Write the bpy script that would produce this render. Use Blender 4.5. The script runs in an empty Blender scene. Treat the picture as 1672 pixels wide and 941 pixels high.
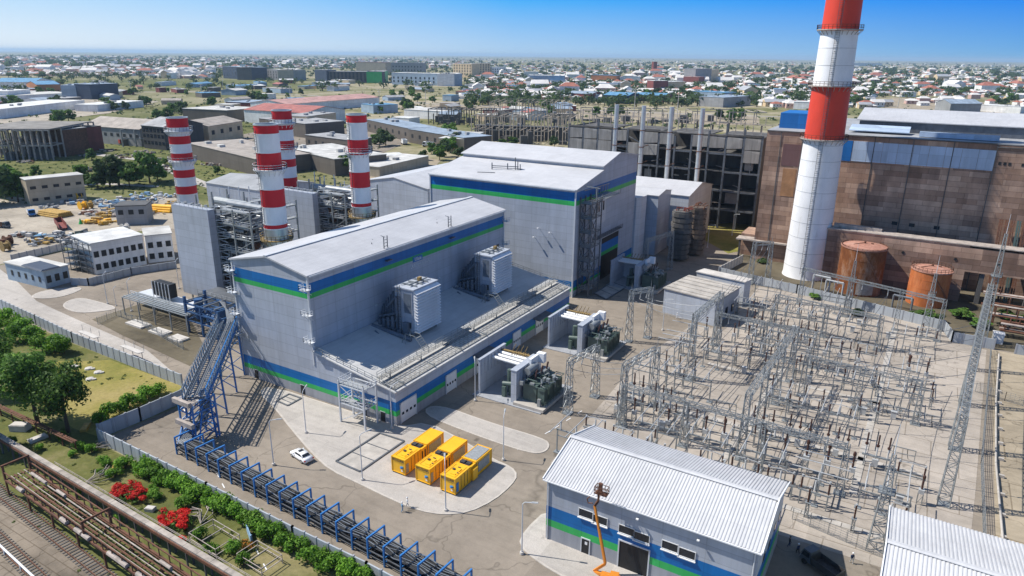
import bpy, math, random
from mathutils import Vector, Matrix
R = random.Random(7)
sc = bpy.context.scene
COL = sc.collection
# ---------------------------------------------------------------- camera
FPX, CX, CY = 1143.0, 836.0, 470.5
PITCH, ROLL, YAW, CAMH = math.radians(18.4), math.radians(0.6), math.radians(30.7), 70.0
fw = Vector((-math.sin(YAW) * math.cos(PITCH), math.cos(YAW) * math.cos(PITCH), -math.sin(PITCH)))
rt = Vector((math.cos(YAW), math.sin(YAW), 0)); up = rt.cross(fw)
rt, up = rt * math.cos(ROLL) + up * math.sin(ROLL), -rt * math.sin(ROLL) + up * math.cos(ROLL)
cam = bpy.data.objects.new('camera', bpy.data.cameras.new('camera')); COL.objects.link(cam)
cam.matrix_world = Matrix(((rt.x, up.x, -fw.x, 0), (rt.y, up.y, -fw.y, 0), (rt.z, up.z, -fw.z, CAMH), (0, 0, 0, 1)))
cam.data.sensor_width = 36; cam.data.lens = FPX / 1672 * 36
cam.data.clip_end = 120000; cam.data.clip_start = 1
sc.camera = cam

def P(x, y, z=0.0):
    """survey helper: the place at height z that the drone photo shows at (x, y)"""
    d = fw * FPX + rt * (x - CX) - up * (y - CY)
    t = (z - CAMH) / d.z
    return Vector((d.x * t, d.y * t, z))
def seen(p):
    q = Vector(p) - Vector((0, 0, CAMH)); w = q.dot(fw)
    if w < 1: return (-9999, -9999)
    return (CX + FPX * q.dot(rt) / w, CY - FPX * q.dot(up) / w)

# ---------------------------------------------------------------- mesh builder
class MB:
    def __init__(s, t=None):
        s.v = []; s.f = []; s.m = []; s.t = t
        s.o = Vector(t.location) if t is not None else Vector((0, 0, 0))
    def vs(s, pts):
        i = len(s.v); s.v += [tuple(p) for p in pts]; return i
    def face(s, pts, m=0):
        i = s.vs(pts); s.f.append(tuple(range(i, i + len(pts)))); s.m.append(m)
    def hexa(s, b, t, m=0, mt=None, mb=True):
        i = s.vs(list(b) + list(t)); n = len(b)
        for k in range(n):
            j = (k + 1) % n
            s.f.append((i + k, i + j, i + n + j, i + n + k)); s.m.append(m)
        s.f.append(tuple(i + n + k for k in range(n))); s.m.append(m if mt is None else mt)
        if mb: s.f.append(tuple(i + n - 1 - k for k in range(n))); s.m.append(m)
    def box(s, x0, x1, y0, y1, z0, z1, m=0, mt=None):
        s.hexa([(x0, y0, z0), (x1, y0, z0), (x1, y1, z0), (x0, y1, z0)], [(x0, y0, z1), (x1, y0, z1), (x1, y1, z1), (x0, y1, z1)], m, mt)
    def cbox(s, x, y, z, sx, sy, sz, m=0, rz=0):
        c, q = math.cos(rz), math.sin(rz)
        pts = [(x + a * sx / 2 * c - b * sy / 2 * q, y + a * sx / 2 * q + b * sy / 2 * c) for a, b in ((-1, -1), (1, -1), (1, 1), (-1, 1))]
        s.hexa([(a, b, z) for a, b in pts], [(a, b, z + sz) for a, b in pts], m)
    def prism(s, poly, z0, z1, m=0, mt=None):
        s.hexa([(p[0], p[1], z0) for p in poly], [(p[0], p[1], z1) for p in poly], m, mt)
    def bar(s, p, q, w=0.15, h=None, m=0):
        p, q = Vector(p), Vector(q); d = q - p
        if d.length < 1e-6: return
        d.normalize(); h = h or w
        a = d.cross(Vector((0, 0, 1)))
        a = Vector((1, 0, 0)) if a.length < 1e-3 else a.normalized()
        b = a.cross(d); a = a * w / 2; b = b * h / 2
        s.hexa([p - a - b, p + a - b, p + a + b, p - a + b][::-1], [q - a - b, q + a - b, q + a + b, q - a + b][::-1], m)
    def tube(s, p, q, r, r2=None, n=10, m=0, cap=True):
        p, q = Vector(p), Vector(q); d = (q - p).normalized(); r2 = r if r2 is None else r2
        a = d.cross(Vector((0, 0, 1)))
        a = Vector((1, 0, 0)) if a.length < 1e-3 else a.normalized()
        b = d.cross(a)
        A = [p + (a * math.cos(k * 2 * math.pi / n) + b * math.sin(k * 2 * math.pi / n)) * r for k in range(n)]
        B = [q + (a * math.cos(k * 2 * math.pi / n) + b * math.sin(k * 2 * math.pi / n)) * r2 for k in range(n)]
        i = s.vs(A + B)
        for k in range(n):
            j = (k + 1) % n
            s.f.append((i + k, i + j, i + n + j, i + n + k)); s.m.append(m)
        if cap:
            s.f.append(tuple(i + n + k for k in range(n))); s.m.append(m)
            s.f.append(tuple(i + n - 1 - k for k in range(n))); s.m.append(m)
    def path(s, pts, r, n=6, m=0):
        for a, b in zip(pts, pts[1:]): s.tube(a, b, r, r, n, m)
    def lathe(s, x, y, prof, n=24, m=0, mz=None):
        """prof: list of (r, z[, material])"""
        rows = []
        for q in prof:
            rows.append(s.vs([(x + q[0] * math.cos(2 * math.pi * k / n), y + q[0] * math.sin(2 * math.pi * k / n), q[1]) for k in range(n)]))
        for e, (a, b) in enumerate(zip(rows, rows[1:])):
            mm = prof[e + 1][2] if len(prof[e + 1]) > 2 else m
            for k in range(n):
                j = (k + 1) % n
                s.f.append((a + k, a + j, b + j, b + k)); s.m.append(mm)
        s.f.append(tuple(rows[-1] + k for k in range(n))); s.m.append(s.m[-1] if s.m else m)
    def rail(s, pts, h=1.1, step=2.0, w=0.07, m=0):
        for a, b in zip(pts, pts[1:]):
            a, b = Vector(a), Vector(b); L = (b - a).length; n = max(1, round(L / step))
            for k in (h, h * .5): s.bar(a + Vector((0, 0, k)), b + Vector((0, 0, k)), w, w, m)
            for k in range(n + 1):
                p = a.lerp(b, k / n); s.bar(p, p + Vector((0, 0, h)), w, w, m)
    def lattice(s, p, q, w0, w1, n, t=0.13, m=0, side=None):
        """four legs with zigzag bracing between p and q"""
        p, q = Vector(p), Vector(q); d = (q - p).normalized()
        a = Vector((1, 0, 0)) if abs(d.z) > .7 else d.cross(Vector((0, 0, 1))).normalized()
        a = (a - d * a.dot(d)).normalized(); b = d.cross(a)
        def ring(f):
            c = p.lerp(q, f); w = (w0 + (w1 - w0) * f) / 2
            return [c - a * w - b * w, c + a * w - b * w, c + a * w + b * w, c - a * w + b * w]
        rs = [ring(k / n) for k in range(n + 1)]
        for k in range(4): s.bar(rs[0][k], rs[-1][k], t, t, m)
        for i in range(n):
            for k in range(4):
                j = (k + 1) % 4
                if (i + k) % 2: s.bar(rs[i][k], rs[i + 1][j], t * .7, t * .7, m)
                else: s.bar(rs[i][j], rs[i + 1][k], t * .7, t * .7, m)
                if i: s.bar(rs[i][k], rs[i][j], t * .6, t * .6, m)
    def stairs(s, p, q, w=1.0, m=0):
        p, q = Vector(p), Vector(q); d = q - p; h = Vector((d.x, d.y, 0)).normalized(); a = Vector((-h.y, h.x, 0)) * w / 2
        for k in (-1, 1):
            s.bar(p + a * k, q + a * k, .12, .25, m)
            s.bar(p + a * k + Vector((0, 0, 1)), q + a * k + Vector((0, 0, 1)), .07, .07, m)
        n = max(2, int(abs(d.z) / .35))
        for k in range(n):
            c = p.lerp(q, (k + .5) / n); s.bar(c - a, c + a, .28, .05, m)
    def ladder(s, p, q, nrm, w=.5, m=0, cage=True):
        p, q = Vector(p), Vector(q); nrm = Vector(nrm).normalized(); d = (q - p).normalized(); a = nrm.cross(d).normalized() * w / 2
        for k in (-1, 1): s.bar(p + a * k, q + a * k, .09, .09, m)
        L = (q - p).length
        for k in range(int(L / .6)):
            c = p + d * (k + .5) * .6; s.bar(c - a, c + a, .06, .06, m)
        if cage:
            for k in range(int(L / 1.5)):
                c = p + d * (k * 1.5 + 2)
                if (c - p).length > L: break
                s.bar(c - a, c - a + nrm * .7, .05, .05, m); s.bar(c + a, c + a + nrm * .7, .05, .05, m); s.bar(c - a + nrm * .7, c + a + nrm * .7, .05, .05, m)
    def build(s, name, mats, parent=None, smooth=False, off=None):
        if not isinstance(mats, (list, tuple)): mats = [mats]
        o = s.o if off is None else Vector(off)
        me = bpy.data.meshes.new(name)
        me.from_pydata([(v[0] - o.x, v[1] - o.y, v[2] - o.z) for v in s.v], [], s.f)
        for k in mats: me.materials.append(k)
        me.polygons.foreach_set('material_index', s.m)
        if smooth: me.polygons.foreach_set('use_smooth', [True] * len(me.polygons))
        me.update()
        ob = bpy.data.objects.new(name, me); COL.objects.link(ob)
        if parent is None: parent = s.t
        if parent is not None: ob.parent = parent
        return ob
    def single(s, name, label, cat, mats, loc=(0, 0, 0), group=None, smooth=False, kind=None):
        ob = s.build(name, mats, None, smooth, off=loc); ob.location = loc
        return tag(ob, label, cat, group, kind)

def tag(o, label=None, cat=None, group=None, kind=None):
    if label: o['label'] = label
    if cat: o['category'] = cat
    if group: o['group'] = group
    if kind: o['kind'] = kind
    return o
def thing(name, label, cat, loc=(0, 0, 0), group=None, rz=0):
    o = bpy.data.objects.new(name, None); COL.objects.link(o); o.location = loc; o.rotation_euler = (0, 0, rz)
    o.empty_display_size = .5
    return tag(o, label, cat, group)
KIDS = {}
def dup(root, loc, rz=0, label=None, group=None, scale=None):
    r = root.copy(); COL.objects.link(r); r.location = loc; r.rotation_euler = (0, 0, rz)
    if scale: r.scale = scale if isinstance(scale, (tuple, list)) else (scale,) * 3
    if label: r['label'] = label
    if group: r['group'] = group
    for ch in root.children:
        c = ch.copy(); COL.objects.link(c); c.parent = r
        for g in ch.children:
            d = g.copy(); COL.objects.link(d); d.parent = c
    return r
def struct(name, mb, mats):
    o = mb.build(name, mats); o['kind'] = 'structure'; return o

# ---------------------------------------------------------------- materials
class NT:
    def __init__(s, name):
        s.mat = bpy.data.materials.new(name); s.mat.use_nodes = True
        s.nt = s.mat.node_tree; s.N = s.nt.nodes; s.L = s.nt.links
        s.b = s.N['Principled BSDF']
        s.geo = None
    def n(s, typ, **kw):
        k = s.N.new(typ)
        for a, v in kw.items():
            if a.startswith('i_'): k.inputs[a[2:].replace('_', ' ')].default_value = v
            else: setattr(k, a, v)
        return k
    def link(s, a, b): s.L.new(a, b)
    def coord(s, which='Object'):
        if s.geo is None: s.geo = s.n('ShaderNodeTexCoord')
        return s.geo.outputs[which]
    def noise(s, scale, detail=4, rough=.6, vec=None, stretch=None):
        t = s.n('ShaderNodeTexNoise'); t.inputs['Scale'].default_value = scale; t.inputs['Detail'].default_value = detail; t.inputs['Roughness'].default_value = rough
        v = vec or s.coord()
        if stretch:
            m = s.n('ShaderNodeMapping'); m.inputs['Scale'].default_value = stretch; s.link(v, m.inputs['Vector']); v = m.outputs[0]
        s.link(v, t.inputs['Vector']); return t.outputs['Fac']
    def ramp(s, fac, stops):
        r = s.n('ShaderNodeValToRGB'); cr = r.color_ramp
        while len(cr.elements) < len(stops): cr.elements.new(.5)
        for e, (p, c) in zip(cr.elements, stops):
            e.position = p; e.color = (c, c, c, 1) if isinstance(c, (int, float)) else (*c, 1)
        s.link(fac, r.inputs[0]); return r.outputs[0]
    def mix(s, fac, a, b, mode='MIX'):
        m = s.n('ShaderNodeMix', data_type='RGBA', blend_type=mode)
        for sock, val in ((m.inputs[0], fac), (m.inputs[6], a), (m.inputs[7], b)):
            if hasattr(val, 'node'): s.link(val, sock)
            elif isinstance(val, (int, float)): sock.default_value = val
            else: sock.default_value = (*val, 1) if len(val) == 3 else val
        return m.outputs[2]
    def bump(s, h, strength=.3, dist=.1):
        b = s.n('ShaderNodeBump'); b.inputs['Strength'].default_value = strength; b.inputs['Distance'].default_value = dist
        s.link(h, b.inputs['Height']); s.link(b.outputs[0], s.b.inputs['Normal'])
    def out(s, col, rough=.6, metal=0, spec=None):
        if hasattr(col, 'node'): s.link(col, s.b.inputs['Base Color'])
        else: s.b.inputs['Base Color'].default_value = (*col, 1)
        s.b.inputs['Roughness'].default_value = rough; s.b.inputs['Metallic'].default_value = metal
        if spec is not None: s.b.inputs['Specular IOR Level'].default_value = spec
        return s.mat
    def facade(s):
        """(x + y, z) of the object as flat facade coordinates"""
        sp = s.n('ShaderNodeSeparateXYZ'); s.link(s.coord(), sp.inputs[0])
        ad = s.n('ShaderNodeMath', operation='ADD'); s.link(sp.outputs[0], ad.inputs[0]); s.link(sp.outputs[1], ad.inputs[1])
        cb = s.n('ShaderNodeCombineXYZ'); s.link(ad.outputs[0], cb.inputs[0]); s.link(sp.outputs[2], cb.inputs[1])
        return cb.outputs[0]
    def brick(s, vec, w, h, mortar, c1, c2, cm, off=.5):
        t = s.n('ShaderNodeTexBrick'); s.link(vec, t.inputs['Vector'])
        t.inputs['Scale'].default_value = 1; t.inputs['Brick Width'].default_value = w; t.inputs['Row Height'].default_value = h
        t.inputs['Mortar Size'].default_value = mortar; t.inputs['Mortar Smooth'].default_value = .1; t.offset = off
        for k, c in (('Color1', c1), ('Color2', c2), ('Mortar', cm)): t.inputs[k].default_value = (*c, 1)
        return t.outputs['Color']
def mul(c, k): return tuple(min(1, max(0, x * k)) for x in c)
def mat(name, c, rough=.6, metal=0, var=.18, scale=.6, spec=None, streak=False):
    t = NT(name)
    f = t.noise(scale, 5, .65, stretch=(1, 1, .15) if streak else None)
    col = t.ramp(f, [(.3, mul(c, 1 - var)), (.7, mul(c, 1 + var))])
    return t.out(col, rough, metal, spec)
def clad(name, c, w=6, h=2.2, var=.05, rough=.45):
    """sheet cladding: shallow seams, slight panel to panel change, weather streaks"""
    t = NT(name)
    b = t.brick(t.facade(), w, h, .06, mul(c, 1 - var), mul(c, 1 + var), mul(c, .8), 0)
    f = t.noise(.5, 6, .7, stretch=(1, 1, .1)); f2 = t.noise(.06, 5, .7)
    col = t.mix(.7, b, t.ramp(f, [(.28, (.74, .73, .71)), (.6, (1, 1, 1))]), 'MULTIPLY'); col = t.mix(.6, col, t.ramp(f2, [(.35, .84), (.62, 1.04)]), 'MULTIPLY')
    t.bump(f2, .15, .06)
    return t.out(col, rough, .0, .35)
M = {}
M['clad'] = clad('grey_cladding', (.43, .465, .525), 6, 2.2, .06)
M['clad2'] = clad('pale_grey_cladding', (.57, .59, .62))
M['blue'] = clad('blue_cladding', (.004, .145, .42))
M['green'] = clad('green_cladding', (.04, .44, .11))
M['plinth'] = mat('plinth_concrete', (.3, .31, .33), .8, streak=True)
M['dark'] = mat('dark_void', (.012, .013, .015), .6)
M['glass'] = mat('dark_glass', (.02, .026, .034), .08, 0, .3, .8)
M['white'] = mat('white_paint', (.74, .74, .73), .45, 0, .06, .8, streak=True)
M['roofwhite'] = None
def roof_mat(name, c, rough=.5, stain=.16, seam=3.0, axis=0):
    t = NT(name)
    f = t.noise(.09, 6, .7); f2 = t.noise(1.3, 4, .6, stretch=(1, .12, 1) if axis else (.12, 1, 1))
    col = t.ramp(f, [(.32, mul(c, 1 - stain)), (.6, c)])
    col = t.mix(.5, col, t.ramp(f2, [(.35, .82), (.6, 1.0)]), 'MULTIPLY')
    w = t.n('ShaderNodeTexBrick'); t.link(t.coord(), w.inputs['Vector']); w.offset = 0
    w.inputs['Scale'].default_value = 1; w.inputs['Brick Width'].default_value = seam if axis == 0 else 40; w.inputs['Row Height'].default_value = 40 if axis == 0 else seam
    w.inputs['Mortar Size'].default_value = .035
    for k, cc in (('Color1', 1), ('Color2', .965), ('Mortar', .84)): w.inputs[k].default_value = (cc, cc, cc, 1)
    col = t.mix(1.0, col, w.outputs['Color'], 'MULTIPLY')
    return t.out(col, rough, 0, .4)
M['roofA'] = roof_mat('hall_roof_sheet', (.55, .55, .56), axis=1)
M['roofB'] = roof_mat('boiler_roof_sheet', (.55, .55, .56), axis=0)
M['roofgrey'] = roof_mat('grey_roof_felt', (.36, .37, .38), .8, .25, 6, 1)
M['deck'] = roof_mat('annex_deck_sheet', (.57, .565, .55), .7, .22, 6, 1)
M['steel'] = mat('galvanised_steel', (.28, .30, .305), .45, .35, .15, .7)
M['steelD'] = mat('dark_steel', (.12, .13, .145), .5, .3, .3, .6)
M['steelL'] = mat('light_grey_steel', (.58, .6, .62), .45, .1, .1, .7)
M['grating'] = mat('grating', (.30, .315, .32), .6, .2, .25, 3)
def stain(name, c, dirt, lo=.42):
    t = NT(name); f = t.noise(.55, 7, .72, stretch=(1, 1, .1)); g = t.noise(.12, 5, .7, stretch=(1, 1, .5))
    col = t.mix(t.ramp(f, [(lo - .16, .75), (lo, .0)]), c, dirt); col = t.mix(.8, col, t.ramp(g, [(.3, .8), (.65, 1.06)]), 'MULTIPLY')
    return t.out(col, .55, 0, .3)
M['redp'] = stain('red_stack_paint', (.60, .018, .028), (.30, .05, .05))
M['redp2'] = stain('orange_red_paint', (.64, .055, .03), (.38, .09, .06))
M['whitep'] = stain('white_stack_paint', (.82, .82, .82), (.50, .45, .39), .40)
M['silver'] = mat('silver_stack', (.55, .57, .58), .35, .6, .12, .5)
M['rustrail'] = mat('ochre_steel', (.28, .19, .07), .7, .1, .3, .8)
M['pblue'] = mat('blue_steel_paint', (.03, .17, .44), .45, 0, .25, .7)
M['pipe'] = mat('grey_pipe', (.24, .255, .27), .4, .4, .2, .5)
M['cable'] = mat('black_cable', (.02, .021, .023), .55, 0, .4, .5)
M['rust'] = mat('rust', (.13, .055, .03), .85, 0, .45, .7)
M['rustpale'] = mat('weathered_pipe_lagging', (.36, .31, .27), .85, 0, .35, .6)
M['tgreen'] = mat('transformer_green', (.075, .11, .095), .5, 0, .25, .7)
M['brown'] = mat('brown_porcelain', (.055, .022, .014), .3, 0, .3, 1)
M['porc'] = mat('grey_porcelain', (.42, .43, .43), .35, 0, .15, 1)
M['copper'] = mat('red_end_cap', (.4, .05, .03), .5)
M['conc'] = mat('concrete', (.40, .37, .33), .9, 0, .25, .35)
M['concw'] = mat('pale_concrete', (.52, .49, .45), .9, 0, .22, .35)
M['concd'] = mat('sooty_concrete', (.10, .095, .09), .95, 0, .5, .25, streak=True)
M['fence'] = clad('grey_fence_panel', (.40, .43, .46), 2.5, 3, .07, .6)
M['yellow'] = mat('yellow_container_paint', (.84, .44, .014), .42, 0, .08, .6, streak=True)
M['grille'] = mat('dark_grille', (.05, .05, .052), .6, .2, .3, 2)
M['tyre'] = mat('tyre_rubber', (.018, .018, .019), .85)
M['carwhite'] = mat('white_car_paint', (.8, .8, .8), .18, 0, .02)
M['tail'] = mat('red_lens', (.4, .012, .012), .2)
M['orange'] = mat('orange_machine_paint', (.60, .21, .02), .45, 0, .12)
M['timber'] = mat('timber', (.42, .26, .06), .8, 0, .3, .8)
M['bark'] = mat('bark', (.09, .06, .04), .9, 0, .3, 3)
M['skin'] = mat('skin', (.42, .25, .18), .6)
M['cloth'] = mat('navy_workwear', (.03, .045, .09), .85)
M['cloth2'] = mat('pale_blue_workwear', (.22, .36, .5), .85)
M['sign'] = mat('sign_blue', (.02, .17, .42), .4)
def leaf(name, dark, light, tip=None):
    t = NT(name)
    g = t.n('ShaderNodeNewGeometry')
    col = t.ramp(g.outputs['Random Per Island'], [(0, dark), (.75, light), (1, tip or light)])
    n = t.noise(.35, 3)
    oi = t.n('ShaderNodeObjectInfo')
    hs = t.n('ShaderNodeHueSaturation'); t.link(col, hs.inputs['Color'])
    mr = t.n('ShaderNodeMapRange'); t.link(oi.outputs['Random'], mr.inputs[0]); mr.inputs[3].default_value = .75; mr.inputs[4].default_value = 1.25
    t.link(mr.outputs[0], hs.inputs['Value'])
    col = t.mix(.4, hs.outputs[0], t.ramp(n, [(.3, .72), (.7, 1.05)]), 'MULTIPLY')
    m = t.out(col, .65, 0, .25)
    # leaves let some light through
    tr = t.n('ShaderNodeBsdfTranslucent'); t.link(col, tr.inputs[0])
    mx = t.n('ShaderNodeMixShader'); mx.inputs[0].default_value = .42
    t.link(t.b.outputs[0], mx.inputs[1]); t.link(tr.outputs[0], mx.inputs[2])
    t.link(mx.outputs[0], t.N['Material Output'].inputs['Surface'])
    return m
M['leaf'] = leaf('tree_leaves', (.05, .115, .02), (.125, .24, .04), (.19, .31, .06))
M['leafhedge'] = leaf('hedge_leaves', (.07, .17, .016), (.17, .36, .03), (.27, .46, .05))
M['leaffar'] = leaf('far_leaves', (.045, .085, .027), (.10, .155, .05))
M['flower'] = leaf('red_blossom', (.36, .012, .01), (.64, .02, .016), (.76, .06, .03))
M['leafor'] = leaf('orange_blossom', (.45, .15, .01), (.6, .25, .02))
# ---------------------------------------------------------------- setting
def ground_mat():
    t = NT('open_country')
    c = t.coord()
    big = t.noise(.0016, 6, .6, c); mid = t.noise(.012, 6, .65, c); fine = t.noise(.12, 6, .7, c)
    grass = t.ramp(fine, [(.3, (.06, .08, .02)), (.5, (.155, .15, .05)), (.72, (.31, .255, .12))])
    bare = t.ramp(fine, [(.3, (.30, .25, .16)), (.7, (.47, .41, .31))])
    scrub = t.ramp(mid, [(.35, (.045, .07, .025)), (.65, (.13, .15, .055))])
    m1 = t.ramp(mid, [(.38, 0.0), (.56, 1.0)])
    near = t.mix(m1, grass, bare)
    m2 = t.ramp(big, [(.42, 0.0), (.58, 1.0)])
    return t.out(t.mix(m2, near, t.mix(.5, scrub, grass)), .95, 0, .1)
def paving(name, c, var=.12, slab=None, crack=True, fine=.5):
    t = NT(name); co = t.coord()
    a = t.noise(.045, 6, .7); b = t.noise(.5, 6, .75); d = t.noise(6, 3, .6)
    col = t.ramp(a, [(.3, mul(c, 1 - var * 1.6)), (.5, c), (.7, mul(c, 1 + var))])
    col = t.mix(.6, col, t.ramp(b, [(.3, .78), (.55, 1.0)]), 'MULTIPLY')
    col = t.mix(fine, col, t.ramp(d, [(.3, .8), (.7, 1.1)]), 'MULTIPLY')
    if slab:
        k = t.brick(co, slab[0], slab[1], slab[2], (1, 1, 1), (.93, .93, .93), (.62, .60, .57), .5)
        col = t.mix(1, col, k, 'MULTIPLY')
    pv_ = t.n('ShaderNodeTexVoronoi', feature='F1', distance='CHEBYCHEV'); pv_.inputs['Scale'].default_value = .085; t.link(co, pv_.inputs['Vector'])
    pr_ = t.n('ShaderNodeSeparateColor'); t.link(pv_.outputs['Color'], pr_.inputs[0])
    col = t.mix(.8, col, t.ramp(pr_.outputs[0], [(.0, .84), (.2, .97), (.8, 1.0), (1.0, 1.08)]), 'MULTIPLY')
    oil = t.noise(.33, 3, .5); col = t.mix(.9, col, t.ramp(oil, [(.24, .5), (.33, 1.0)]), 'MULTIPLY')
    tr_ = t.noise(.8, 4, .6, stretch=(.06, 1, 1)); col = t.mix(.5, col, t.ramp(tr_, [(.34, .8), (.5, 1.0)]), 'MULTIPLY')
    if crack:
        v = t.n('ShaderNodeTexVoronoi', feature='DISTANCE_TO_EDGE'); v.inputs['Scale'].default_value = .07
        w = t.n('ShaderNodeTexNoise'); w.inputs['Scale'].default_value = .25; t.link(co, w.inputs['Vector'])
        mx = t.n('ShaderNodeMix', data_type='VECTOR'); mx.inputs[0].default_value = .0
        ad = t.n('ShaderNodeVectorMath', operation='MULTIPLY_ADD'); t.link(w.outputs['Color'], ad.inputs[0]); ad.inputs[1].default_value = (6, 6, 0); t.link(co, ad.inputs[2])
        t.link(ad.outputs[0], v.inputs['Vector'])
        col = t.mix(.7, col, t.ramp(v.outputs['Distance'], [(.0, .5), (.010, 1.0)]), 'MULTIPLY')
    t.bump(b, .2, .05)
    return t.out(col, .9, 0, .15)
M['ground'] = ground_mat()
M['asphalt'] = paving('worn_grey_brown_asphalt', (.265, .226, .182), .18)
M['gravel'] = paving('pale_gravel', (.45, .415, .375), .1, None, False, .9)
M['slab'] = paving('switchyard_slabs', (.40, .352, .30), .18, (9, 6, .1), True)
M['yard'] = paving('dusty_storage_yard', (.40, .35, .28), .2)
M['earth'] = paving('bare_earth', (.37, .31, .225), .25, (14, 9, .12), True)
M['dirt'] = paving('dark_dirt', (.13, .11, .075), .35, None, False)
M['kerb'] = mat('kerb_stone', (.46, .42, .37), .9, 0, .15, 1)
def lawn_mat(name, a, b, c):
    t = NT(name)
    f = t.noise(.06, 5, .65); g = t.noise(1.2, 6, .75)
    col = t.ramp(f, [(.3, a), (.5, b), (.68, c)])
    col = t.mix(.7, col, t.ramp(g, [(.3, .62), (.7, 1.15)]), 'MULTIPLY')
    t.bump(g, .5, .15)
    return t.out(col, .95, 0, .1)
M['lawn'] = lawn_mat('dry_lawn', (.13, .15, .03), (.27, .235, .07), (.34, .275, .11))
M['rough'] = lawn_mat('rough_grass', (.07, .09, .024), (.135, .14, .045), (.28, .235, .12))
M['ballast'] = paving('rail_slabs', (.24, .20, .155), .35, (3, 1.6, .08), True)

def flat(name, pts, z, m):
    b = MB(); b.face([(p[0], p[1], z) for p in pts]); return struct(name, b, M[m])
def px(*q): return [P(*k) for k in q]
# ground: polar sheet out past the horizon
g = MB(); rad = [0, 150, 400, 900, 2000, 5000, 12000, 25000, 45000]; nS = 48
rows = []
for r in rad[1:]: rows.append(g.vs([(r * math.cos(2 * math.pi * k / nS) - 60, r * math.sin(2 * math.pi * k / nS) + 110, 0) for k in range(nS)]))
g.f.append(tuple(rows[0] + k for k in range(nS))); g.m.append(0)
for a, b in zip(rows, rows[1:]):
    for k in range(nS):
        j = (k + 1) % nS; g.f.append((a + k, b + k, b + j, a + j)); g.m.append(0)
struct('ground', g, M['ground'])
# plant paving (worn asphalt everywhere inside the wall)
flat('plant_paving', [(-268, 84), (-134, 84), (-125.8, 78.5), (-126.2, 60.3), (-20, 59.0), (45, 58), (45, 250), (-60, 330), (-150, 330), (-268, 215)], .02, 'asphalt')
flat('storage_yard', px((-60, 440), (-60, 330), (20, 322), (130, 330), (250, 322), (300, 318), (330, 335), (330, 372), (240, 376), (100, 396), (60, 420), (0, 432)), .04, 'yard')
flat('access_road', px((-80, 432), (0, 440), (30, 462), (60, 492), (130, 524), (240, 572), (320, 640), (330, 660), (300, 655), (270, 612), (120, 556), (0, 500), (-80, 470)), .04, 'gravel')
flat('switchyard_ground', [(-50, 98.5), (-6, 99.5), (14, 99.5), (16, 130), (20, 203), (12, 206), (9.5, 214), (-29, 224), (-41, 225), (-41, 181), (-49, 180), (-53, 150)], .05, 'slab')
flat('lane_paving', [(16.5, 60), (60, 60), (60, 204), (21, 204)], .05, 'earth')
flat('tank_yard', [(-56, 230), (-29, 224.6), (10, 213.4), (13, 205), (60, 205), (60, 262), (-56, 300)], .045, 'dirt')
flat('hall_forecourt', [(-60, 260), (-87, 290), (-62, 330), (-40, 300)], .06, 'lawn')
# lower left: lawns and rails
flat('rough_grass', [(-300, 84.5), (-134, 82.8), (-126.4, 77.8), (-126.8, 59.7), (-20, 58.4), (-20, 30), (-160, 20), (-300, 20)], .03, 'rough')
flat('lawn', px((300, 632), (296, 658), (162, 714), (120, 700), (40, 640), (95, 590), (150, 590), (180, 588)), .05, 'lawn')
flat('railway_slabs', [(-140, 46.5), (-122, 42.4), (-60, 40), (-60, 20), (-160, 20)], .05, 'ballast')
# kerbed gravel islands
def rounded(pts, it=2):
    p = [Vector((q[0], q[1])) for q in pts]
    for _ in range(it):
        n = []
        for a, b in zip(p, p[1:] + p[:1]): n += [a.lerp(b, .25), a.lerp(b, .75)]
        p = n
    return p
def island(name, pts, m='gravel', it=1):
    p = rounded(pts, it)
    ar = sum(a.x * b.y - b.x * a.y for a, b in zip(p, p[1:] + p[:1]))
    if ar < 0: p = p[::-1]
    b = MB(); b.prism(p, .0, .13, 1, 1)
    n = len(p); inn = []
    for k in range(n):
        t = (p[(k + 1) % n] - p[k - 1]); t.normalize(); inn.append(p[k] + Vector((-t.y, t.x)) * .35)
    b.face([(q.x, q.y, .138) for q in inn], 0)
    return struct(name, b, [M[m], M['kerb']])
island('gravel_island', px((421, 641), (448, 667), (475, 702), (511, 744), (539, 769), (586, 791), (641, 818), (683, 835), (724, 842), (766, 838), (807, 818), (835, 794), (846, 777), (836, 763), (807, 751), (760, 722), (700, 690), (650, 698), (560, 668), (440, 630)), it=1)
island('road_island', px((684, 675), (713, 659), (801, 691), (890, 717), (899, 728), (890, 740), (866, 742), (776, 712)), it=2)
island('warehouse_apron', px((846, 891), (855, 868), (893, 832), (940, 850), (1180, 935), (1100, 980), (930, 950), (876, 918)), it=1)
island('gatehouse_island', px((46, 485), (76, 473), (145, 468), (107, 485), (66, 489)), it=2)
island('drive_island', px((96, 499), (127, 485), (165, 494), (196, 504), (163, 510), (122, 512)), it=2)
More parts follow.
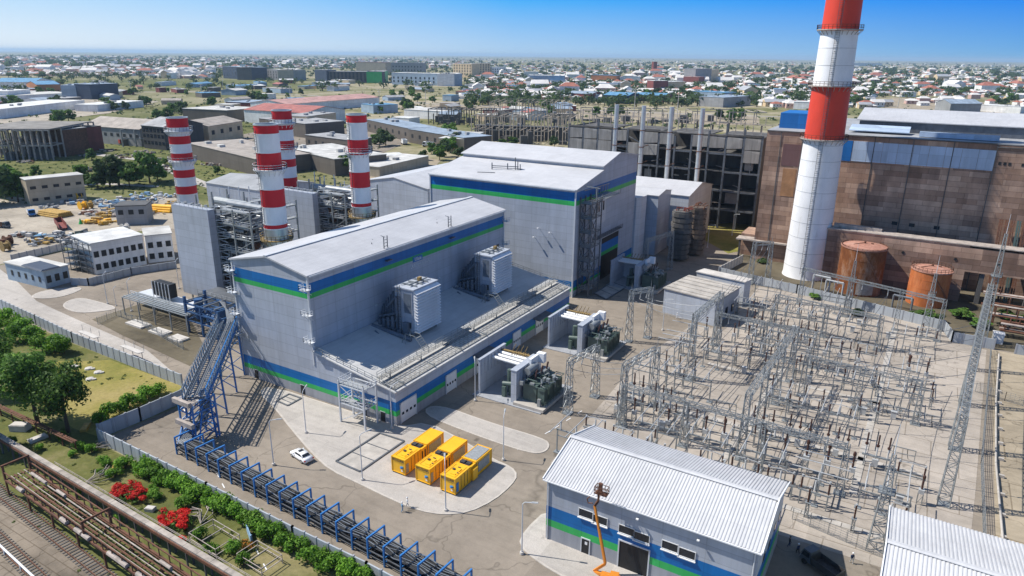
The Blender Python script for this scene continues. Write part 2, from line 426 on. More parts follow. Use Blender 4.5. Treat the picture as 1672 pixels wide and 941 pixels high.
# sunk basin beside the generators and cable trench lids
def basin(name, pts, label):
    t = MB(); q = px(*pts)
    for a, b in zip(q, q[1:] + q[:1]): t.bar(a + Vector((0, 0, .2)), b + Vector((0, 0, .2)), .35, .22, 0)
    t.face([(p.x, p.y, .155) for p in q], 1)
    for k in (.33, .66): t.bar(q[0].lerp(q[1], k) + Vector((0, 0, .17)), q[3].lerp(q[2], k) + Vector((0, 0, .17)), .18, .1, 0)
    c = sum(q, Vector()) / 4
    return t.single(name, label, 'drain', [M['steelD'], M['conc']], c)
basin('drainage_pit', ((549, 755), (620, 709), (660, 722), (588, 772)), 'large shallow drainage pit with dark kerb left of the yellow generators')
basin('drainage_pit', ((452, 656), (472, 645), (492, 652), (470, 664)), 'small grated pit at the foot of the left gable of the turbine hall')
basin('drainage_pit', ((970, 480), (1000, 462), (1022, 470), (990, 490)), 'dark kerbed pit in the shadow in front of the boiler hall')
flat('sunk_yard', px((150, 522), (250, 490), (310, 520), (335, 570), (310, 598), (200, 548)), .07, 'dirt')
# painted road lines
ln = MB()
for a, b in (((845, 735), (905, 700)), ((905, 700), (960, 665)), ((300, 668), (440, 940))):
    p, q = P(*a), P(*b); d = (q - p).normalized(); s = Vector((-d.y, d.x, 0)) * .09
    L = (q - p).length; k = 0
    while k < L:
        u, v = p + d * k, p + d * min(L, k + 1.6); ln.face([(w.x, w.y, .045) for w in (u - s, v - s, v + s, u + s)]); k += 4
struct('road_marking', ln, M['white'])
# ---------------------------------------------------------------- turbine hall
def banded_wall(m, x0, y0, x1, y1, ztop0, ztop1, bands, zb=0):
    """vertical wall from (x0,y0) to (x1,y1); bands = [(z, material of the strip below z)]; sloped top allowed"""
    z = zb
    for zz, k in bands:
        m.face([(x0, y0, z), (x1, y1, z), (x1, y1, zz), (x0, y0, zz)], k); z = zz
    m.face([(x0, y0, z), (x1, y1, z), (x1, y1, ztop1), (x0, y0, ztop0)], 0)
CL = [M['clad'], M['blue'], M['green'], M['plinth'], M['clad2']]
AX0, AX1, AX2, AY0, AY1, AE, AR = -126.7, -103.9, -82.1, 94.2, 169.8, 27.4, 29.6
M['pale_grating'] = paving('pale_grating', (.46, .45, .42), .12, (1.2, .8, .12), False)
hall = thing('turbine_hall', 'long grey turbine hall with blue and green bands and a low annex', 'building', ((AX0 + AX2) / 2, 132, 0))
LOW = [(2.1, 3), (3.2, 2), (5.2, 1)]; HI = [(22.5, 0), (23.6, 2), (25.8, 1)]
m = MB(hall); xm = (AX0 + AX1) / 2
banded_wall(m, AX0, AY0, AX1, AY0, AE, AE, LOW + HI)
m.face([(AX0, AY0, AE), (AX1, AY0, AE), (xm, AY0, AR)], 0)
banded_wall(m, AX1, AY1, AX0, AY1, AE, AE, LOW + HI); m.face([(AX1, AY1, AE), (AX0, AY1, AE), (xm, AY1, AR)], 0)
banded_wall(m, AX1, AY0, AX1, AY1, AE, AE, LOW + HI); banded_wall(m, AX0, AY1, AX0, AY0, AE, AE, LOW + HI)
m.build('wall', CL)
m = MB(hall); o = .45; t = .35
for s in (-1, 1):
    xe = AX0 - o if s < 0 else AX1 + o
    a = [(xe, AY0 - o, AE - .1), (xm, AY0 - o, AR + .1), (xm, AY1 + o, AR + .1), (xe, AY1 + o, AE - .1)]
    if s > 0: a = a[::-1]
    m.hexa([(p[0], p[1], p[2]) for p in a][::-1], [(p[0], p[1], p[2] + t) for p in a][::-1])
roof = m.build('roof', M['roofA'])
m = MB(hall); m.bar((xm, AY0 - .5, AR + .5), (xm, AY1 + .5, AR + .5), .9, .18); m.build('ridge_cap', M['clad2'], roof)
m = MB(hall)
for x, y in ((AX0, AY0), (AX1, AY0), (AX1, AY1)): m.box(x - .18, x + .18, y - .18, y + .18, 0 if x == AX0 else 8, AE - .2)
m.bar((AX1 + .6, AY0, AE - .05), (AX1 + .6, AY1, AE - .05), .3, .3);
m.build('gutter', M['steelL'])
# low annex, its deck slopes gently down to the outer wall
m = MB(hall)
banded_wall(m, AX1, AY0 - .02, AX2, AY0 - .02, 11.3, 7.6, LOW); banded_wall(m, AX2, AY0, AX2, AY1 + .6, 7.6, 7.6, LOW); banded_wall(m, AX2, AY1 + .6, AX1, AY1 + .6, 7.6, 11.3, LOW)
annex = m.build('annex_wall', CL)
def deckz(x): return 11.3 + (x - AX1) / (AX2 - AX1) * (7.6 - 11.3)
m = MB(hall)
m.hexa([(AX1 + .1, AY0 - .5, 11.1), (AX2 + .4, AY0 - .5, 7.4), (AX2 + .4, AY1 + 1, 7.4), (AX1 + .1, AY1 + 1, 11.1)], [(AX1 + .1, AY0 - .5, 11.35), (AX2 + .4, AY0 - .5, 7.65), (AX2 + .4, AY1 + 1, 7.65), (AX1 + .1, AY1 + 1, 11.35)])
m.build('annex_roof', M['deck'])
# raised walkway and parapet along the outer edge
m = MB(hall); xw = -86.2
m.box(xw - .6, xw + .6, AY0, AY1, deckz(xw) + 1.0, deckz(xw) + 1.12)
m.face([(xw + .9, AY0, deckz(xw) + .35), (AX2 - .2, AY0, 7.95), (AX2 - .2, AY1, 7.95), (xw + .9, AY1, deckz(xw) + .35)], 0)
m.build('walkway', M['pale_grating'])
m = MB(hall)
for s in (-.62, .62): m.rail([(xw + s, AY0 + .2, deckz(xw) + 1.12), (xw + s, AY1 - .2, deckz(xw) + 1.12)], 1.1, 2.5, .08)
m.rail([(AX1 + 1, AY0 - .2, 11.3), (AX2, AY0 - .2, 7.8)], 1.1, 2, .08); m.rail([(AX2, AY0, 7.8), (AX2, AY1, 7.8)], 1.0, 2.5, .07)
m.rail([(AX1 + 1, AY1 + .4, 11.3), (AX2, AY1 + .4, 7.8)], 1.1, 2, .08)
for y in (97, 107, 117, 127, 137, 147, 157, 166): m.box(xw + 1, AX2 - .1, y - .1, y + .1, 7.7, 8.45); m.bar((xw - .5, y, 8), (xw - .5, y, 9.5), .2); m.bar((xw + .5, y, 8), (xw + .5, y, 9.5), .2)
m.build('railing', M['steel'])
m = MB(hall)
m.tube((xw - 1.2, AY0 + 1, 8.9), (xw - 1.2, AY1 - 2, 8.9), .14, n=8)
m.build('deck_pipe', M['pipe'])
def roller_door(y0, y1, h):
    m = MB(hall); x = AX2 + .05
    m.box(x - .02, x + .12, y0, y1, .15, h)
    for k in range(1, 5): m.box(x + .12, x + .15, y0, y1, .15 + (h - .15) * k / 5 - .04, .15 + (h - .15) * k / 5)
    d = m.build('roller_door', M['white'])
    m = MB(hall); n = 4
    for k in range(n):
        a = y0 + (y1 - y0) * (k + .25) / n; m.box(x + .12, x + .16, a, a + (y1 - y0) * .5 / n, h * .42, h * .54)
    m.build('pane', M['glass'], d)
    m = MB(hall)
    for yy in (y0, y1): m.box(x - .02, x + .2, yy - .15, yy + .05, 0, h + .15)
    m.box(x - .02, x + .2, y0 - .15, y1 + .05, h, h + .2)
    m.build('frame', M['steelL'], d)
for a in ((95.4, 100.3, 4.4), (110.6, 114.4, 4.2), (122.3, 126.5, 4.6), (138.8, 142.6, 4.3), (150.5, 154.5, 4.6)): roller_door(*a)
for y in (121, 149):
    m = MB(hall); m.hexa([(AX2, y, 4.9), (AX2 + 2.2, y, 4.7), (AX2 + 2.2, y + 7, 4.7), (AX2, y + 7, 4.9)], [(AX2, y, 5.15), (AX2 + 2.2, y, 4.95), (AX2 + 2.2, y + 7, 4.95), (AX2, y + 7, 5.15)]); m.build('canopy', M['steelD'])
for x in (-122.7, -108.1, -85.6, -90.5):
    m = MB(hall); m.box(x - .55, x + .55, AY0 - .07, AY0 + .02, .1, 2.2); d = m.build('door', M['dark'])
    m = MB(hall); m.box(x - .68, x + .68, AY0 - .12, AY0 - .075, 2.2, 2.34); m.build('frame', M['steelL'], d)
m = MB(hall); m.box(AX1 - .02, AX1 + .06, 165.8, 167.3, 14, 18); m.build('window', M['glass'])
# small platforms on the gable corners
for x, zz in ((AX0, 25.2), (AX0, 20.2), (AX0, 15.2), (AX0, 10.5), (AX1, 24.8), (AX1, 19.3), (AX1, 13.4)):
    m = MB(hall); s = -1 if x == AX0 else 1
    m.box(x - 1.0, x + 1.0, AY0 - 1.5, AY0 - .2, zz - .15, zz); m.rail([(x - 1, AY0 - .2, zz), (x - 1, AY0 - 1.5, zz), (x + 1, AY0 - 1.5, zz), (x + 1, AY0 - .2, zz)], 1.0, 1, .08)
    m.bar((x - .9, AY0, zz - 1.2), (x - .9, AY0 - 1.4, zz - .1), .1); m.bar((x + .9, AY0, zz - 1.2), (x + .9, AY0 - 1.4, zz - .1), .1)
    m.build('corner_platform', M['steelL'])
for zz in (24.4, 17.5):
    m = MB(hall); x = AX1; m.box(x, x + 1.6, AY1 - .8, AY1 + .8, zz - .15, zz); m.rail([(x, AY1 - .8, zz), (x + 1.6, AY1 - .8, zz), (x + 1.6, AY1 + .8, zz)], 1, 1, .08); m.build('corner_platform', M['steelL'])
# sign under the band: small blue board with a pale line of lettering
m = MB(hall); m.box(AX1, AX1 + .15, 127.8, 131.4, 22.05, 23.3); sg = m.build('sign', M['sign'])
def text(body, size, loc, rot, mt, parent, name='lettering', ext=.03):
    cu = bpy.data.curves.new(name, 'FONT'); cu.body = body; cu.size = size; cu.extrude = ext; cu.align_x = 'CENTER'; cu.align_y = 'CENTER'; cu.resolution_u = 3
    ob = bpy.data.objects.new(name, cu); COL.objects.link(ob)
    dg = bpy.context.evaluated_depsgraph_get(); me = bpy.data.meshes.new_from_object(ob.evaluated_get(dg))
    bpy.data.objects.remove(ob); bpy.data.curves.remove(cu)
    o = bpy.data.objects.new(name, me); COL.objects.link(o); me.materials.clear(); me.materials.append(mt)
    o.parent = parent
    wo = Vector((0, 0, 0)); p = parent
    while p is not None: wo += p.location; p = p.parent
    o.location = Vector(loc) - wo; o.rotation_euler = rot; return o
text('Uilaia', 1.15, (AX1 + .2, 129.6, 22.68), (math.pi / 2, 0, math.pi / 2), M['white'], sg)
text('LRAI uniniiniiwiii', 1.15, (AX1 + .06, 130.6, 21.05), (math.pi / 2, 0, math.pi / 2), M['white'], hall)
# mast pairs on the roof edge
for y in (118.5, 143.5):
    m = MB(hall)
    for dy in (-.6, .6): m.bar((AX1 - .2, y + dy, 25.2), (AX1 - .2, y + dy, 30.6), .16)
    for k in range(6): m.bar((AX1 - .2, y - .6, 26 + k * .75), (AX1 - .2, y + .6, 26 + k * .75), .1)
    m.bar((AX1 - .2, y, 30.3), (AX1 - 1.6, y, 30.5), .1); m.box(AX1 + .2, AX1 + 1, y - .9, y + .9, 24.9, 25.1); m.build('roof_ladder', M['steelD'])
    m = MB(hall); m.bar((AX1 - 3.5, y - 1, AE + 1), (AX1 - 5.2, y + 1.2, AE + 1.2), .12); m.bar((AX1 - 3.5, y - 1, AE), (AX1 - 3.5, y - 1, AE + 1.4), .12); m.bar((AX1 - 5.2, y + 1.2, AE), (AX1 - 5.2, y + 1.2, AE + 1.5), .12); m.build('safety_line', M['steelD'])
for y in (113, 121, 137, 152):
    m = MB(hall); m.bar((AX1, y, 15.5), (AX1 + .9, y, 15.9), .08); m.cbox(AX1 + 1, y, 15.75, .5, .3, .18); m.build('wall_lamp', M['steelL'])
# staircase tower at the near annex corner (thing of its own)
st = thing('stair_tower', 'open grey steel stair tower with two landings at the near annex corner', 'stair tower', (-88.5, 91.6, 0))
m = MB(st); xs, ys = (-92.6, -86.2), (89.6, 93.2)
for x in xs:
    for y in ys: m.bar((x, y, 0), (x, y, 9.3), .32)
for zz in (4.4, 8.4):
    for y in ys: m.bar((xs[0], y, zz), (xs[1], y, zz), .2)
    for x in xs: m.bar((x, ys[0], zz), (x, ys[1], zz), .2)
m.bar((xs[0], ys[0], .5), (xs[1], ys[0], 4.2), .12); m.bar((xs[1], ys[0], 4.6), (xs[0], ys[0], 8.3), .12); m.build('frame', M['steelL'])
for zz in (4.4, 8.4):
    m = MB(st); m.box(xs[0], xs[1], ys[0], ys[1] - 1.4, zz + .1, zz + .18); l = m.build('landing', M['grating'])
    m = MB(st); m.rail([(xs[0], ys[1], zz + .2), (xs[0], ys[0], zz + .2), (xs[1], ys[0], zz + .2), (xs[1], ys[1], zz + .2)], 1.1, 1.2, .08); m.build('railing', M['steelL'], l)
m = MB(st); m.stairs((-91.8, 92.4, 0), (-87, 92.4, 4.4), .9); m.build('stair_flight', M['steelL'])
m = MB(st); m.stairs((-87.4, 91.4, 4.5), (-91.6, 91.4, 8.5), .9); m.build('stair_flight', M['steelL'])
# ---------------------------------------------------------------- air intake filter houses on the deck
M['duct'] = mat('duct_grey', (.13, .155, .19), .5, .1, .2, .5)
def filter_house(y, label):
    x1 = -92.9; x0 = x1 - 5.6; w = 8.6; zb = 10.6; zt = 20.6
    t = thing('filter_house', label, 'air filter', (x1 - 4, y + w / 2, 9.6), 'air intake filter houses on the annex deck')
    m = MB(t); m.box(x0 + .3, x1, y, y + w, zb, zt); m.box(x0, x1 + .15, y - .25, y + w + .25, zt, zt + .3)
    m.box(x0 + 2.6, x0 + 2.75, y - .12, y, zb, zt); m.box(x0 + 5, x0 + 5.15, y - .12, y, zb, zt)
    for k in range(5): m.box(x0 + .3, x1, y - .06, y, zb + 1.6 + k * 1.9, zb + 1.72 + k * 1.9)
    m.build('housing', M['clad'])
    m = MB(t); m.box(x0 + 2.9, x0 + 4.8, y - .1, y - .02, zb + 4.5, zt - 1); m.tube((x0 + .9, y - .45, zb), (x0 + .9, y - .45, zt - 2), .28, n=8); m.tube((x0 + .9, y - .45, zt - 2), (x0 - 2, y - .2, zt - 5), .28, n=8); m.cbox(x0 + 3.6, y - .6, 10.4, 1.4, .8, 2.6); m.build('side_panel', M['duct'])
    m = MB(t)      # rain hoods on the outer face: a stack of projecting louvres
    n = 14; pz = (zt - zb - .2) / n
    for k in range(n):
        z0 = zb + .1 + k * pz; z1 = z0 + pz * .98
        m.hexa([(x1 + .02, y, z1), (x1 + .02, y + w, z1), (x1 + .95, y + w + .12, z0 + .02), (x1 + .95, y - .12, z0 + .02)], [(x1 + .02, y, z1 + .07), (x1 + .02, y + w, z1 + .07), (x1 + 1.0, y + w + .12, z0 + .1), (x1 + 1.0, y - .12, z0 + .1)])
        for yy in (y + .02, y + w - .04): m.hexa([(x1, yy - .03, z0 + .1), (x1 + .9, yy - .03, z0 + .05), (x1 + .9, yy + .05, z0 + .05), (x1, yy + .05, z0 + .1)], [(x1, yy - .03, z1), (x1 + .1, yy - .03, z1), (x1 + .1, yy + .05, z1), (x1, yy + .05, z1)])
    m.build('rain_hood', M['whitep'])
    m = MB(t); m.box(x1, x1 + .05, y + .1, y + w - .1, zb + .1, zt - .1); m.build('hood_gap_shade', M['grille'])  # dark sheet painted in as the shade in the gaps between the hoods
    m = MB(t); m.hexa([(x0 - 4.5, y - 1.6, 10.2), (x1 - .5, y - 1.6, 10.0), (x1 - .5, y + w, 10.0), (x0 - 4.5, y + w, 10.2)], [(x0 - 4.5, y - 1.6, 10.5), (x1 - .5, y - 1.6, 10.3), (x1 - .5, y + w, 10.3), (x0 - 4.5, y + w, 10.5)]); m.build('skid', M['steelD'])
    m = MB(t)      # tapering duct back to the hall
    ya, yb = y + .8, y + w - .8
    xe = AX1 + .2
    m.hexa([(xe, ya + .8, 10.8), (x0 + .3, y + .2, zb + .1), (x0 + .3, y + w - .2, zb + .1), (xe, yb - .8, 10.8)], [(xe, ya + .8, 14.4), (x0 + .3, y + .2, zt - .3), (x0 + .3, y + w - .2, zt - .3), (xe, yb - .8, 14.4)])
    for k in range(6):
        q_ = k / 6; xx = x0 + .2 + (xe - x0 - .3) * q_; yy = y + .2 + (ya + .6 - y) * q_ - .08
        m.bar((xx, yy, 10.7), (xx, yy, zt - .25 - (zt - 14.7) * q_), .22)
    for q_ in (.3, .6): m.bar((x0 + .3, y + .1, zb + 9 * q_), (xe, ya + .7, 10.8 + 3.4 * q_), .18)
    m.build('intake_duct', M['duct'])
    m = MB(t)      # clutter of pipes and cabinets beside the duct
    for k in range(4):
        m.tube((x0 - 4 + k * 1.3, y - .7, 10), (x0 - 4 + k * 1.3, y - .7, 12.4 + k * .5), .45, n=10); m.tube((x0 - 4.2 + k * 1.3, y - .7, 13 + .4 * k), (x0 - 3.4 + k * 1.3, y + .4, 13 + .5 * k), .3, n=8); m.cbox(x0 - 2.4 + k * 1.5, y - 1.2, 9.9, .9, .7, 1.2)
    m.path([(x0 - 3, y - 1, 12.6), (x0 + 1, y - 1, 12.9), (x0 + 1.2, y - .4, 15), (x0 + .4, y - .1, 17)], .14); m.build('pipework', M['duct'])
    m = MB(t)
    for yy in (y + .3, y + w - .3):
        for xx in (x1 - .3, x0 + .8, x1 - 3.6): m.bar((xx, yy, deckz(xx)), (xx, yy, zb), .25)
    m.bar((x1 - .3, y, zb - .1), (x1 - .3, y + w, zb - .1), .25, .2)
    m.bar((x1 - 7, y - .2, zb - .1), (x1, y - .2, zb - .1), .3, .3); m.build('support_frame', M['steel'])
    m = MB(t); m.ladder((x0 + 1.6, y - .3, 10.6), (x0 + 1.6, y - .3, zt + .9), (0, -1, 0), .8); m.build('ladder', M['steelD'])
    m = MB(t)
    for k in range(3): m.bar((x0 + 1, y + 2 + 2 * k, zt + .5), (x1 - .6, y + 2 + 2 * k, zt + .5), .3, .25)
    m.bar((x0 + 3.5, y + 1, zt + .8), (x0 + 3.5, y + w - 1, zt + .8), .25, .3); m.bar((x0 + 1.2, y + 1, zt + .6), (x1 - 1, y + w - 1, zt + .6), .15)
    m.build('hoist_beam', M['steel'])
    m = MB(t); m.cbox(x0 + 3.6, y + w * .55, zt + .9, .7, .9, .8); m.build('hoist', M['rustrail'])
    m = MB(t); m.box(x1 - 1.9, x1 - .9, y - .17, y - .13, 11.6, 13); m.build('door', M['grille'])
    # feed pipe and the little stair over the walkway
    m = MB(t); m.tube((AX1 + .6, y - 2.4, 11.2), (x1 + .6, y - 2.2, 10.0), .5, n=12); m.path([(AX1 + 3, y - 4.2, 11), (AX1 + 5, y - 4.6, 10.2), (x1 - 3, y - 3, 9.8)], .2); m.build('feed_pipe', M['duct'])
    m = MB(t)
    for s in (-.9, .9):
        m.bar((x1 - .6, y - 3 + s, 9.5), (x1 + .4, y - 3 + s, 12), .14); m.bar((x1 + .4, y - 3 + s, 12), (x1 + 3, y - 3 + s, 11.9), .12); m.bar((x1 + 3, y - 3 + s, 11.9), (x1 + 5.4, y - 3 + s, 9.3), .14)
        m.bar((x1 + .4, y - 3 + s, 9.3), (x1 + .4, y - 3 + s, 12), .14)
    for k in range(6): m.bar((x1 + 3.2 + k * .4, y - 3.9, 11.4 - k * .4), (x1 + 3.2 + k * .4, y - 2.1, 11.4 - k * .4), .25, .06)
    m.build('crossover_stair', M['steel'])
    return t
filter_house(114.1, 'pale louvred air filter house on the annex deck, the nearer of the two')
filter_house(146.2, 'pale louvred air filter house on the annex deck, the farther one beside the boiler hall')
# ---------------------------------------------------------------- boiler hall
BX0, BX1, BY0, BY1 = -140.2, -87.35, 182.9, 231.0
bh = thing('boiler_hall', 'tall grey boiler hall with blue and green bands and a raised roof strip', 'building', (-114, 207, 0))
BL = [(1.0, 3), (1.8, 0), (2.8, 2), (5.0, 1), (28.2, 0), (29.6, 2), (32.2, 1)]
m = MB(bh)
banded_wall(m, BX0, BY0, BX1, BY0, 32.9, 32.9, BL)
def bside(x, flip):
    prof = [(BY0, 32.9), (202, 36.3), (202.02, 37.5), (214.5, 40.3), (BY1, 37.8)]
    ys = [BY0, BY1]; z = 0
    for zz, k in BL:
        q = [(x, BY0, z), (x, BY1, z), (x, BY1, zz), (x, BY0, zz)]; m.face(q if not flip else q[::-1], k); z = zz
    q = [(x, BY0, z), (x, BY1, z)] + [(x, a, b) for a, b in prof[::-1]]
    m.face(q if not flip else q[::-1], 0)
bside(BX1, False); bside(BX0, True)
banded_wall(m, BX1, BY1, BX0, BY1, 37.8, 37.8, BL)
m.face([(BX0, 202, 36.3), (BX1, 202, 36.3), (BX1, 202, 37.5), (BX0, 202, 37.5)], 0)
m.build('wall', CL)
def slope(m, y0, z0, y1, z1, x0, x1, t=.3):
    m.hexa([(x0, y0, z0), (x1, y0, z0), (x1, y1, z1), (x0, y1, z1)], [(x0, y0, z0 + t), (x1, y0, z0 + t), (x1, y1, z1 + t), (x0, y1, z1 + t)])
m = MB(bh); slope(m, BY0 - .5, 32.85, 201.9, 36.25, BX0 - .5, BX1 + .5); m.build('lower_roof', M['roofB'])
m = MB(bh); slope(m, 201.3, 37.4, 214.5, 40.3, BX0 - .5, BX1 + .5); slope(m, 214.5, 40.3, BY1 + .5, 37.7, BX0 - .5, BX1 + .5); m.build('raised_roof', M['roofB'])
m = MB(bh)
for x in (BX0, BX1): m.box(x - .2, x + .2, BY0 - .2, BY0 + .2, 0, 32.7)
m.bar((BX0, BY0 - .65, 32.9), (BX1, BY0 - .65, 32.9), .3, .3)
m.build('gutter', M['steelL'])
m = MB(bh)
for x, y in ((-122, 192), (-117, 193.5)): m.bar((x, y, 34), (x, y, 37), .25)
m.bar((-122, 192, 36), (-113, 193.6, 36.2), .22); m.bar((-122, 192, 35.4), (-113, 193.6, 35.6), .15); m.bar((-125, 188, 34.2), (-119, 189, 34.4), .2)
for k in range(3): m.bar((-114.4 + k * .9, 194, 34.3), (-114.4 + k * .9, 194, 39 - k), .22)
m.cbox(-113.5, 195.5, 34.6, 2.4, 1.6, .8); m.build('roof_frame', M['steelD'])
# projecting service building with band on the right side
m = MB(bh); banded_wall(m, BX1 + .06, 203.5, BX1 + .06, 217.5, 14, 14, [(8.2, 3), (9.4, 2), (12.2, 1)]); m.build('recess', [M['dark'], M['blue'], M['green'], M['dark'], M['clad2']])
m = MB(bh); m.box(BX1, BX1 + .08, 196.8, 205.4, 19.5, 27.8); m.build('panel_patch', M['clad2'])
for y in (198.3, 199.7, 203):
    m = MB(bh); m.box(BX1 + .08, BX1 + .14, y, y + .9, 23.5, 26.5); m.build('window', M['glass'])
m = MB(bh); m.box(BX1, BX1 + 1.6, 196, 217, 15.3, 15.5); m.rail([(BX1 + 1.6, 196, 15.5), (BX1 + 1.6, 217, 15.5)], 1.1, 1.6, .1); m.build('balcony', M['steelD'])
for x, zz in ((-99, 20), (-95, 19.2), (-100.5, 17)):
    m = MB(bh); m.bar((x, BY0, zz), (x, BY0 - 1.1, zz + .3), .1); m.cbox(x, BY0 - 1.3, zz + .2, .5, .5, .3); m.build('wall_lamp', M['white'])
# stair tower on the boiler hall
t = thing('stair_tower', 'tall dark grey steel stair tower with braced landings on the boiler hall side', 'stair tower', (-84.7, 188.5, 0))
m = MB(t); xs = (-86.9, -83.2); ys = (185.6, 189.0, 192.6)
for x in xs:
    for y in ys: m.bar((x, y, 0), (x, y, 30.5), .3)
for k in range(7):
    zz = k * 4.4 + 2.2
    for y in ys: m.bar((xs[0], y, zz), (xs[1], y, zz), .18)
    for x in xs: m.bar((x, ys[0], zz), (x, ys[2], zz), .18)
    if k < 6:
        for x in xs: m.bar((x, ys[0], zz), (x, ys[1], zz + 4.4), .16); m.bar((x, ys[1], zz), (x, ys[0], zz + 4.4), .16)
        m.bar((xs[0], ys[0], zz), (xs[1], ys[0], zz + 4.4), .14)
m.build('frame', M['steelD'])
for k in range(7):
    zz = k * 4.4 + 2.2
    m = MB(t); m.box(xs[0], xs[1], ys[0], ys[1] + .2, zz + .1, zz + .2); m.rail([(xs[1], ys[0], zz + .2), (xs[1], ys[2], zz + .2)], 1.1, 1.2, .09); m.rail([(xs[0], ys[0], zz + .2), (xs[1], ys[0], zz + .2)], 1.1, 1.2, .09); m.build('landing', M['steel'])
    if k < 6:
        m = MB(t); m.stairs((-84, ys[1] + .2, zz + .2) if k % 2 else (-86, ys[2], zz + .2), (-84, ys[2], zz + 4.5) if k % 2 else (-86, ys[1] + .2, zz + 4.5), .9); m.build('stair_flight', M['steel'])
m = MB(t); m.box(-87, -82, 192.6, 204, 29.3, 29.5); m.rail([(-82, 186, 29.5), (-82, 204, 29.5)], 1.1, 1.5, .1)
for k in range(6): m.bar((-86, 194 + k * 1.8, 29.5), (-86, 194 + k * 1.8, 32.2), .15)
m.bar((-86, 186, 32.5), (-86, 204, 32.0), .2); m.bar((-83, 188, 30), (-83, 188, 33.4), .25); m.bar((-86.5, 188, 33.4), (-82, 188, 33.2), .25); m.build('top_gallery', M['steel'])
# ---------------------------------------------------------------- lower halls behind / beside the boiler hall
def shed(name, label, x0, x1, y0, y1, z0, z1, wm, rm, cat='building', along='y', over=.3):
    """pent or gable hall: along = direction of the ridge; z0 eave, z1 ridge"""
    t = thing(name, label, cat, ((x0 + x1) / 2, (y0 + y1) / 2, 0))
    m = MB(t)
    if along == 'y':
        xm = (x0 + x1) / 2
        m.face([(x0, y0, 0), (x1, y0, 0), (x1, y0, z0), (xm, y0, z1), (x0, y0, z0)]); m.face([(x1, y1, 0), (x0, y1, 0), (x0, y1, z0), (xm, y1, z1), (x1, y1, z0)])
        m.face([(x1, y0, 0), (x1, y1, 0), (x1, y1, z0), (x1, y0, z0)]); m.face([(x0, y1, 0), (x0, y0, 0), (x0, y0, z0), (x0, y1, z0)])
        m.build('wall', wm)
        m = MB(t)
        for a, b in ((x0 - over, xm), (xm, x1 + over)):
            za, zb = (z0, z1) if a < xm - .01 else (z1, z0)
            m.hexa([(a, y0 - over, za), (b, y0 - over, zb), (b, y1 + over, zb), (a, y1 + over, za)], [(a, y0 - over, za + .25), (b, y0 - over, zb + .25), (b, y1 + over, zb + .25), (a, y1 + over, za + .25)])
        m.build('roof', rm)
    else:
        ym = (y0 + y1) / 2
        m.face([(x1, y0, 0), (x1, y1, 0), (x1, y1, z0), (x1, ym, z1), (x1, y0, z0)]); m.face([(x0, y1, 0), (x0, y0, 0), (x0, y0, z0), (x0, ym, z1), (x0, y1, z0)])
        m.face([(x0, y0, 0), (x1, y0, 0), (x1, y0, z0), (x0, y0, z0)]); m.face([(x1, y1, 0), (x0, y1, 0), (x0, y1, z0), (x1, y1, z0)])
        m.build('wall', wm)
        m = MB(t)
        for a, b in ((y0 - over, ym), (ym, y1 + over)):
            za, zb = (z0, z1) if a < ym - .01 else (z1, z0)
            slope(m, a, za, b, zb, x0 - over, x1 + over, .25)
        m.build('roof', rm)
    return t
def drum_hall():
    t = thing('service_block', 'pale round cornered service block next to the boiler hall side', 'building', (-90, 236.5, 0))
    m = MB(t); r = [(BX1 - 4, 231.2), (BX1 + .6, 231.2), (BX1 + 1.6, 233.5), (BX1 + 1.8, 238), (BX1 + .4, 241.5), (BX1 - 4, 241.8)]
    m.prism(r, 0, 22.6); m.build('wall', M['clad2'])
    m = MB(t); m.prism([(p[0], p[1]) for p in r], 22.6, 22.9); m.build('roof', M['roofwhite'] or M['roofB'])
drum_hall()
shed('service_block', 'grey service block with a shaded bluish front beside the boiler hall', -100, -82.6, 242, 256, 22.2, 23.4, M['clad'], M['roofB'], along='x')
shed('service_hall', 'white roofed hall standing behind the boiler hall, in front of the burnt hall', -112, -76.2, 258, 289, 20.2, 23.2, M['clad2'], M['roofB'], along='x')
shed('low_hall', 'grey low hall with pale pitched roof between the stacks and the boiler hall', -213, -177, 229, 300, 17, 20.2, M['clad'], M['roofA'])
shed('low_hall', 'blue grey low hall with plain sloped roof behind the pipework of the first boiler', -286, -246, 204, 232, 12.6, 15.2, M['clad'], M['roofgrey'], along='x')
shed('workshop', 'dark flat workshop in the gap between the hall roof and the far stack', -172, -142.5, 190, 215, 6, 6.6, M['concd'], M['roofgrey'])
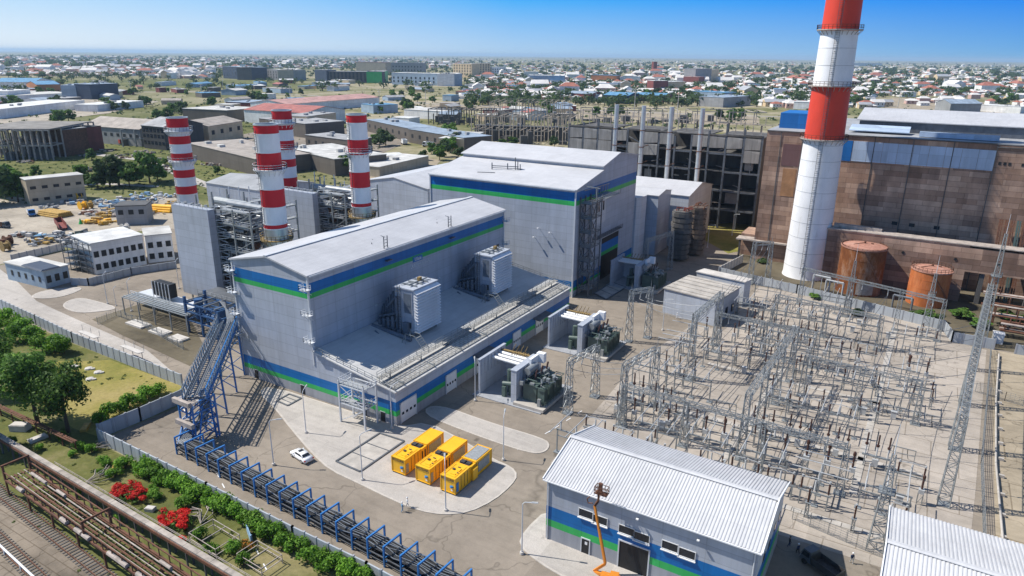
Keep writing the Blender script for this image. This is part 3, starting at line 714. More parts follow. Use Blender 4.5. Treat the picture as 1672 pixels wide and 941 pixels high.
# ---------------------------------------------------------------- heat recovery boilers
def hrsg(x0, x1, y0, y1, z1, wx, label, seed):
    r = random.Random(seed)
    t = thing('heat_recovery_boiler', label, 'boiler', ((x0 + x1) / 2, (y0 + y1) / 2, 0))
    m = MB(t); m.box(x0, wx, y0, y0 + 2.2, 2.5, z1); m.build('clad_wall', M['clad'])
    m = MB(t); m.box(x0 + .8, wx - 3.2, y0 + 2.2, y1 - 1, 3, z1 - 3); m.build('casing', M['steelD'])
    m = MB(t)
    xs = [x0 + .3, (x0 + wx) / 2, wx, (wx + x1) / 2, x1]; ys = [y0 + 2.5 + (y1 - y0 - 3) * k / 3 for k in range(4)]
    for x in xs:
        for y in ys: m.bar((x, y, 0), (x, y, z1 + (1.5 if y > y0 + 3 else .5)), .38)
    for k in range(8):
        z = 3 + k * (z1 - 3) / 7
        for y in ys: m.bar((xs[2] - 4, y, z), (x1, y, z), .26)
        for x in xs[2:]: m.bar((x, ys[0], z), (x, ys[-1], z), .26)
    for k in range(0, 7, 2):
        z = 3 + k * (z1 - 3) / 7; z2 = z + (z1 - 3) / 7
        m.bar((wx, ys[1], z), (wx, ys[2], z2), .2); m.bar((x1, ys[0], z), (x1, ys[1], z2), .2); m.bar((xs[3], ys[0], z), (x1, ys[0], z2), .2)
    m.build('steel_frame', M['steel'])
    m = MB(t)
    for k in range(8):
        z = 3 + k * (z1 - 3) / 7
        m.box(wx - .4, x1, ys[0], ys[0] + 2, z + .1, z + .2); m.box(wx - .4, wx + 1.8, ys[0], ys[-1], z + .1, z + .2); m.box(x1 - 1.6, x1, ys[0], ys[-1], z + .1, z + .2)
    m.build('gallery', M['grating'])
    m = MB(t)
    for k in range(8):
        z = 3.2 + k * (z1 - 3) / 7; m.rail([(wx + .1, ys[0], z), (x1, ys[0], z), (x1, ys[-1], z)], 1.1, 2.2, .08)
    m.rail([(x0, y0, z1), (wx, y0, z1)], 1.1, 2, .09); m.build('railing', M['steelL'])
    m = MB(t)
    for k in range(120):      # pipe tangle
        x = r.uniform(wx - 2, x1 - .8); y = r.uniform(ys[0] + .3, ys[-1] - .5); z = r.uniform(4, z1 - 1.5); rr = r.choice((.14, .2, .3, .45)); L = r.uniform(2, 7)
        p = [(x, y, z)]
        for q in range(r.randint(2, 3)):
            ax = r.randint(0, 2); a = list(p[-1]); a[ax] += r.choice((-1, 1)) * L
            a = [min(max(a[0], wx - 2), x1 - .5), min(max(a[1], ys[0] + .3), ys[-1]), min(max(a[2], 3), z1)]; p.append(tuple(a))
        p = [q for i, q in enumerate(p) if i == 0 or (Vector(q) - Vector(p[i - 1])).length > .3]
        m.path(p, rr, 7, 0)
    for k in range(9): m.tube((wx - 1, ys[0] + .8 + k * 1.6, z1 - 4), (x1 - 2, ys[0] + .8 + k * 1.6, z1 - 4.4), .38, n=8)
    m.build('pipework', M['pipe'])
    m = MB(t)
    for k in range(22):
        x = r.uniform(wx - 1, x1 - 1); y = r.uniform(ys[0] + .6, ys[-1] - 1); z = r.uniform(3, z1 - 3)
        m.cbox(x, y, z, r.uniform(.8, 2.4), r.uniform(.8, 2.4), r.uniform(.6, 2.2))
    m.build('cabinet', M['rust'])
    m = MB(t); m.tube((wx - 1, ys[1], z1 + .6), (x1 - 1, ys[1], z1 + .6), 1.0, n=14); m.build('steam_drum', M['pipe'])
    m = MB(t); m.tube((x0 + 2, ys[2], z1 - 1), (wx + 2, ys[2], z1 - 1), 1.3, n=14); m.build('steam_drum', M['steel'])
    for k in range(5): m = MB(t); m.tube((x0 + 2 + k * 3, y0 + 3.2, z1 - 3), (x0 + 2 + k * 3, y0 + 3.2, z1 + .4), .5, n=10); m.build('riser_pipe', M['steel'])
    m = MB(t)
    for k in range(14):
        z = z1 - 1.5 - k * 1.75
        m.bar((wx + .05, y0 + 2.2, z), (wx + 3.2, y0 + 3.4, z + .5), .16); m.tube((wx - .2, y0 + 3.2, z - .5), (wx + 2.8, y0 + 3.2, z - .8), .13, n=6)
    m.build('stub_pipe', M['steelL'])
    for k in range(4):
        m = MB(t); m.bar((x0 + 1.5 + k * 4.5, y1 - 4, z1), (x0 + 1.5 + k * 4.5, y1 - 4, z1 + r.uniform(2, 4.5)), .2); m.build('vent_mast', M['steelL'])
    return t
hrsg(-183.6, -153.5, 118.9, 138, 28.9, -167.7, 'pipe filled boiler frame behind a tall grey clad wall, nearest the road', 5)
hrsg(-179.5, -153.5, 154.5, 172.5, 28.2, -164.8, 'pipe filled boiler frame between the two nearer red and white stacks', 9)
# ---------------------------------------------------------------- red and white stacks
def banded(prof_r, bands, n=32):
    """bands [(z_top, material)] from the bottom up"""
    out = []; z0 = bands[0][0]
    return out
def stack(x, y, z0, ztop, r0, bands, plats, label, pm='rustrail', rtop=None):
    t = thing('striped_stack', label, 'chimney', (x, y, 0), 'red and white striped stacks')
    mats = [M['redp'], M['whitep'], M['silver']]
    m = MB(t); prof = [(r0 * 1.0, 0, 2)]
    for zt, k in bands:
        prof.append((r0, zt, k))
    m.lathe(x, y, prof, 32); m.f.pop(); m.m.pop()
    m.build('shaft', mats, smooth=True)
    m = MB(t); m.lathe(x, y, [(r0 - .02, ztop - .02), (r0 + .12, ztop - .02), (r0 + .12, ztop + .25), (r0 - .35, ztop + .25), (r0 - .35, ztop - 6)], 32); m.build('rim', M['silver'])
    m = MB(t)
    for zt, k in bands: 
        if zt < ztop: m.lathe(x, y, [(r0, zt - .12), (r0 + .1, zt - .12), (r0 + .1, zt + .12), (r0, zt + .12)], 32); m.f.pop(); m.m.pop()
    m.build('flange_ring', mats[1])
    for z, big in plats:
        m = MB(t); R1 = r0 + 1.15
        m.lathe(x, y, [(r0, z - .2), (R1, z - .2), (R1, z), (r0, z)], 32); m.f.pop(); m.m.pop()
        for k in range(16):
            a = k * math.pi / 8; m.bar((x + r0 * math.cos(a), y + r0 * math.sin(a), z - 1.6), (x + R1 * math.cos(a), y + R1 * math.sin(a), z - .15), .12)
        pl = m.build('platform', M[pm] if big else M['steelL'])
        m = MB(t); pts = [(x + R1 * math.cos(k * math.pi / 12), y + R1 * math.sin(k * math.pi / 12), z) for k in range(25)]
        m.rail(pts, 1.2, 1, .09); m.build('railing', M[pm] if big else M['steelL'], pl)
    m = MB(t); a = math.radians(-100); c, s = math.cos(a), math.sin(a)
    m.ladder((x + c * (r0 + .25), y + s * (r0 + .25), 4), (x + c * (r0 + .25), y + s * (r0 + .25), ztop - .6), (c, s, 0), .6); m.build('ladder', M['steelD'])
    return t
def fr(z0, z1, L): return [(z1 - (z1 - z0) * f, k) for f, k in L]
L2 = [(1.0, 2), (.9, 2), (.857, 0), (.707, 1), (.545, 0), (.382, 1), (.228, 0), (.073, 1), (0, 0)]
# bands listed bottom up: (height reached, material used up to there)
def upb(z0, z1): return [(z0, 2), (z1 - (z1 - z0) * .90, 2), (z1 - (z1 - z0) * .857, 0), (z1 - (z1 - z0) * .707, 1), (z1 - (z1 - z0) * .545, 0), (z1 - (z1 - z0) * .382, 1), (z1 - (z1 - z0) * .228, 0), (z1 - (z1 - z0) * .073, 1), (z1, 0)]
stack(-141.9, 119.8, 24.6, 53.2, 2.95, upb(24.6, 53.2), ((24.6, True), (42.5, False)), 'red and white stack nearest the turbine hall roof, with ochre base platform')
stack(-141.6, 151.5, 24.7, 53.6, 2.85, upb(24.7, 53.6), ((24.7, True), (43.4, False)), 'red and white stack standing alone right of the other three')
def fit(x, y, pts):      # heights of photo rows on a shaft at x, y
    o = []
    for py, k in pts:
        best = min(range(0, 900), key=lambda i: abs(seen((x, y, i * .1))[1] - py)); o.append((best * .1, k))
    return o
x, y = -213, 144.3
b1 = fit(x, y, ((328, 1), (315.7, 1), (301.7, 0), (288.9, 1), (275.5, 0), (261.5, 1), (248.7, 0), (234.7, 1), (220.7, 0), (208, 1), (192.6, 0)))
b1 = [(b1[0][0], 1)] + b1[1:]
stack(x, y, b1[0][0], b1[-1][0], 3.25, b1, ((fit(x, y, ((262, 0),))[0][0], False), (fit(x, y, ((213, 0),))[0][0], False)), 'narrow banded red and white stack at the left, behind the clad boiler wall', 'steelL')
x, y = -187.0, 164.8
b3 = fit(x, y, ((330, 1), (305, 1), (288, 0), (272, 1), (258, 0), (244, 1), (228, 0), (212, 1), (203, 0), (195, 1), (181, 0)))
stack(x, y, b3[0][0], b3[-1][0], 3.2, b3, ((fit(x, y, ((240, 0),))[0][0], False), (fit(x, y, ((200, 0),))[0][0], False)), 'red and white stack half hidden behind the nearest striped stack', 'steelL')
# ---------------------------------------------------------------- transformers in their fire walls
def insulator(m, p, q, r=.16, n=7, mm=0, seg=8):
    """ribbed insulator"""
    p, q = Vector(p), Vector(q)
    m.tube(p, q, r * .55, r * .55, seg, mm)
    for k in range(n):
        a = p.lerp(q, (k + .2) / n); b = p.lerp(q, (k + .75) / n); m.tube(a, b, r, r * .7, seg, mm)
def transformer(x, y, label, wall=True):
    """x, y: near left foot of the tall fire wall"""
    t = thing('transformer', label, 'transformer', (x + 9, y + 6, 0), 'oil transformers behind fire walls')
    def fw_(x0, x1, y0, y1, h, nm='fire_wall'):
        m = MB(t); m.box(x0, x1, y0, y1, .1, h); m.box(x0 - .12, x1 + .12, y0 - .12, y1 + .12, h, h + .18)
        n = int((y1 - y0) / 1.35)
        for k in range(n):
            yy = y0 + .5 + k * 1.35; m.box(x1, x1 + .18, yy, yy + .55, h * .55, h)
        return m.build(nm, M['clad'])
    m = MB(t); m.box(x - .8, x + 16, y - 1.2, y + 13.5, .02, .22); m.build('pad', M['plinth'])
    fw_(x, x + .45, y, y + 10.5, 8.0); fw_(x + 8.2, x + 9.5, y, y + 9.5, 7.6)
    m = MB(t); m.box(x, x + 9, y + 10.6, y + 11.0, .1, 6.5); m.build('back_wall', M['clad2'])
    m = MB(t)
    for k in range(3): m.tube((x + .4, y + 5 + k * 1.5, 7.0), (x + 9, y + 4 + k * 1.5, 7.3), .38, n=10)
    m.build('bus_duct', M['white'])
    m = MB(t); m.bar((x + .4, y + 8.8, 7.4), (x + 9, y + 8.8, 7.4), .5, .3)
    for k in range(6): m.bar((x + 4 + k * .6, y + 7.2, 7.5), (x + 4 + k * .6, y + 9.6, 7.5), .14)
    for k in range(4): m.bar((x + 3 + k, y + 9.4, 7.4), (x + 3.6 + k, y + 9.8, 9), .12)
    m.build('cable_tray', M['rustrail'])
    m = MB(t)
    for k in range(5): m.cbox(x + 5.6 + (k % 2), y + 1.6 + k * 1.2, .2, .8, .8, 2.4 + (k % 3) * .5)
    m.tube((x + 5, y + 2, 3), (x + 7.4, y + 2.4, 3.2), .5, n=10); m.tube((x + 5.6, y + 4, 2.6), (x + 5.6, y + 4, 5.6), .6, n=12); m.build('switchgear_box', M['tgreen'])
    # tank
    tx = x + 10.4
    m = MB(t); m.box(tx, tx + 3.2, y + 1.4, y + 9.4, .8, 4.6); m.box(tx - .12, tx + 3.35, y + 1.2, y + 9.6, 4.6, 4.8); tank = m.build('tank', M['tgreen'])
    m = MB(t)
    for k in range(7): m.box(tx + 3.2, tx + 3.35, y + 1.8 + k * 1.15, y + 1.95 + k * 1.15, .9, 4.5)
    m.build('stiffener', M['tgreen'], tank)
    for s in range(4):
        m = MB(t); yy = y + .9 + s * 2.15
        for k in range(9): m.box(tx + 3.7, tx + 5.3, yy + k * .2, yy + k * .2 + .07, 1.2, 4.4)
        for zz in (1.4, 4.2): m.tube((tx + 3.1, yy + .8, zz), (tx + 5.2, yy + .8, zz), .12, n=6)
        m.build('radiator', M['tgreen'])
    m = MB(t); m.tube((tx + .3, y + 2.4, 6.9), (tx + .3, y + 6.2, 6.9), .8, n=16); m.bar((tx + .3, y + 2.8, 4.8), (tx + .3, y + 2.8, 6.4), .2); m.bar((tx + .3, y + 5.8, 4.8), (tx + .3, y + 5.8, 6.4), .2); m.build('conservator', M['steel'])
    for k in range(3):
        m = MB(t); b = Vector((tx + 1.9, y + 3 + k * 2.4, 4.8)); insulator(m, b + Vector((0, 0, .3)), b + Vector((.5, 0, 2.9)), .24, 9, 0); m.tube(b, b + Vector((0, 0, .5)), .4, n=10, m=1); m.build('bushing', [M['brown'], M['tgreen']])
    m = MB(t); m.path([(tx + 3.4, y + .6, 4.9), (tx + 5.3, y + .6, 4.9), (tx + 5.4, y + 9.6, 4.9), (tx + 3.4, y + 9.6, 4.9)], .09)
    for k in range(5): m.path([(tx + .6, y + 1.8 + k * 1.6, 4.9), (tx + .6 + (k % 2), y + 1.8 + k * 1.6, 5.7), (tx + 3, y + 2 + k * 1.6, 5.5)], .13)
    m.rail([(tx + 5.7, y + .4, .9), (tx + 5.7, y + 10, .9)], 1.1, 1.3, .08); m.build('pipework', M['tgreen'])
    m = MB(t); m.box(tx + .8, tx + 2.4, y + 6.2, y + 8.8, 4.8, 6.0); m.cbox(tx + 4.4, y + .4, .8, .7, .6, 1.7); m.build('control_cabinet', M['steel'])
    rq = random.Random(int(y))
    m = MB(t)
    for k in range(12):
        a_ = Vector((tx + rq.uniform(-.5, 5.5), y + rq.uniform(.5, 9.5), rq.uniform(4.8, 6))); b_ = a_ + Vector((rq.uniform(-1.6, 1.6), rq.uniform(-1.6, 1.6), rq.uniform(-.2, .8))); m.path([a_, b_, b_ + Vector((0, 0, -1.2))], rq.choice((.07, .1, .16)), 6)
    m.build('oil_pipe', M['steel'])
    for k in range(9): m = MB(t); m.cbox(tx + rq.uniform(0, 5.2), y + rq.uniform(.5, 9.5), 4.8, rq.uniform(.3, 1), rq.uniform(.3, 1), rq.uniform(.3, .9)); m.build('fitting', M['steel'])
    m = MB(t); m.box(x + 9.6, x + 10.2, y + 5, y + 9.4, .2, 8.6); m.box(x + 9.7, x + 11.5, y + 8.2, y + 9.4, 6.8, 8.9); m.build('cooling_duct', M['whitep'])
    m = MB(t); m.box(tx - 1.2, tx + 6, y - .8, y + 11, .22, .85); m.build('plinth', M['conc'])
    return t
transformer(-76.2, 114.5, 'green transformer between pale fire walls nearest the yellow generators')
transformer(-75.6, 145.2, 'green transformer between pale fire walls farther along the annex')
transformer(-82.5, 200.5, 'transformer in the shadow of the boiler hall side')
# ---------------------------------------------------------------- lattice gantries
WIRES = []
def gantry(a, b, h, label, w=1.6, name='gantry', n=9, ins=3, drop=2.0, over=0, bw=1.0):
    """a, b: feet (ground points)"""
    a, b = Vector(a), Vector(b); a.z = b.z = 0
    t = thing(name, label, 'gantry', (a + b) / 2)
    for p in (a, b):
        m = MB(t); m.lattice(p, p + Vector((0, 0, h)), w, w * .55, n, .115); m.box(p.x - w * .6, p.x + w * .6, p.y - w * .6, p.y + w * .6, 0, .25); m.build('column', M['steel'])
    d = (b - a); L = d.length; d.normalize()
    m = MB(t); m.lattice(a + Vector((0, 0, h - bw * .5)) - d * over, b + Vector((0, 0, h - bw * .5)) + d * over, bw, bw, max(4, int(L / 1.4)), .11); m.build('beam', M['steel'])
    s = Vector((-d.y, d.x, 0)); tips = []
    for k in range(ins):
        c = a.lerp(b, (k + .5) / ins) + Vector((0, 0, h - bw))
        m = MB(t); insulator(m, c, c + Vector((0, 0, -drop)) + s * .5, .15, 8); m.build('insulator_string', M['porc']); tips.append(c + Vector((0, 0, -drop)) + s * .5)
    m = MB(t)
    for p in (a, b): m.tube(p + Vector((0, 0, h)), p + Vector((0, 0, h + 1.8)), .07, .03, 6)
    m.build('lightning_rod', M['steel'])
    return tips
nwire = 0
def wire(p, q, sag=.6, r=.06):
    global nwire
    p, q = Vector(p), Vector(q); m = MB(); n = 5; pts = [p.lerp(q, k / n) - Vector((0, 0, sag * 4 * (k / n) * (1 - k / n))) for k in range(n + 1)]
    m.path(pts, r, 4); nwire += 1
    m.single('overhead_wire', 'thin aluminium wire strung between the switchyard gantries', 'wire', M['steelD'], (p + q) / 2, 'overhead wires of the switchyard')
g1 = gantry(P(927, 675), P(971, 648), 12.2, 'lattice gantry beside the near transformer')
g2 = gantry(P(1014, 694), P(1066, 662), 13.5, 'lattice gantry with long beam at the corner of the corrugated warehouse')
g3 = gantry(P(1026, 558), P(1057, 552), 14, 'lattice gantry nearest the shadow of the boiler hall')
g4 = gantry(P(1125, 620), P(1168, 575), 16, 'tall lattice gantry in front of the grey control building')
g5 = gantry(P(1224, 464), P(1252, 462), 14, 'lattice gantry in front of the foot of the big chimney')
g6 = gantry(P(1052, 455), P(1093, 440), 13.5, 'dark lattice gantry in front of the ribbed coil stack')
for a, b in zip(g1, g2): wire(a, b)
for a, b in zip(g3, g4): wire(a, b)
for a, b in zip(g4, g5): wire(a, b, 1.5)
# long yard gantries (rows of columns with a continuous girder)
def row_gantry(feet, h, label, w=1.2, bw=.75, ins=2, t_=.11):
    feet = [Vector((f[0], f[1], 0)) for f in feet]
    t = thing('yard_gantry', label, 'gantry', sum(feet, Vector()) / len(feet), 'long lattice gantries of the switchyard'); tips = []
    for p in feet:
        m = MB(t); m.lattice(p, p + Vector((0, 0, h)), w, w * .6, max(5, int(h / 1.4)), t_); m.box(p.x - .9, p.x + .9, p.y - .9, p.y + .9, 0, .22); m.build('column', M['steel'])
    for a, b in zip(feet, feet[1:]):
        m = MB(t); m.lattice(a + Vector((0, 0, h - bw / 2)), b + Vector((0, 0, h - bw / 2)), bw, bw, max(4, int((b - a).length / 1.4)), t_ * .9); m.build('beam', M['steel'])
        d = (b - a).normalized(); s = Vector((-d.y, d.x, 0))
        for k in range(ins):
            c = a.lerp(b, (k + .5) / ins) + Vector((0, 0, h - bw)); m = MB(t); insulator(m, c, c + Vector((0, 0, -1.8)), .15, 7); m.build('insulator_string', M['porc']); tips.append(c - Vector((0, 0, 1.8)))
    return tips
rA = row_gantry([(-21, 118), (-20.5, 131), (-20, 144), (-19.5, 157)], 13.5, 'long lattice gantry running away through the middle of the switchyard', 1.4, .95)
rB = row_gantry([(-44, 117.5), (-31.5, 117), (-17.5, 116.5), (-4, 116)], 9.5, 'lattice gantry across the front of the switchyard behind the corrugated warehouse')
rC = row_gantry([(-16, 151), (-5, 150.5), (6, 150)], 9.5, 'lattice gantry across the right middle of the switchyard')
rD = row_gantry([(-40, 169), (-28, 168.5), (-16, 168)], 9, 'lattice gantry across the back left of the switchyard')
rE = row_gantry([(-27, 214), (-14, 210), (-1, 206), (9, 203)], 11.5, 'lattice gantry along the back of the switchyard in front of the rusty tanks')
rF = row_gantry([(11.2, 121.8), (12.7, 143), (14.5, 165), (16.5, 187), (18, 206)], 16.5, 'tall lattice gantry along the right edge of the switchyard', 1.8, 1.1, 2, .12)
rG = row_gantry([(-30, 192), (-17, 190), (-4, 188)], 9, 'lattice gantry in the back right of the switchyard')
rdr = random.Random(6)
for k, c in enumerate(rA): 
    wire(c, rF[min(len(rF) - 1, k)], 1.6)
for a, b in zip(rB, rD): wire(a, b, 1.4)
for a, b in zip(rC, rG): wire(a, b, 1.2)
for a, b in zip(rG, rE): wire(a, b, .8)
for a, b in zip(rD, rE): wire(a, b, 1.4)
for tips in (rA, rB, rC, rD, rE, rG, g1, g2, g4):
    for c in tips: wire(c, (c.x + rdr.uniform(-.8, .8), c.y + rdr.uniform(1.5, 4), 5.6), .5, .045)
for k in range(7): wire((-46 + k * 8, 117, 9), (-42 + k * 8, 169, 8.6), 1.5)
def mast(x, y, h, label, w=2.4):
    t = thing('lattice_mast', label, 'mast', (x, y, 0), 'free standing lattice masts')
    m = MB(t); m.lattice((x, y, 0), (x, y, h), w, .5, int(h / 1.5), .13); m.build('mast', M['steel'])
    m = MB(t); m.tube((x, y, h), (x, y, h + 5), .08, .03, 6); m.build('lightning_rod', M['steelL'])
    m = MB(t); m.box(x - w * .5, x + w * .5, y - w * .5, y + w * .5, h * .62, h * .62 + .1); m.rail([(x - w * .5, y - w * .5, h * .62), (x + w * .5, y - w * .5, h * .62), (x + w * .5, y + w * .5, h * .62)], 1, 1, .08); m.build('platform', M['steel'])
mast(18.9, 209, 29, 'tallest lattice mast at the back right corner of the switchyard', 2.3)
mast(2.5, 104, 16, 'lattice mast standing alone left of the lower right corrugated roof', 2.2)
mast(-14, 216.5, 15, 'lattice mast between the chimney and the larger rusty tank', 1.8)
mast(6, 211, 16, 'lattice mast in front of the smaller orange tank', 1.8)
# ---------------------------------------------------------------- switchyard apparatus: one of each kind, then copies
def kind_post():
    t = thing('post_insulator', '', 'insulator', (0, 0, 0)); m = MB(t); m.lattice((0, 0, 0), (0, 0, 2.6), .5, .4, 3, .1); m.box(-.4, .4, -.4, .4, 2.6, 2.7); m.build('pedestal', M['steel'])
    m = MB(t); insulator(m, (0, 0, 2.7), (0, 0, 5.2), .17, 9); m.build('insulator', M['brown']); m = MB(t); m.tube((0, 0, 5.2), (0, 0, 5.45), .16, n=8); m.build('cap', M['porc']); return t
def kind_disc():
    t = thing('disconnector', '', 'disconnector', (0, 0, 0)); m = MB(t)
    for x in (-2, 2):
        for y in (-.5, .5): m.bar((x, y, 0), (x, y, 2.6), .16)
        m.bar((x, -.5, .2), (x, .5, 2.4), .1)
    for y in (-.5, .5): m.bar((-2.4, y, 2.6), (2.4, y, 2.6), .18, .22)
    m.build('support_frame', M['steel'])
    for x in (-2, 0, 2):
        m = MB(t); insulator(m, (x, 0, 2.7), (x, 0, 4.6), .18, 8); m.build('insulator', M['brown'] if x else M['porc'])
    m = MB(t); m.bar((-2, 0, 4.7), (0, 0, 4.9), .12); m.bar((0, 0, 4.9), (2, 0, 4.7), .12); m.tube((-2, 0, 4.6), (-2, 0, 5), .16, n=6); m.tube((2, 0, 4.6), (2, 0, 5), .16, n=6); m.build('arm', M['porc']); return t
def kind_breaker():
    t = thing('circuit_breaker', '', 'breaker', (0, 0, 0)); m = MB(t)
    for x in (-1.8, 0, 1.8): m.bar((x, -.4, 0), (x, -.4, 2.2), .18); m.bar((x, .4, 0), (x, .4, 2.2), .18)
    m.bar((-2.3, 0, 2.2), (2.3, 0, 2.2), .5, .25); m.build('support_frame', M['steel'])
    for x in (-1.8, 0, 1.8):
        m = MB(t); insulator(m, (x, 0, 2.35), (x, 0, 4.3), .16, 8); m.build('insulator', M['porc']); m = MB(t); insulator(m, (x, 0, 4.5), (x, 0, 6.6), .18, 8); m.tube((x, 0, 4.25), (x, 0, 4.55), .3, n=8); m.build('interrupter', M['brown'])
    m = MB(t); m.box(-.5, .5, -.9, -.45, .6, 2.0); m.build('drive_cabinet', M['porc']); return t
def kind_vt():
    t = thing('instrument_transformer', '', 'transformer', (0, 0, 0)); m = MB(t)
    for x, y in ((-.4, -.4), (.4, -.4), (.4, .4), (-.4, .4)): m.bar((x, y, 0), (x, y, 2.2), .12)
    m.bar((-.4, -.4, .2), (.4, -.4, 2), .08); m.bar((.4, -.4, .2), (.4, .4, 2), .08); m.build('pedestal', M['steel'])
    m = MB(t); m.box(-.45, .45, -.45, .45, 2.2, 3.0); m.build('tank', M['porc']); m = MB(t); insulator(m, (0, 0, 3), (0, 0, 5), .2, 8); m.build('insulator', M['brown'])
    m = MB(t); m.lathe(0, 0, [(.1, 5), (.26, 5.1), (.26, 5.6), (.1, 5.85)], 10); m.build('head', M['brown']); return t
def kind_bus():
    t = thing('busbar_support', '', 'support', (0, 0, 0)); m = MB(t)
    for x in (-3.6, 0, 3.6): m.bar((x, 0, 0), (x, 0, 4.6), .2); m.box(x - .5, x + .5, -.5, .5, 0, .15)
    m.bar((-3.8, 0, 4.6), (3.8, 0, 4.6), .2, .25); m.bar((-3.8, 0, 3.4), (3.8, 0, 3.4), .14); m.build('frame', M['steel'])
    for x in (-3, 0, 3):
        m = MB(t); insulator(m, (x, 0, 4.7), (x, 0, 6.2), .17, 6); m.build('insulator', M['porc'])
    m = MB(t)
    for x in (-3, 0, 3): m.tube((x, -4.4, 6.25), (x, 4.4, 6.25), .09, n=6)
    m.build('busbar', M['porc']); return t
def kind_cab():
    t = thing('marshalling_cabinet', '', 'cabinet', (0, 0, 0)); m = MB(t); m.box(-.5, .5, -.35, .35, .2, 1.6); m.box(-.6, .6, -.45, .45, 1.6, 1.7); m.build('cabinet', M['porc'])
    m = MB(t); m.box(-.55, .55, -.4, .4, 0, .2); m.build('base', M['conc']); return t
def kind_pipe():
    t = thing('cable_stand', '', 'frame', (0, 0, 0)); m = MB(t)
    for x in (-2.2, 2.2): m.bar((x, 0, 0), (x, 0, 2.8), .13)
    m.bar((-2.2, 0, 2.8), (2.2, 0, 2.8), .13); m.bar((-2.2, 0, 1.6), (2.2, 0, 1.6), .1); m.build('frame', M['steel'])
    m = MB(t); m.path([(-1.5, 0, 2.8), (-1.5, .5, 1.2), (-1.2, 1.2, .1)], .06); m.path([(.8, 0, 2.8), (.9, .6, 1.4), (1.2, 1.3, .1)], .06); m.build('cable', M['cable']); return t
KINDS = dict(post=kind_post, disc=kind_disc, brk=kind_breaker, vt=kind_vt, bus=kind_bus, cab=kind_cab, cfr=kind_pipe)
KLAB = dict(post=('brown ribbed post insulator on a short lattice pedestal', 'post insulators of the switchyard'),
            disc=('disconnector with three upright insulators on a low grey frame', 'disconnectors of the switchyard'),
            brk=('three pole circuit breaker with tall brown insulators', 'circuit breakers of the switchyard'),
            vt=('instrument transformer with a dark head on a four legged pedestal', 'instrument transformers of the switchyard'),
            bus=('busbar support frame carrying three pale tubes', 'busbar supports of the switchyard'),
            cab=('small grey marshalling cabinet on the switchyard slabs', 'cabinets of the switchyard'),
            cfr=('low pipe frame with hanging black cables', 'cable frames of the switchyard'))
PROTO = {}; rY = random.Random(3)
def gear(k, x, y, rz=0, s=1.0):
    if k not in PROTO:
        PROTO[k] = KINDS[k](); o = PROTO[k]; o.location = (x, y, .05); o.rotation_euler = (0, 0, rz)
    else: o = dup(PROTO[k], (x, y, .05), rz)
    o['label'] = KLAB[k][0]; o['group'] = KLAB[k][1]
    o.scale = (s, s, s); return o
def free(x, y):
    if x < -39 and y > 176: return False
    if x > -40 and y > 219 - (x + 40) * .22: return False
    if x > 8.5 or y < 101: return False
    if x > -11 and y < 103: return False
    a, b = seen((x, y, 0))
    if 1130 < a < 1240 and 622 < b < 672: return False
    return True
cyc = ['bus', 'post', 'disc', 'bus', 'vt', 'disc', 'brk', 'cfr', 'bus', 'disc', 'post', 'cfr']
for i, y in enumerate([102.5, 106, 110, 113.5, 120, 124, 128, 133, 137, 141, 146, 150, 154.5, 159, 163, 167.5, 172.5, 177, 182, 186.5, 191, 196, 201, 206, 211]):
    k = cyc[i % len(cyc)]
    step = {'bus': 9.5, 'post': 3.4, 'disc': 5.6, 'vt': 3.6, 'brk': 6.6, 'cfr': 5.4}[k]
    x = -47 + (i * 1.7) % 3
    while x < 9:
        if free(x, y) and rY.random() < (.8 if x < -12 else .62): gear(k, x + rY.uniform(-.2, .2), y + rY.uniform(-.3, .3), 0 if rY.random() < .85 else math.pi / 2, rY.uniform(.92, 1.12))
        x += step
for k in range(16):
    x, y = rY.uniform(-46, 7), rY.uniform(102, 205)
    if free(x, y): gear('cab', x, y)
# low cable trench covers crossing the slabs
for k, (x0, y0, x1, y1) in enumerate(((-24, 103, -22, 165), (-2, 117, -1, 205), (-46, 108, 8, 106.8), (-38, 130.5, 8, 129.5), (-38, 156.8, 8, 155.5))):
    m = MB(); a, b = Vector((x0, y0, .1)), Vector((x1, y1, .1)); n = int((b - a).length / 1.5)
    for i in range(n): m.bar(a.lerp(b, i / n), a.lerp(b, (i + .93) / n), 1.3, .16)
    m.single('cable_trench', ['cable trench lids running back under the middle gantry', 'cable trench lids running back near the right edge of the yard', 'cable trench lids across the front of the yard', 'cable trench lids across the yard just behind the front gantry', 'cable trench lids across the centre of the yard'][k], 'trench cover', M['conc'], (a + b) / 2)
# ---------------------------------------------------------------- control building and yard walls
t = thing('control_building', 'small grey control building with ribbed flat roof at the back left of the switchyard', 'building', (-50, 191, 0))
def rect4(a, b, depth):
    a, b = Vector((a[0], a[1], 0)), Vector((b[0], b[1], 0)); d = (b - a).normalized(); n = Vector((-d.y, d.x, 0)) * depth
    return [a, b, b + n, a + n]
q = [(-59.5, 185.5), (-43.8, 182.2), (-41.4, 198), (-57, 201)]
m = MB(t); m.prism(q, 0, 7.2); m.build('wall', M['clad'])
m = MB(t); m.prism([(-59.8, 185.2), (-43.4, 181.9), (-41.0, 198.3), (-57.3, 201.3)], 7.2, 7.5)
for k in range(5):
    f = k / 5 + .1; a = Vector((-59.5, 185.5, 7.6)).lerp(Vector((-57, 201, 7.6)), f); b = Vector((-43.8, 182.2, 7.6)).lerp(Vector((-41.4, 198, 7.6)), f); m.bar(a, b, .7, .3)
m.build('roof', M['conc'])
m = MB(t)
for f in (.25, .5, .75):
    a = Vector((-43.8, 182.2, 0)).lerp(Vector((-41.4, 198, 0)), f); m.cbox(a.x + .05, a.y, 1.2, .3, 1.6, 2.2, rz=-.0)
m.build('window', M['glass'])
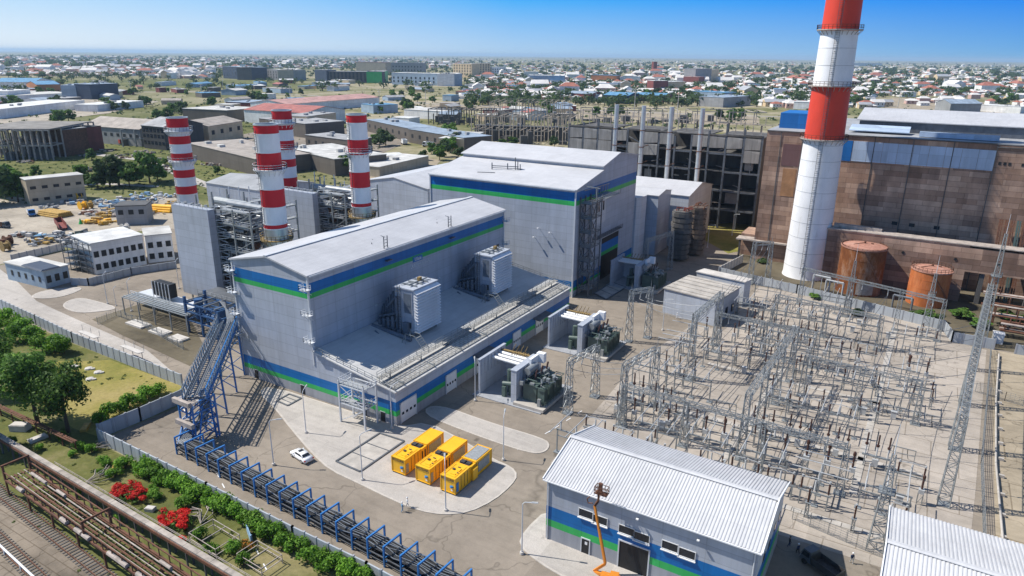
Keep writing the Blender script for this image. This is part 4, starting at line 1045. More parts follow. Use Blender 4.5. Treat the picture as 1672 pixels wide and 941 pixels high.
t = thing('control_annex', 'grey flat block behind the control building', 'building', (-49, 208, 0)); m = MB(t); m.prism([(-56, 205), (-41, 202.3), (-40, 206), (-55, 209)], 0, 7.6); m.build('wall', M['clad2']); m = MB(t); m.prism([(-56.3, 204.8), (-40.8, 202), (-39.7, 206.2), (-55, 209.3)], 7.6, 7.9); m.build('roof', M['concw'])
def panel_wall(name, pts, h, label, mt='fence', step=2.6, th=.22, z0=0):
    pts = [Vector((p[0], p[1], 0)) for p in pts]
    t = thing(name, label, 'wall', pts[len(pts) // 2])
    for a, b in zip(pts, pts[1:]):
        L = (b - a).length; n = max(1, round(L / step)); m = MB(t)
        for k in range(n): m.bar(a.lerp(b, (k + .02) / n) + Vector((0, 0, h / 2)), a.lerp(b, (k + .98) / n) + Vector((0, 0, h / 2)), th, h)
        m.build('panel', M[mt])
        m = MB(t)
        for k in range(n + 1): p = a.lerp(b, k / n); m.cbox(p.x, p.y, 0, th + .12, th + .12, h + .12, 0)
        m.build('post', M['plinth'])
    return t
panel_wall('yard_wall', [(-55.5, 230.3), (-29.5, 224.2), (10.2, 212.9)], 2.8, 'low grey wall between the switchyard and the rusty tanks')
panel_wall('yard_wall', [(10.4, 212.7), (12.3, 204.5), (21.5, 204.5)], 2.8, 'short kinked grey wall at the back right corner of the switchyard')
panel_wall('yard_wall', [(26, 204), (38, 203.6)], 2.6, 'grey wall stub at the right edge of the picture beyond the yard')
panel_wall('yard_wall', [(-55.5, 230), (-52.5, 250)], 3, 'pale wall running back from the yard corner toward the burnt hall', 'concw')
# wire fence behind the front warehouse
def wire_fence(pts, label, h=2.2, mt='steel'):
    pts = [Vector((p[0], p[1], 0)) for p in pts]; t = thing('wire_fence', label, 'fence', pts[0])
    m = MB(t)
    for a, b in zip(pts, pts[1:]):
        n = max(1, round((b - a).length / 3))
        for k in range(n + 1): p = a.lerp(b, k / n); m.bar(p, p + Vector((0, 0, h)), .1)
    m.build('post', M[mt]); m = MB(t)
    for a, b in zip(pts, pts[1:]):
        for k in range(6): m.bar(a + Vector((0, 0, .1 + k * (h - .15) / 5)), b + Vector((0, 0, .1 + k * (h - .15) / 5)), .04)
        n = max(1, round((b - a).length / .8))
        for k in range(n): p = a.lerp(b, k / n); m.bar(p, p + Vector((0, 0, h)), .03)
    m.build('mesh', M[mt])
wire_fence([(-9.5, 104.5), (4, 101.8), (14, 101)], 'wire mesh fence between the two corrugated warehouses and the switchyard')
wire_fence([(16.4, 101), (17, 140), (20.8, 203)], 'wire mesh fence along the right edge of the switchyard')
wire_fence([P(160, 530), P(190, 516), P(226, 530), P(300, 572)], 'wire mesh fence around the sunk yard in front of the clad boiler wall')
wire_fence([P(1592, 640), P(1640, 655), P(1700, 672)], 'wire mesh fence across the right lane')
# pale pipe run along the right lane, on low blocks
m = MB(); pts = [(19.0, 108, .7), (19.2, 140, .7), (20.5, 170, .7), (22.4, 200, .7)]; m.path(pts, .18, 8)
for k in range(14): m.cbox(19 + k * .24, 110 + k * 6.6, 0, .8, .5, .6)
m.single('lagged_pipe', 'pale lagged pipe on low blocks along the right lane', 'pipe', M['conc'], (20, 150, 0))
m = MB(); m.path([(28.5, 110, .5), (31, 205, .5)], .35, 8, 0); m.path([(29.4, 110, .9), (31.9, 205, .9)], .2, 8, 0)
m.single('dark_pipe', 'dark pipe pair along the right edge of the picture', 'pipe', M['steelD'], (30, 150, 0))
# ---------------------------------------------------------------- corrugated warehouses
def warehouse(x0, x1, y0, y1, ze, zr, label, full=True):
    t = thing('warehouse', label, 'warehouse', ((x0 + x1) / 2, (y0 + y1) / 2, 0)); ym = (y0 + y1) / 2
    B = [(2.5, 3), (3.7, 2), (6.0, 1)]
    m = MB(t); banded_wall(m, x0, y0, x1, y0, ze, ze, B); banded_wall(m, x1, y1, x0, y1, ze, ze, B)
    for x, f in ((x1, False), (x0, True)):
        z = 0
        for zz, k in B:
            q = [(x, y0, z), (x, y1, z), (x, y1, zz), (x, y0, zz)]; m.face(q[::-1] if f else q, k); z = zz
        q = [(x, y0, z), (x, y1, z), (x, y1, ze), (x, ym, zr - .15), (x, y0, ze)]; m.face(q[::-1] if f else q, 4)
    m.build('wall', CL)
    m = MB(t); pitch = .45; n = int((x1 - x0 + .8) / pitch); xs = x0 - .4          # trapezoid ribs, real folds in the sheet
    for k in range(n):
        a = xs + k * pitch; prof = [(a, 0), (a + .14, 0), (a + .2, .075), (a + .38, .075), (a + pitch, 0)]
        for (xa, za), (xb, zb) in zip(prof, prof[1:]):
            m.face([(xa, y0 - .5, ze + .05 + za), (xb, y0 - .5, ze + .05 + zb), (xb, ym, zr + zb), (xa, ym, zr + za)])
            m.face([(xa, ym, zr + za), (xb, ym, zr + zb), (xb, y1 + .5, ze + .05 + zb), (xa, y1 + .5, ze + .05 + za)])
    for (ya, za, yb, zb) in ((y0 - .5, ze, ym, zr - .05), (ym, zr - .05, y1 + .5, ze)):
        m.face([(xs, ya, za), (xs, yb, zb), (x1 + .4, yb, zb), (x1 + .4, ya, za)])
    r = m.build('roof', M['corr'])
    m = MB(t)
    for s in (-1, 1): m.hexa([(xs, ym, zr + .14), (xs, ym + s * .45, zr + .06), (x1 + .4, ym + s * .45, zr + .06), (x1 + .4, ym, zr + .14)], [(xs, ym, zr + .2), (xs, ym + s * .45, zr + .13), (x1 + .4, ym + s * .45, zr + .13), (x1 + .4, ym, zr + .2)])
    m.build('ridge_cap', M['corr'], r)
    m = MB(t)
    for x in (xs - .08, x1 + .45):
        m.bar((x, y0 - .5, ze + .1), (x, ym, zr + .12), .14, .3); m.bar((x, ym, zr + .12), (x, y1 + .5, ze + .1), .14, .3)
    m.bar((xs, y0 - .58, ze - .02), (x1 + .4, y0 - .58, ze - .02), .14, .18); m.build('verge_trim', M['whitep'])
    return t
M['corr'] = roof_mat('corrugated_white_roof', (.58, .58, .585), .5, .14, 6, 1)
WX0, WX1, WY0, WY1 = -40.9, -10.4, 79.7, 97.0
w = warehouse(WX0, WX1, WY0, WY1, 10.6, 13.2, 'corrugated white roofed warehouse with dark gate and blue green bands')
def win(x, zc, a, wd, hh):
    m = MB(a); y = WY0
    m.box(x - wd / 2, x + wd / 2, y - .06, y + .05, zc - hh / 2, zc + hh / 2); p = m.build('window', M['glass'])
    m = MB(a)
    for xx in (x - wd / 2 - .04, x + wd / 2 + .04): m.box(xx - .04, xx + .04, y - .13, y - .062, zc - hh / 2 - .1, zc + hh / 2 + .1)
    for z in (zc - hh / 2, zc + hh / 2): m.box(x - wd / 2, x + wd / 2, y - .128, y - .063, z - .06, z + .06)
    m.box(x - wd / 2 - .15, x + wd / 2 + .15, y - .3, y - .13, zc - hh / 2 - .22, zc - hh / 2 - .1); m.build('frame', M['white'], p)
def onwall(px_, py_, y):      # point of the plane Y = y seen at a photo position
    d = fw * FPX + rt * (px_ - CX) - up * (py_ - CY); k = y / d.y; return d.x * k, CAMH + d.z * k
for a in ((957, 839), (980, 849), (1023, 866), (1048, 877), (1094, 892), (1122, 904)):
    x, z = onwall(a[0], a[1], WY0); win(x, z, w, 2.2, 1.35)
x, z = onwall(956, 891, WY0)
m = MB(w); m.box(x - .6, x + .6, WY0 - .07, WY0 + .03, .1, 2.5); d = m.build('door', M['dark'])
m = MB(w)
for xx in (x - .68, x + .68): m.box(xx - .08, xx + .08, WY0 - .12, WY0 - .0, .1, 2.6)
m.box(x - .76, x + .76, WY0 - .122, WY0, 2.6, 2.76); m.build('frame', M['steelL'], d)
m = MB(w); m.box(x - .1, x + .3, WY0 - .09, WY0 - .075, 1.7, 2.2); m.build('notice', M['white'], d)
xa, _ = onwall(1011, 900, WY0); xb, _ = onwall(1057, 930, WY0)
m = MB(w); m.box(xa, xb, WY0 - .05, WY0 + .03, .05, 4.5); d = m.build('gate', M['dark'])
m = MB(w)
for xx in (xa - .1, xb + .1): m.box(xx - .1, xx + .1, WY0 - .14, WY0, .02, 4.6)
m.box(xa - .2, xb + .2, WY0 - .142, WY0, 4.6, 4.8); m.build('frame', M['steelL'], d)
for y, z in ((84, 5.7), (87.5, 5.4), (91, 6), (94.5, 5.6)):
    m = MB(w); m.box(WX1 - .02, WX1 + .06, y, y + 1.2, z, z + 1.1); m.build('window', M['glass'])
m = MB(w); m.path([(WX0 + .3, WY0 - .12, 10.4), (WX0 + .3, WY0 - .12, .2)], .09, 6); m.path([(WX1 - .4, WY0 - .12, 10.4), (WX1 - .4, WY0 - .12, .2)], .09, 6); m.build('downpipe', M['steelL'])
for xx in (-26.5, -18): 
    m = MB(w); m.bar((xx, WY0, 9.3), (xx, WY0 - .5, 9.5), .08); m.cbox(xx, WY0 - .6, 9.4, .35, .3, .16); m.build('wall_lamp', M['white'])
warehouse(3.6, 44, 74.5, 98.4, 10.6, 13.2, 'corrugated white roof building cut off by the lower right corner')
# ---------------------------------------------------------------- boom lift
b = P(990, 950); t = thing('boom_lift', 'orange boom lift raised against the warehouse wall with a red basket', 'boom lift', (b.x, b.y, 0))
m = MB(t); m.cbox(b.x + .6, b.y - .5, .35, 2.6, 2.2, .9, 0, .2); m.cbox(b.x + 1.2, b.y - .3, 1.25, 1.2, 1.4, .7, 0, .2); m.build('chassis', M['orange'])
for dx, dy in ((-.5, -1.5), (1.7, -1.4), (-.5, .6), (1.7, .7)): 
    m = MB(t); m.tube((b.x + dx, b.y + dy, .42), (b.x + dx, b.y + dy + .35, .42), .42, n=12); m.build('wheel', M['tyre'])
def wp(px_, py_, y): x, z = onwall(px_, py_, y); return Vector((x, y, z))
k0 = wp(967, 934, 77.0); k1 = wp(988, 921, 77.2); k2 = wp(971, 826, 77.6); k3 = wp(977, 818, 77.8)
m = MB(t); m.bar((b.x + .8, b.y - .2, 1.4), k0, .35); m.bar(k0, k1, .34); m.bar(k1, k2, .26, .3); m.bar(k1 + Vector((0, 0, .2)), k2.lerp(k1, .4) + Vector((0, 0, .1)), .2, .4); m.build('boom', M['orange'])
m = MB(t); m.bar(k2, k3, .3); m.path([k2 + Vector((-.3, 0, .3)), k2 + Vector((-1, 0, .1)), k2 + Vector((-1.2, 0, .7)), k2 + Vector((-.8, 0, 1.2))], .08); m.bar(k3, k3 + Vector((0, 0, 1.4)), .25); m.build('jib', M['rust'])
c = k3 + Vector((.4, 0, 1.3)); m = MB(t); m.box(c.x - .9, c.x + .9, c.y - .5, c.y + .5, c.z, c.z + .1); m.rail([(c.x - .9, c.y - .5, c.z), (c.x + .9, c.y - .5, c.z), (c.x + .9, c.y + .5, c.z), (c.x - .9, c.y + .5, c.z), (c.x - .9, c.y - .5, c.z)], 1.1, .6, .07); m.build('basket', M['rust'])
m = MB(t); m.cbox(c.x - .2, c.y, c.z + .1, .5, .4, 1.5); m.build('control_box', M['rust'])
# ---------------------------------------------------------------- yellow generator containers
def generator(x, y, label, third=False):
    """x, y near left corner; long side runs along +Y"""
    W, L, H = 2.9, 11.2, 3.15; t = thing('generator_container', label, 'generator', (x + W / 2, y + L / 2, .14), 'yellow generator containers'); z = .14
    def part(nm, y0, y1, h, m_='yellow', ins=0):
        m = MB(t); m.box(x + ins, x + W - ins, y + y0, y + y1, z + .25, z + h)
        for xx in (x + ins, x + W - ins):
            for yy in (y + y0, y + y1): m.cbox(xx, yy, z + .2, .16, .16, h - .12)
        for zz in (z + .3, z + h - .02):
            for xx in (x + ins, x + W - ins): m.bar((xx, y + y0, zz), (xx, y + y1, zz), .14, .14)
            for yy in (y0, y1): m.bar((x + ins, y + yy, zz), (x + W - ins, y + yy, zz), .14, .14)
        return m.build(nm, M[m_])
    f = part('front_module', 0, 4.4, H); part('middle_module', 4.45, 6.15, H - .2, ins=.05); r = part('rear_module', 6.2, L, H)
    m = MB(t); m.box(x + .1, x + W - .1, y, y + L, z, z + .25); m.build('skid', M['dark'])
    m = MB(t)
    for k in range(6): m.box(x + .5, x + W - .5, y + 4.6 + k * .25, y + 4.72 + k * .25, z + H - .19, z + H - .06)
    m.cbox(x + .9, y + 5.3, z + H - .2, .9, .9, .3); m.cbox(x + 2.0, y + 5.4, z + H - .2, .8, .8, .25); m.build('radiator_fan', M['grille'])
    m = MB(t); m.box(x + W, x + W + .09, y + 6.9, y + 10.4, z + .8, z + 2.6); m.build('louvre', M['grating'], r)
    m = MB(t); m.box(x + W, x + W + .08, y + .3, y + .95, z + .45, z + 2.2); m.build('door', M['grating'] if not third else M['pblue'], f)
    m = MB(t)
    for yy in (1.7, 2.7, 3.6): m.box(x + W, x + W + .05, y + yy, y + yy + .06, z + .4, z + H - .3)
    for yy in (5.1, 5.9): m.box(x + W - .1, x + W + .02, y + yy - .3, y + yy, z + .5, z + 2.4)
    m.box(x + W, x + W + .1, y + 6.3, y + 6.5, z + .4, z + 2.8); m.build('panel_gap', M['grille'], f)
    m = MB(t); m.bar((x + .4, y + .5, z + H + .05), (x + .4, y + 4, z + H + .05), .08, .06); m.bar((x + W - .4, y + .5, z + H + .05), (x + W - .4, y + 4, z + H + .05), .08, .06); m.bar((x + .4, y + .5, z + H + .05), (x + W - .4, y + .5, z + H + .05), .08, .06)
    m.cbox(x + 1.7, y + 1.2, z + H, .9, .4, .12); m.cbox(x + 2.0, y + 2.6, z + H, .4, .8, .16); m.build('lifting_rail', M['yellow'], f)
    m = MB(t); m.box(x + .8, x + 1.2, y + 2.2, y + 2.6, z + H, z + H + .2); m.cbox(x + 2.2, y + 1.8, z + H, .3, .25, .1); m.cbox(x + 1.5, y + 3.3, z + H, .5, .2, .1); m.build('roof_fitting', M['grille'], f)
    if third:
        m = MB(t); m.box(x + .2, x + W - .2, y + 6.6, y + L - .3, z + H, z + H + .1); m.build('roof_grille', M['grating'], r)
        m = MB(t); m.box(x + W, x + W + .5, y + 4.7, y + 6.1, z + .4, z + 2.5)
        m.build('side_cabinet', M['yellow'])
    # dark lettering along the top of the end wall and a pale round mark
    text('ENERGY POWER' if False else 'NNYOLUINN', .44, (x + W * .5, y - .10, z + 2.72), (math.pi / 2, 0, 0), M['grille'], f)
    m = MB(t); m.tube((x + W * .78, y - .085, z + 1.75), (x + W * .78, y - .1, z + 1.45), .3, n=14, m=0); m.box(x + W * .72, x + W * .84, y - .095, y - .08, z + .75, z + 1.05, 1); m.build('emblem', [M['sign'], M['white']], f)
generator(-72.4, 81.3, 'yellow generator container on the left of the three')
generator(-67.05, 81.3, 'yellow generator container in the middle of the three')
generator(-61.7, 81.2, 'yellow generator container on the right with grey roof grille', True)
# ---------------------------------------------------------------- white car and shaded truck
def sedan(loc, rz, label):
    t = thing('car', label, 'car', loc, None, rz)
    L, W = 4.7, 1.82
    def loft(m, secs, mt):
        rows = [m.vs(s) for s in secs]; n = len(secs[0])
        for a, b in zip(rows, rows[1:]):
            for k in range(n): m.f.append((a + k, a + (k + 1) % n, b + (k + 1) % n, b + k)); m.m.append(mt)
        m.f.append(tuple(rows[0] + k for k in range(n))[::-1]); m.m.append(mt); m.f.append(tuple(rows[-1] + k for k in range(n))); m.m.append(mt)
    m = MB(); secs = []
    for x, w_, zt in ((-2.35, .72, .62), (-2.25, .84, .86), (-1.9, .9, .95), (-1.2, .91, .98), (0, .91, .97), (.9, .91, .94), (1.6, .89, .86), (2.1, .82, .74), (2.33, .66, .58)):
        secs.append([(x, -w_, .3), (x, w_, .3), (x, w_ + .02, .55), (x, w_ - .06, zt), (x, -w_ + .06, zt), (x, -w_ - .02, .55)])
    loft(m, secs, 0); b = m.build('body', M['carwhite'], t, True)
    m = MB(); secs = []
    for x, w_, zt in ((-1.75, .7, .97), (-1.15, .64, 1.36), (-.6, .63, 1.44), (.15, .63, 1.44), (.55, .65, 1.36), (1.15, .74, .96)):
        secs.append([(x, -w_ - .1, .93), (x, w_ + .1, .93), (x, w_, zt), (x, -w_, zt)])
    loft(m, secs, 0); m.build('cabin', M['carwhite'], t, True)
    m = MB()
    for s in (-1, 1): m.face([(-1.2, s * .762, 1.0), (.85, s * .775, 1.0), (.4, s * .69, 1.32), (-.9, s * .685, 1.34)][::s], 0)
    m.build('side_window', M['glass'], t)
    m = MB(); m.face([(-1.66, -.66, 1.06), (-1.21, -.58, 1.36), (-1.21, .58, 1.36), (-1.66, .66, 1.06)], 0); m.build('rear_window', M['glass'], t)
    m = MB(); m.face([(1.1, -.7, 1.02), (1.1, .7, 1.02), (.62, .58, 1.36), (.62, -.58, 1.36)], 0); m.build('windscreen', M['glass'], t)
    m = MB(); m.box(-.35, .3, -.42, .42, 1.435, 1.465); m.build('sunroof', M['glass'], t)
    for x in (-1.4, 1.4):
        for s in (-1, 1):
            m = MB(); m.tube((x, s * .72, .33), (x, s * .94, .33), .33, n=16); wl = m.build('wheel', M['tyre'], t); m = MB(); m.tube((x, s * .93, .33), (x, s * .955, .33), .19, n=10); m.build('rim', M['porc'], wl)
    for s in (-1, 1):
        m = MB(); m.box(-2.36, -2.22, s * .78 - .14, s * .78 + .14, .62, .78); m.build('tail_light', M['tail'], t)
        m = MB(); m.box(2.15, 2.3, s * .62 - .15, s * .62 + .15, .56, .68); m.build('headlight', M['glass'], t)
        m = MB(); m.box(.75, .95, s * .98 - .1, s * .98 + .1, .96, 1.1); m.build('mirror', M['carwhite'], t)
    return t
cc = (P(480, 740) + P(505, 757)) / 2
d = P(474, 737) - P(504, 757)
sedan((cc.x, cc.y, .02), math.atan2(d.y, d.x), 'white saloon car driving on the asphalt beside the gravel island').scale = (1.1, 1.1, 1.1)
def truck(loc, rz, label, cabm, bedm, s=1.0, cat='truck', bed_h=.9):
    t = thing('truck', label, cat, loc, None, rz); t.scale = (s, s, s)
    m = MB(); m.hexa([(1.2, -1.05, .6), (3.0, -1.05, .6), (3.0, 1.05, .6), (1.2, 1.05, .6)], [(1.25, -.98, 2.4), (2.5, -.98, 2.4), (2.5, .98, 2.4), (1.25, .98, 2.4)]); c = m.build('cab', cabm, t)
    m = MB(); m.face([(3.01, -.9, 1.3), (3.01, .9, 1.3), (2.58, .85, 2.25), (2.58, -.85, 2.25)]); m.build('windscreen', M['glass'], c)
    m = MB()
    for q in (-1, 1): m.face([(1.45, q * 1.06, 1.35), (2.7, q * 1.06, 1.35), (2.4, q * 1.03, 2.2), (1.45, q * 1.03, 2.2)][::q])
    m.build('side_window', M['glass'], c)
    m = MB(); m.box(-3, 1.1, -1.1, 1.1, .75, .9)
    for y in (-1.1, 1.04): m.box(-3, 1.1, y, y + .06, .9, .9 + bed_h)
    m.box(-3, -2.94, -1.04, 1.04, .9, .9 + bed_h); m.box(1.04, 1.1, -1.04, 1.04, .9, 1.1 + bed_h); m.build('bed', bedm, t)
    m = MB(); m.box(-2.9, 2.8, -.45, .45, .5, .74); m.build('chassis', M['steelD'], t)
    for x in (-1.9, 2.1):
        for q in (-1, 1): m = MB(); m.tube((x, q * .75, .45), (x, q * 1.08, .45), .45, n=14); m.build('wheel', M['tyre'], t)
    for q in (-.8, .8): m = MB(); m.box(2.98, 3.06, q - .15, q + .15, .75, .95); m.build('headlight', M['porc'], t)
    return t
p = P(1340, 932); truck((p.x, p.y, .1), math.radians(150), 'dark flatbed truck parked in the shadow between the two warehouses', M['steelD'], M['grille'])
p = P(52, 352); truck((p.x, p.y, .05), math.radians(-20), 'blue and white truck parked in the dusty storage yard', M['pblue'], M['white'], 1.25)
# ---------------------------------------------------------------- people
def person(loc, rz, label, shirt, legs, helmet=True, stride=.18):
    me = bpy.data.meshes.new('person')
    V = [(0, 0, .95), (0, 0, 1.2), (0, 0, 1.42), (0, 0, 1.52), (.02, 0, 1.66), (.03, 0, 1.74),
         (0, .1, .9), (stride, .11, .5), (stride * .6, .11, .09), (stride * .6 + .14, .12, .05),
         (0, -.1, .9), (-stride * .4, -.11, .5), (-stride * 1.5, -.11, .1), (-stride * 1.5 + .14, -.12, .05),
         (0, .2, 1.38), (-.05, .27, 1.12), (.1, .27, .9), (.14, .26, .82),
         (0, -.2, 1.38), (.05, -.27, 1.12), (.2, -.26, .94), (.25, -.25, .88)]
    E = [(0, 1), (1, 2), (2, 3), (3, 4), (4, 5), (0, 6), (6, 7), (7, 8), (8, 9), (0, 10), (10, 11), (11, 12), (12, 13), (2, 14), (14, 15), (15, 16), (16, 17), (2, 18), (18, 19), (19, 20), (20, 21)]
    rad = [.16, .15, .16, .06, .1, .07, .1, .075, .055, .045, .1, .075, .055, .045, .075, .055, .042, .035, .075, .055, .042, .035]
    me.from_pydata(V, E, []); ob = bpy.data.objects.new('person', me); COL.objects.link(ob)
    sk = ob.modifiers.new('skin', 'SKIN'); 
    for v, r_ in zip(me.skin_vertices[0].data, rad): v.radius = (r_, r_ * (.95))
    me.skin_vertices[0].data[0].use_root = True
    ss = ob.modifiers.new('sub', 'SUBSURF'); ss.levels = 1; ss.render_levels = 1
    dg = bpy.context.evaluated_depsgraph_get(); nm = bpy.data.meshes.new_from_object(ob.evaluated_get(dg))
    bpy.data.objects.remove(ob); bpy.data.meshes.remove(me)
    nm.name = 'person'; nm.materials.clear()
    for k in (M['skin'], shirt, legs): nm.materials.append(k)
    for p_ in nm.polygons:
        c = p_.center; p_.material_index = 0 if c.z > 1.5 else (2 if c.z < .93 and abs(c.y) < .2 else (0 if c.z < .9 else 1)); p_.use_smooth = True
    o = bpy.data.objects.new('person', nm); COL.objects.link(o); o.location = loc; o.rotation_euler = (0, 0, rz)
    tag(o, label, 'person')
    m = MB()
    m.lathe(.02, 0, [(.135, 1.7), (.14, 1.74), (.12, 1.83), (.06, 1.88), (.01, 1.89)], 12); m.build('helmet' if helmet else 'hair', M['white'] if helmet else M['dark'], o, True)
    return o
for a, rz, l, s, g, h in (((657, 836), 1.2, 'person in pale blue workwear and white helmet on the road by the gravel island', M['cloth2'], M['cloth2'], True),
                        ((665.5, 829), -2.2, 'person in white with helmet standing on the kerb by the gravel island', M['white'], M['porc'], True),
                        ((1288, 893), .4, 'person in dark clothes at the corner of the corrugated warehouse', M['dark'], M['cloth'], False),
                        ((1302, 905), 2.5, 'person in navy workwear at the edge of the warehouse shadow, right of another', M['cloth'], M['dark'], True),
                        ((1390, 920), -1, 'person in navy jacket and pale trousers walking alone near the lower right roof', M['cloth'], M['porc'], True),
                        ((1105, 521), .3, 'person in white standing before the control building', M['white'], M['white'], True),
                        ((1040, 462), .3, 'person in orange vest in the shadow by the boiler hall transformer', M['orange'], M['cloth'], True)):
    p = P(*a); person((p.x, p.y, .14 if a[0] == 665.5 else .05), rz, l, s, g, h)
# ---------------------------------------------------------------- street lamps
def lamp_proto(h):
    t = thing('street_lamp', '', 'street lamp', (0, 0, 0)); m = MB(); m.tube((0, 0, .3), (0, 0, h), .11, .07, 8); m.path([(0, 0, h), (.3, 0, h + .35), (1.6, 0, h + .55)], .06, 6); m.build('pole', M['steelL'], t)
    m = MB(); m.tube((0, 0, 0), (0, 0, .35), .35, .3, 10); m.build('base', M['concw'], t)
    m = MB(); m.hexa([(1.3, -.16, h + .46), (2.3, -.16, h + .56), (2.3, .16, h + .56), (1.3, .16, h + .46)], [(1.35, -.1, h + .6), (2.25, -.1, h + .68), (2.25, .1, h + .68), (1.35, .1, h + .6)]); m.build('lamp_head', M['porc'], t); return t
LP = [((592, 785), 1.2, 'street lamp beside the drainage pit left of the generators'), ((728, 835), 2.2, 'street lamp in front of the right yellow generator'), ((822, 752), 2, 'street lamp at the back right of the generator island'),
      ((500, 708), 2.0, 'street lamp on the gravel by the turbine hall gable'), ((447, 760), .6, 'street lamp between the white car and the blue cable rack'), ((776, 655), 2.2, 'street lamp in the shade by the near transformer'),
      ((852, 905), 0.3, 'street lamp at the tip of the warehouse apron'), ((176, 497), 2.2, 'left street lamp beside the triangular drive island'), ((215, 509), 2.2, 'street lamp right of the triangular drive island'), ((190, 500), 2.2, 'short street lamp between the two lamps of the drive island'),
      ((293, 472), 2.2, 'street lamp before the clad boiler wall'), ((1158, 362), 0, 'street lamp near the burnt hall on the dry lawn'), ((1155, 405), 0, 'street lamp on the road right of the ribbed coil stack'), ((1082, 540), 0, 'street lamp at the corner of the boiler hall shadow'),
      ((1195, 385), 0, 'street lamp in front of the brown hall corner'), ((1480, 420), 0, 'street lamp between the brown hall and the low brown wall'), ((640, 700), 1.5, 'street lamp by the annex roller door')]
lp = lamp_proto(8.6)
for k, (a, rz, l) in enumerate(LP):
    p = P(*a)
    if k == 0: o = lp; o.location = (p.x, p.y, .1); o.rotation_euler = (0, 0, rz)
    else: o = dup(lp, (p.x, p.y, .1), rz)
    o['label'] = l; o['group'] = 'street lamps of the plant'
    if 'short' in l: o.scale = (.7, .7, .6)
# ---------------------------------------------------------------- blue cable rack along the front road
t = thing('cable_rack', 'low blue portal rack carrying a thick bundle of black cables along the wall', 'cable rack', (-80, 64.5, 0))
A, B_ = Vector((-109.5, 66.8, 0)), Vector((-38, 62.6, 0)); d = (B_ - A).normalized(); s = Vector((-d.y, d.x, 0)); n = 22; rk = random.Random(4)
for k in range(n + 1):
    c = A.lerp(B_, k / n); m = MB(t); h = 3.5
    for q in (-1, 1): m.bar(c + s * q * 1.75, c + s * q * 1.75 + Vector((0, 0, h)), .24)
    m.bar(c - s * 1.85 + Vector((0, 0, h)), c + s * 1.85 + Vector((0, 0, h)), .24); m.bar(c - s * 1.75 + Vector((0, 0, .7)), c + s * 1.75 + Vector((0, 0, .7)), .18)
    m.bar(c - s * 1.75 + Vector((0, 0, 1.5)), c + s * 1.75 + Vector((0, 0, 1.5)), .14); m.build('portal', M['pblue'])
for q in (-1.75, 1.75):
    m = MB(t); m.bar(A + s * q + Vector((0, 0, 1.55)), B_ + s * q + Vector((0, 0, 1.55)), .14); m.bar(A + s * q + Vector((0, 0, .75)), B_ + s * q + Vector((0, 0, .75)), .1); m.build('side_rail', M['steelD'])
m = MB(t)
for k in range(46):
    o = rk.uniform(-1.55, 1.55); z = rk.choice((.85, 1.0, 1.2, 1.65, 1.8, 1.95)); r_ = rk.choice((.08, .11, .15)); pts = []
    for i in range(27):
        pts.append(A.lerp(B_, i / 26) + s * (o + rk.uniform(-.22, .22)) + Vector((0, 0, z + rk.uniform(-.12, .1)))); o = max(-1.5, min(1.5, o + rk.uniform(-.12, .12)))
    m.path(pts, r_, 5)
m.build('cable_bundle', M['cable'])
m = MB(t)
for o, z, r_ in ((-1.3, 2.15, .07), (-.5, 2.1, .06), (.3, 2.2, .07), (1.2, 2.15, .09), (.8, 2.05, .06), (0, 2.1, .05)): m.path([A.lerp(B_, i / 20) + s * max(-1.5, min(1.5, o + rk.gauss(0, .22))) + Vector((0, 0, z + rk.uniform(-.1, .1))) for i in range(21)], r_, 6)
m.build('pipe', M['pipe'])
M['bsteel'] = mat('blue_grey_steel', (.13, .19, .27), .5, .2, .25, .8)
# inclined blue bridge rising to the hall corner, and its drop tower
t = thing('pipe_bridge', 'blue inclined pipe bridge climbing from the cable rack to the corner of the turbine hall', 'pipe bridge', (-131, 86, 0))
a, b = P(318, 652, 9.0), P(372, 531, 12.0); d = (b - a).normalized(); s = Vector((d.y, -d.x, 0)).normalized() * 2.1
m = MB(t); m.bar(a + s, b + s, .34, .5); m.bar(a + s + Vector((0, 0, 2.0)), b + s + Vector((0, 0, 2.0)), .18)
for k in range(11): p = a.lerp(b, k / 10) + s; m.bar(p, p + Vector((0, 0, 2)), .16)
m.build('side_beam', M['pblue'])
m = MB(t)
for q in (-1, 1):
    m.bar(a + s * q * .97, b + s * q * .97, .3, .35); m.bar(a + s * q + Vector((0, 0, 2.0)), b + s * q + Vector((0, 0, 2.0)), .16); m.bar(a + s * q + Vector((0, 0, 1.0)), b + s * q + Vector((0, 0, 1.0)), .1)
    for k in range(21):
        p = a.lerp(b, k / 20) + s * q; m.bar(p, p + Vector((0, 0, 2.0)), .14)
        if k < 20: m.bar(p, a.lerp(b, (k + 1) / 20) + s * q + Vector((0, 0, 2.0)), .1)
for k in range(41): p = a.lerp(b, k / 40); m.bar(p - s, p + s, .14)
for q in (-1, 1): m.bar(a + s * q - Vector((0, 0, 1.6)), b + s * q - Vector((0, 0, 1.6)), .2)
for k in range(20):
    for q in (-1, 1): m.bar(a.lerp(b, k / 20) + s * q, a.lerp(b, (k + 1) / 20) + s * q - Vector((0, 0, 1.6)), .12)
m.build('truss', M['bsteel'])
m = MB(t)
for k in range(8): m.path([a + s * (-.85 + k * .24) + Vector((0, 0, .4 + (k % 3) * .35)), b + s * (-.85 + k * .24) + Vector((0, 0, .4 + (k % 3) * .35))], .13, 7)
for q in (-.95, .95): m.rail([tuple(a + s * q + Vector((0, 0, 2))), tuple(b + s * q + Vector((0, 0, 2)))], .8, 1.2, .06)
m.build('pipe', M['pipe'])
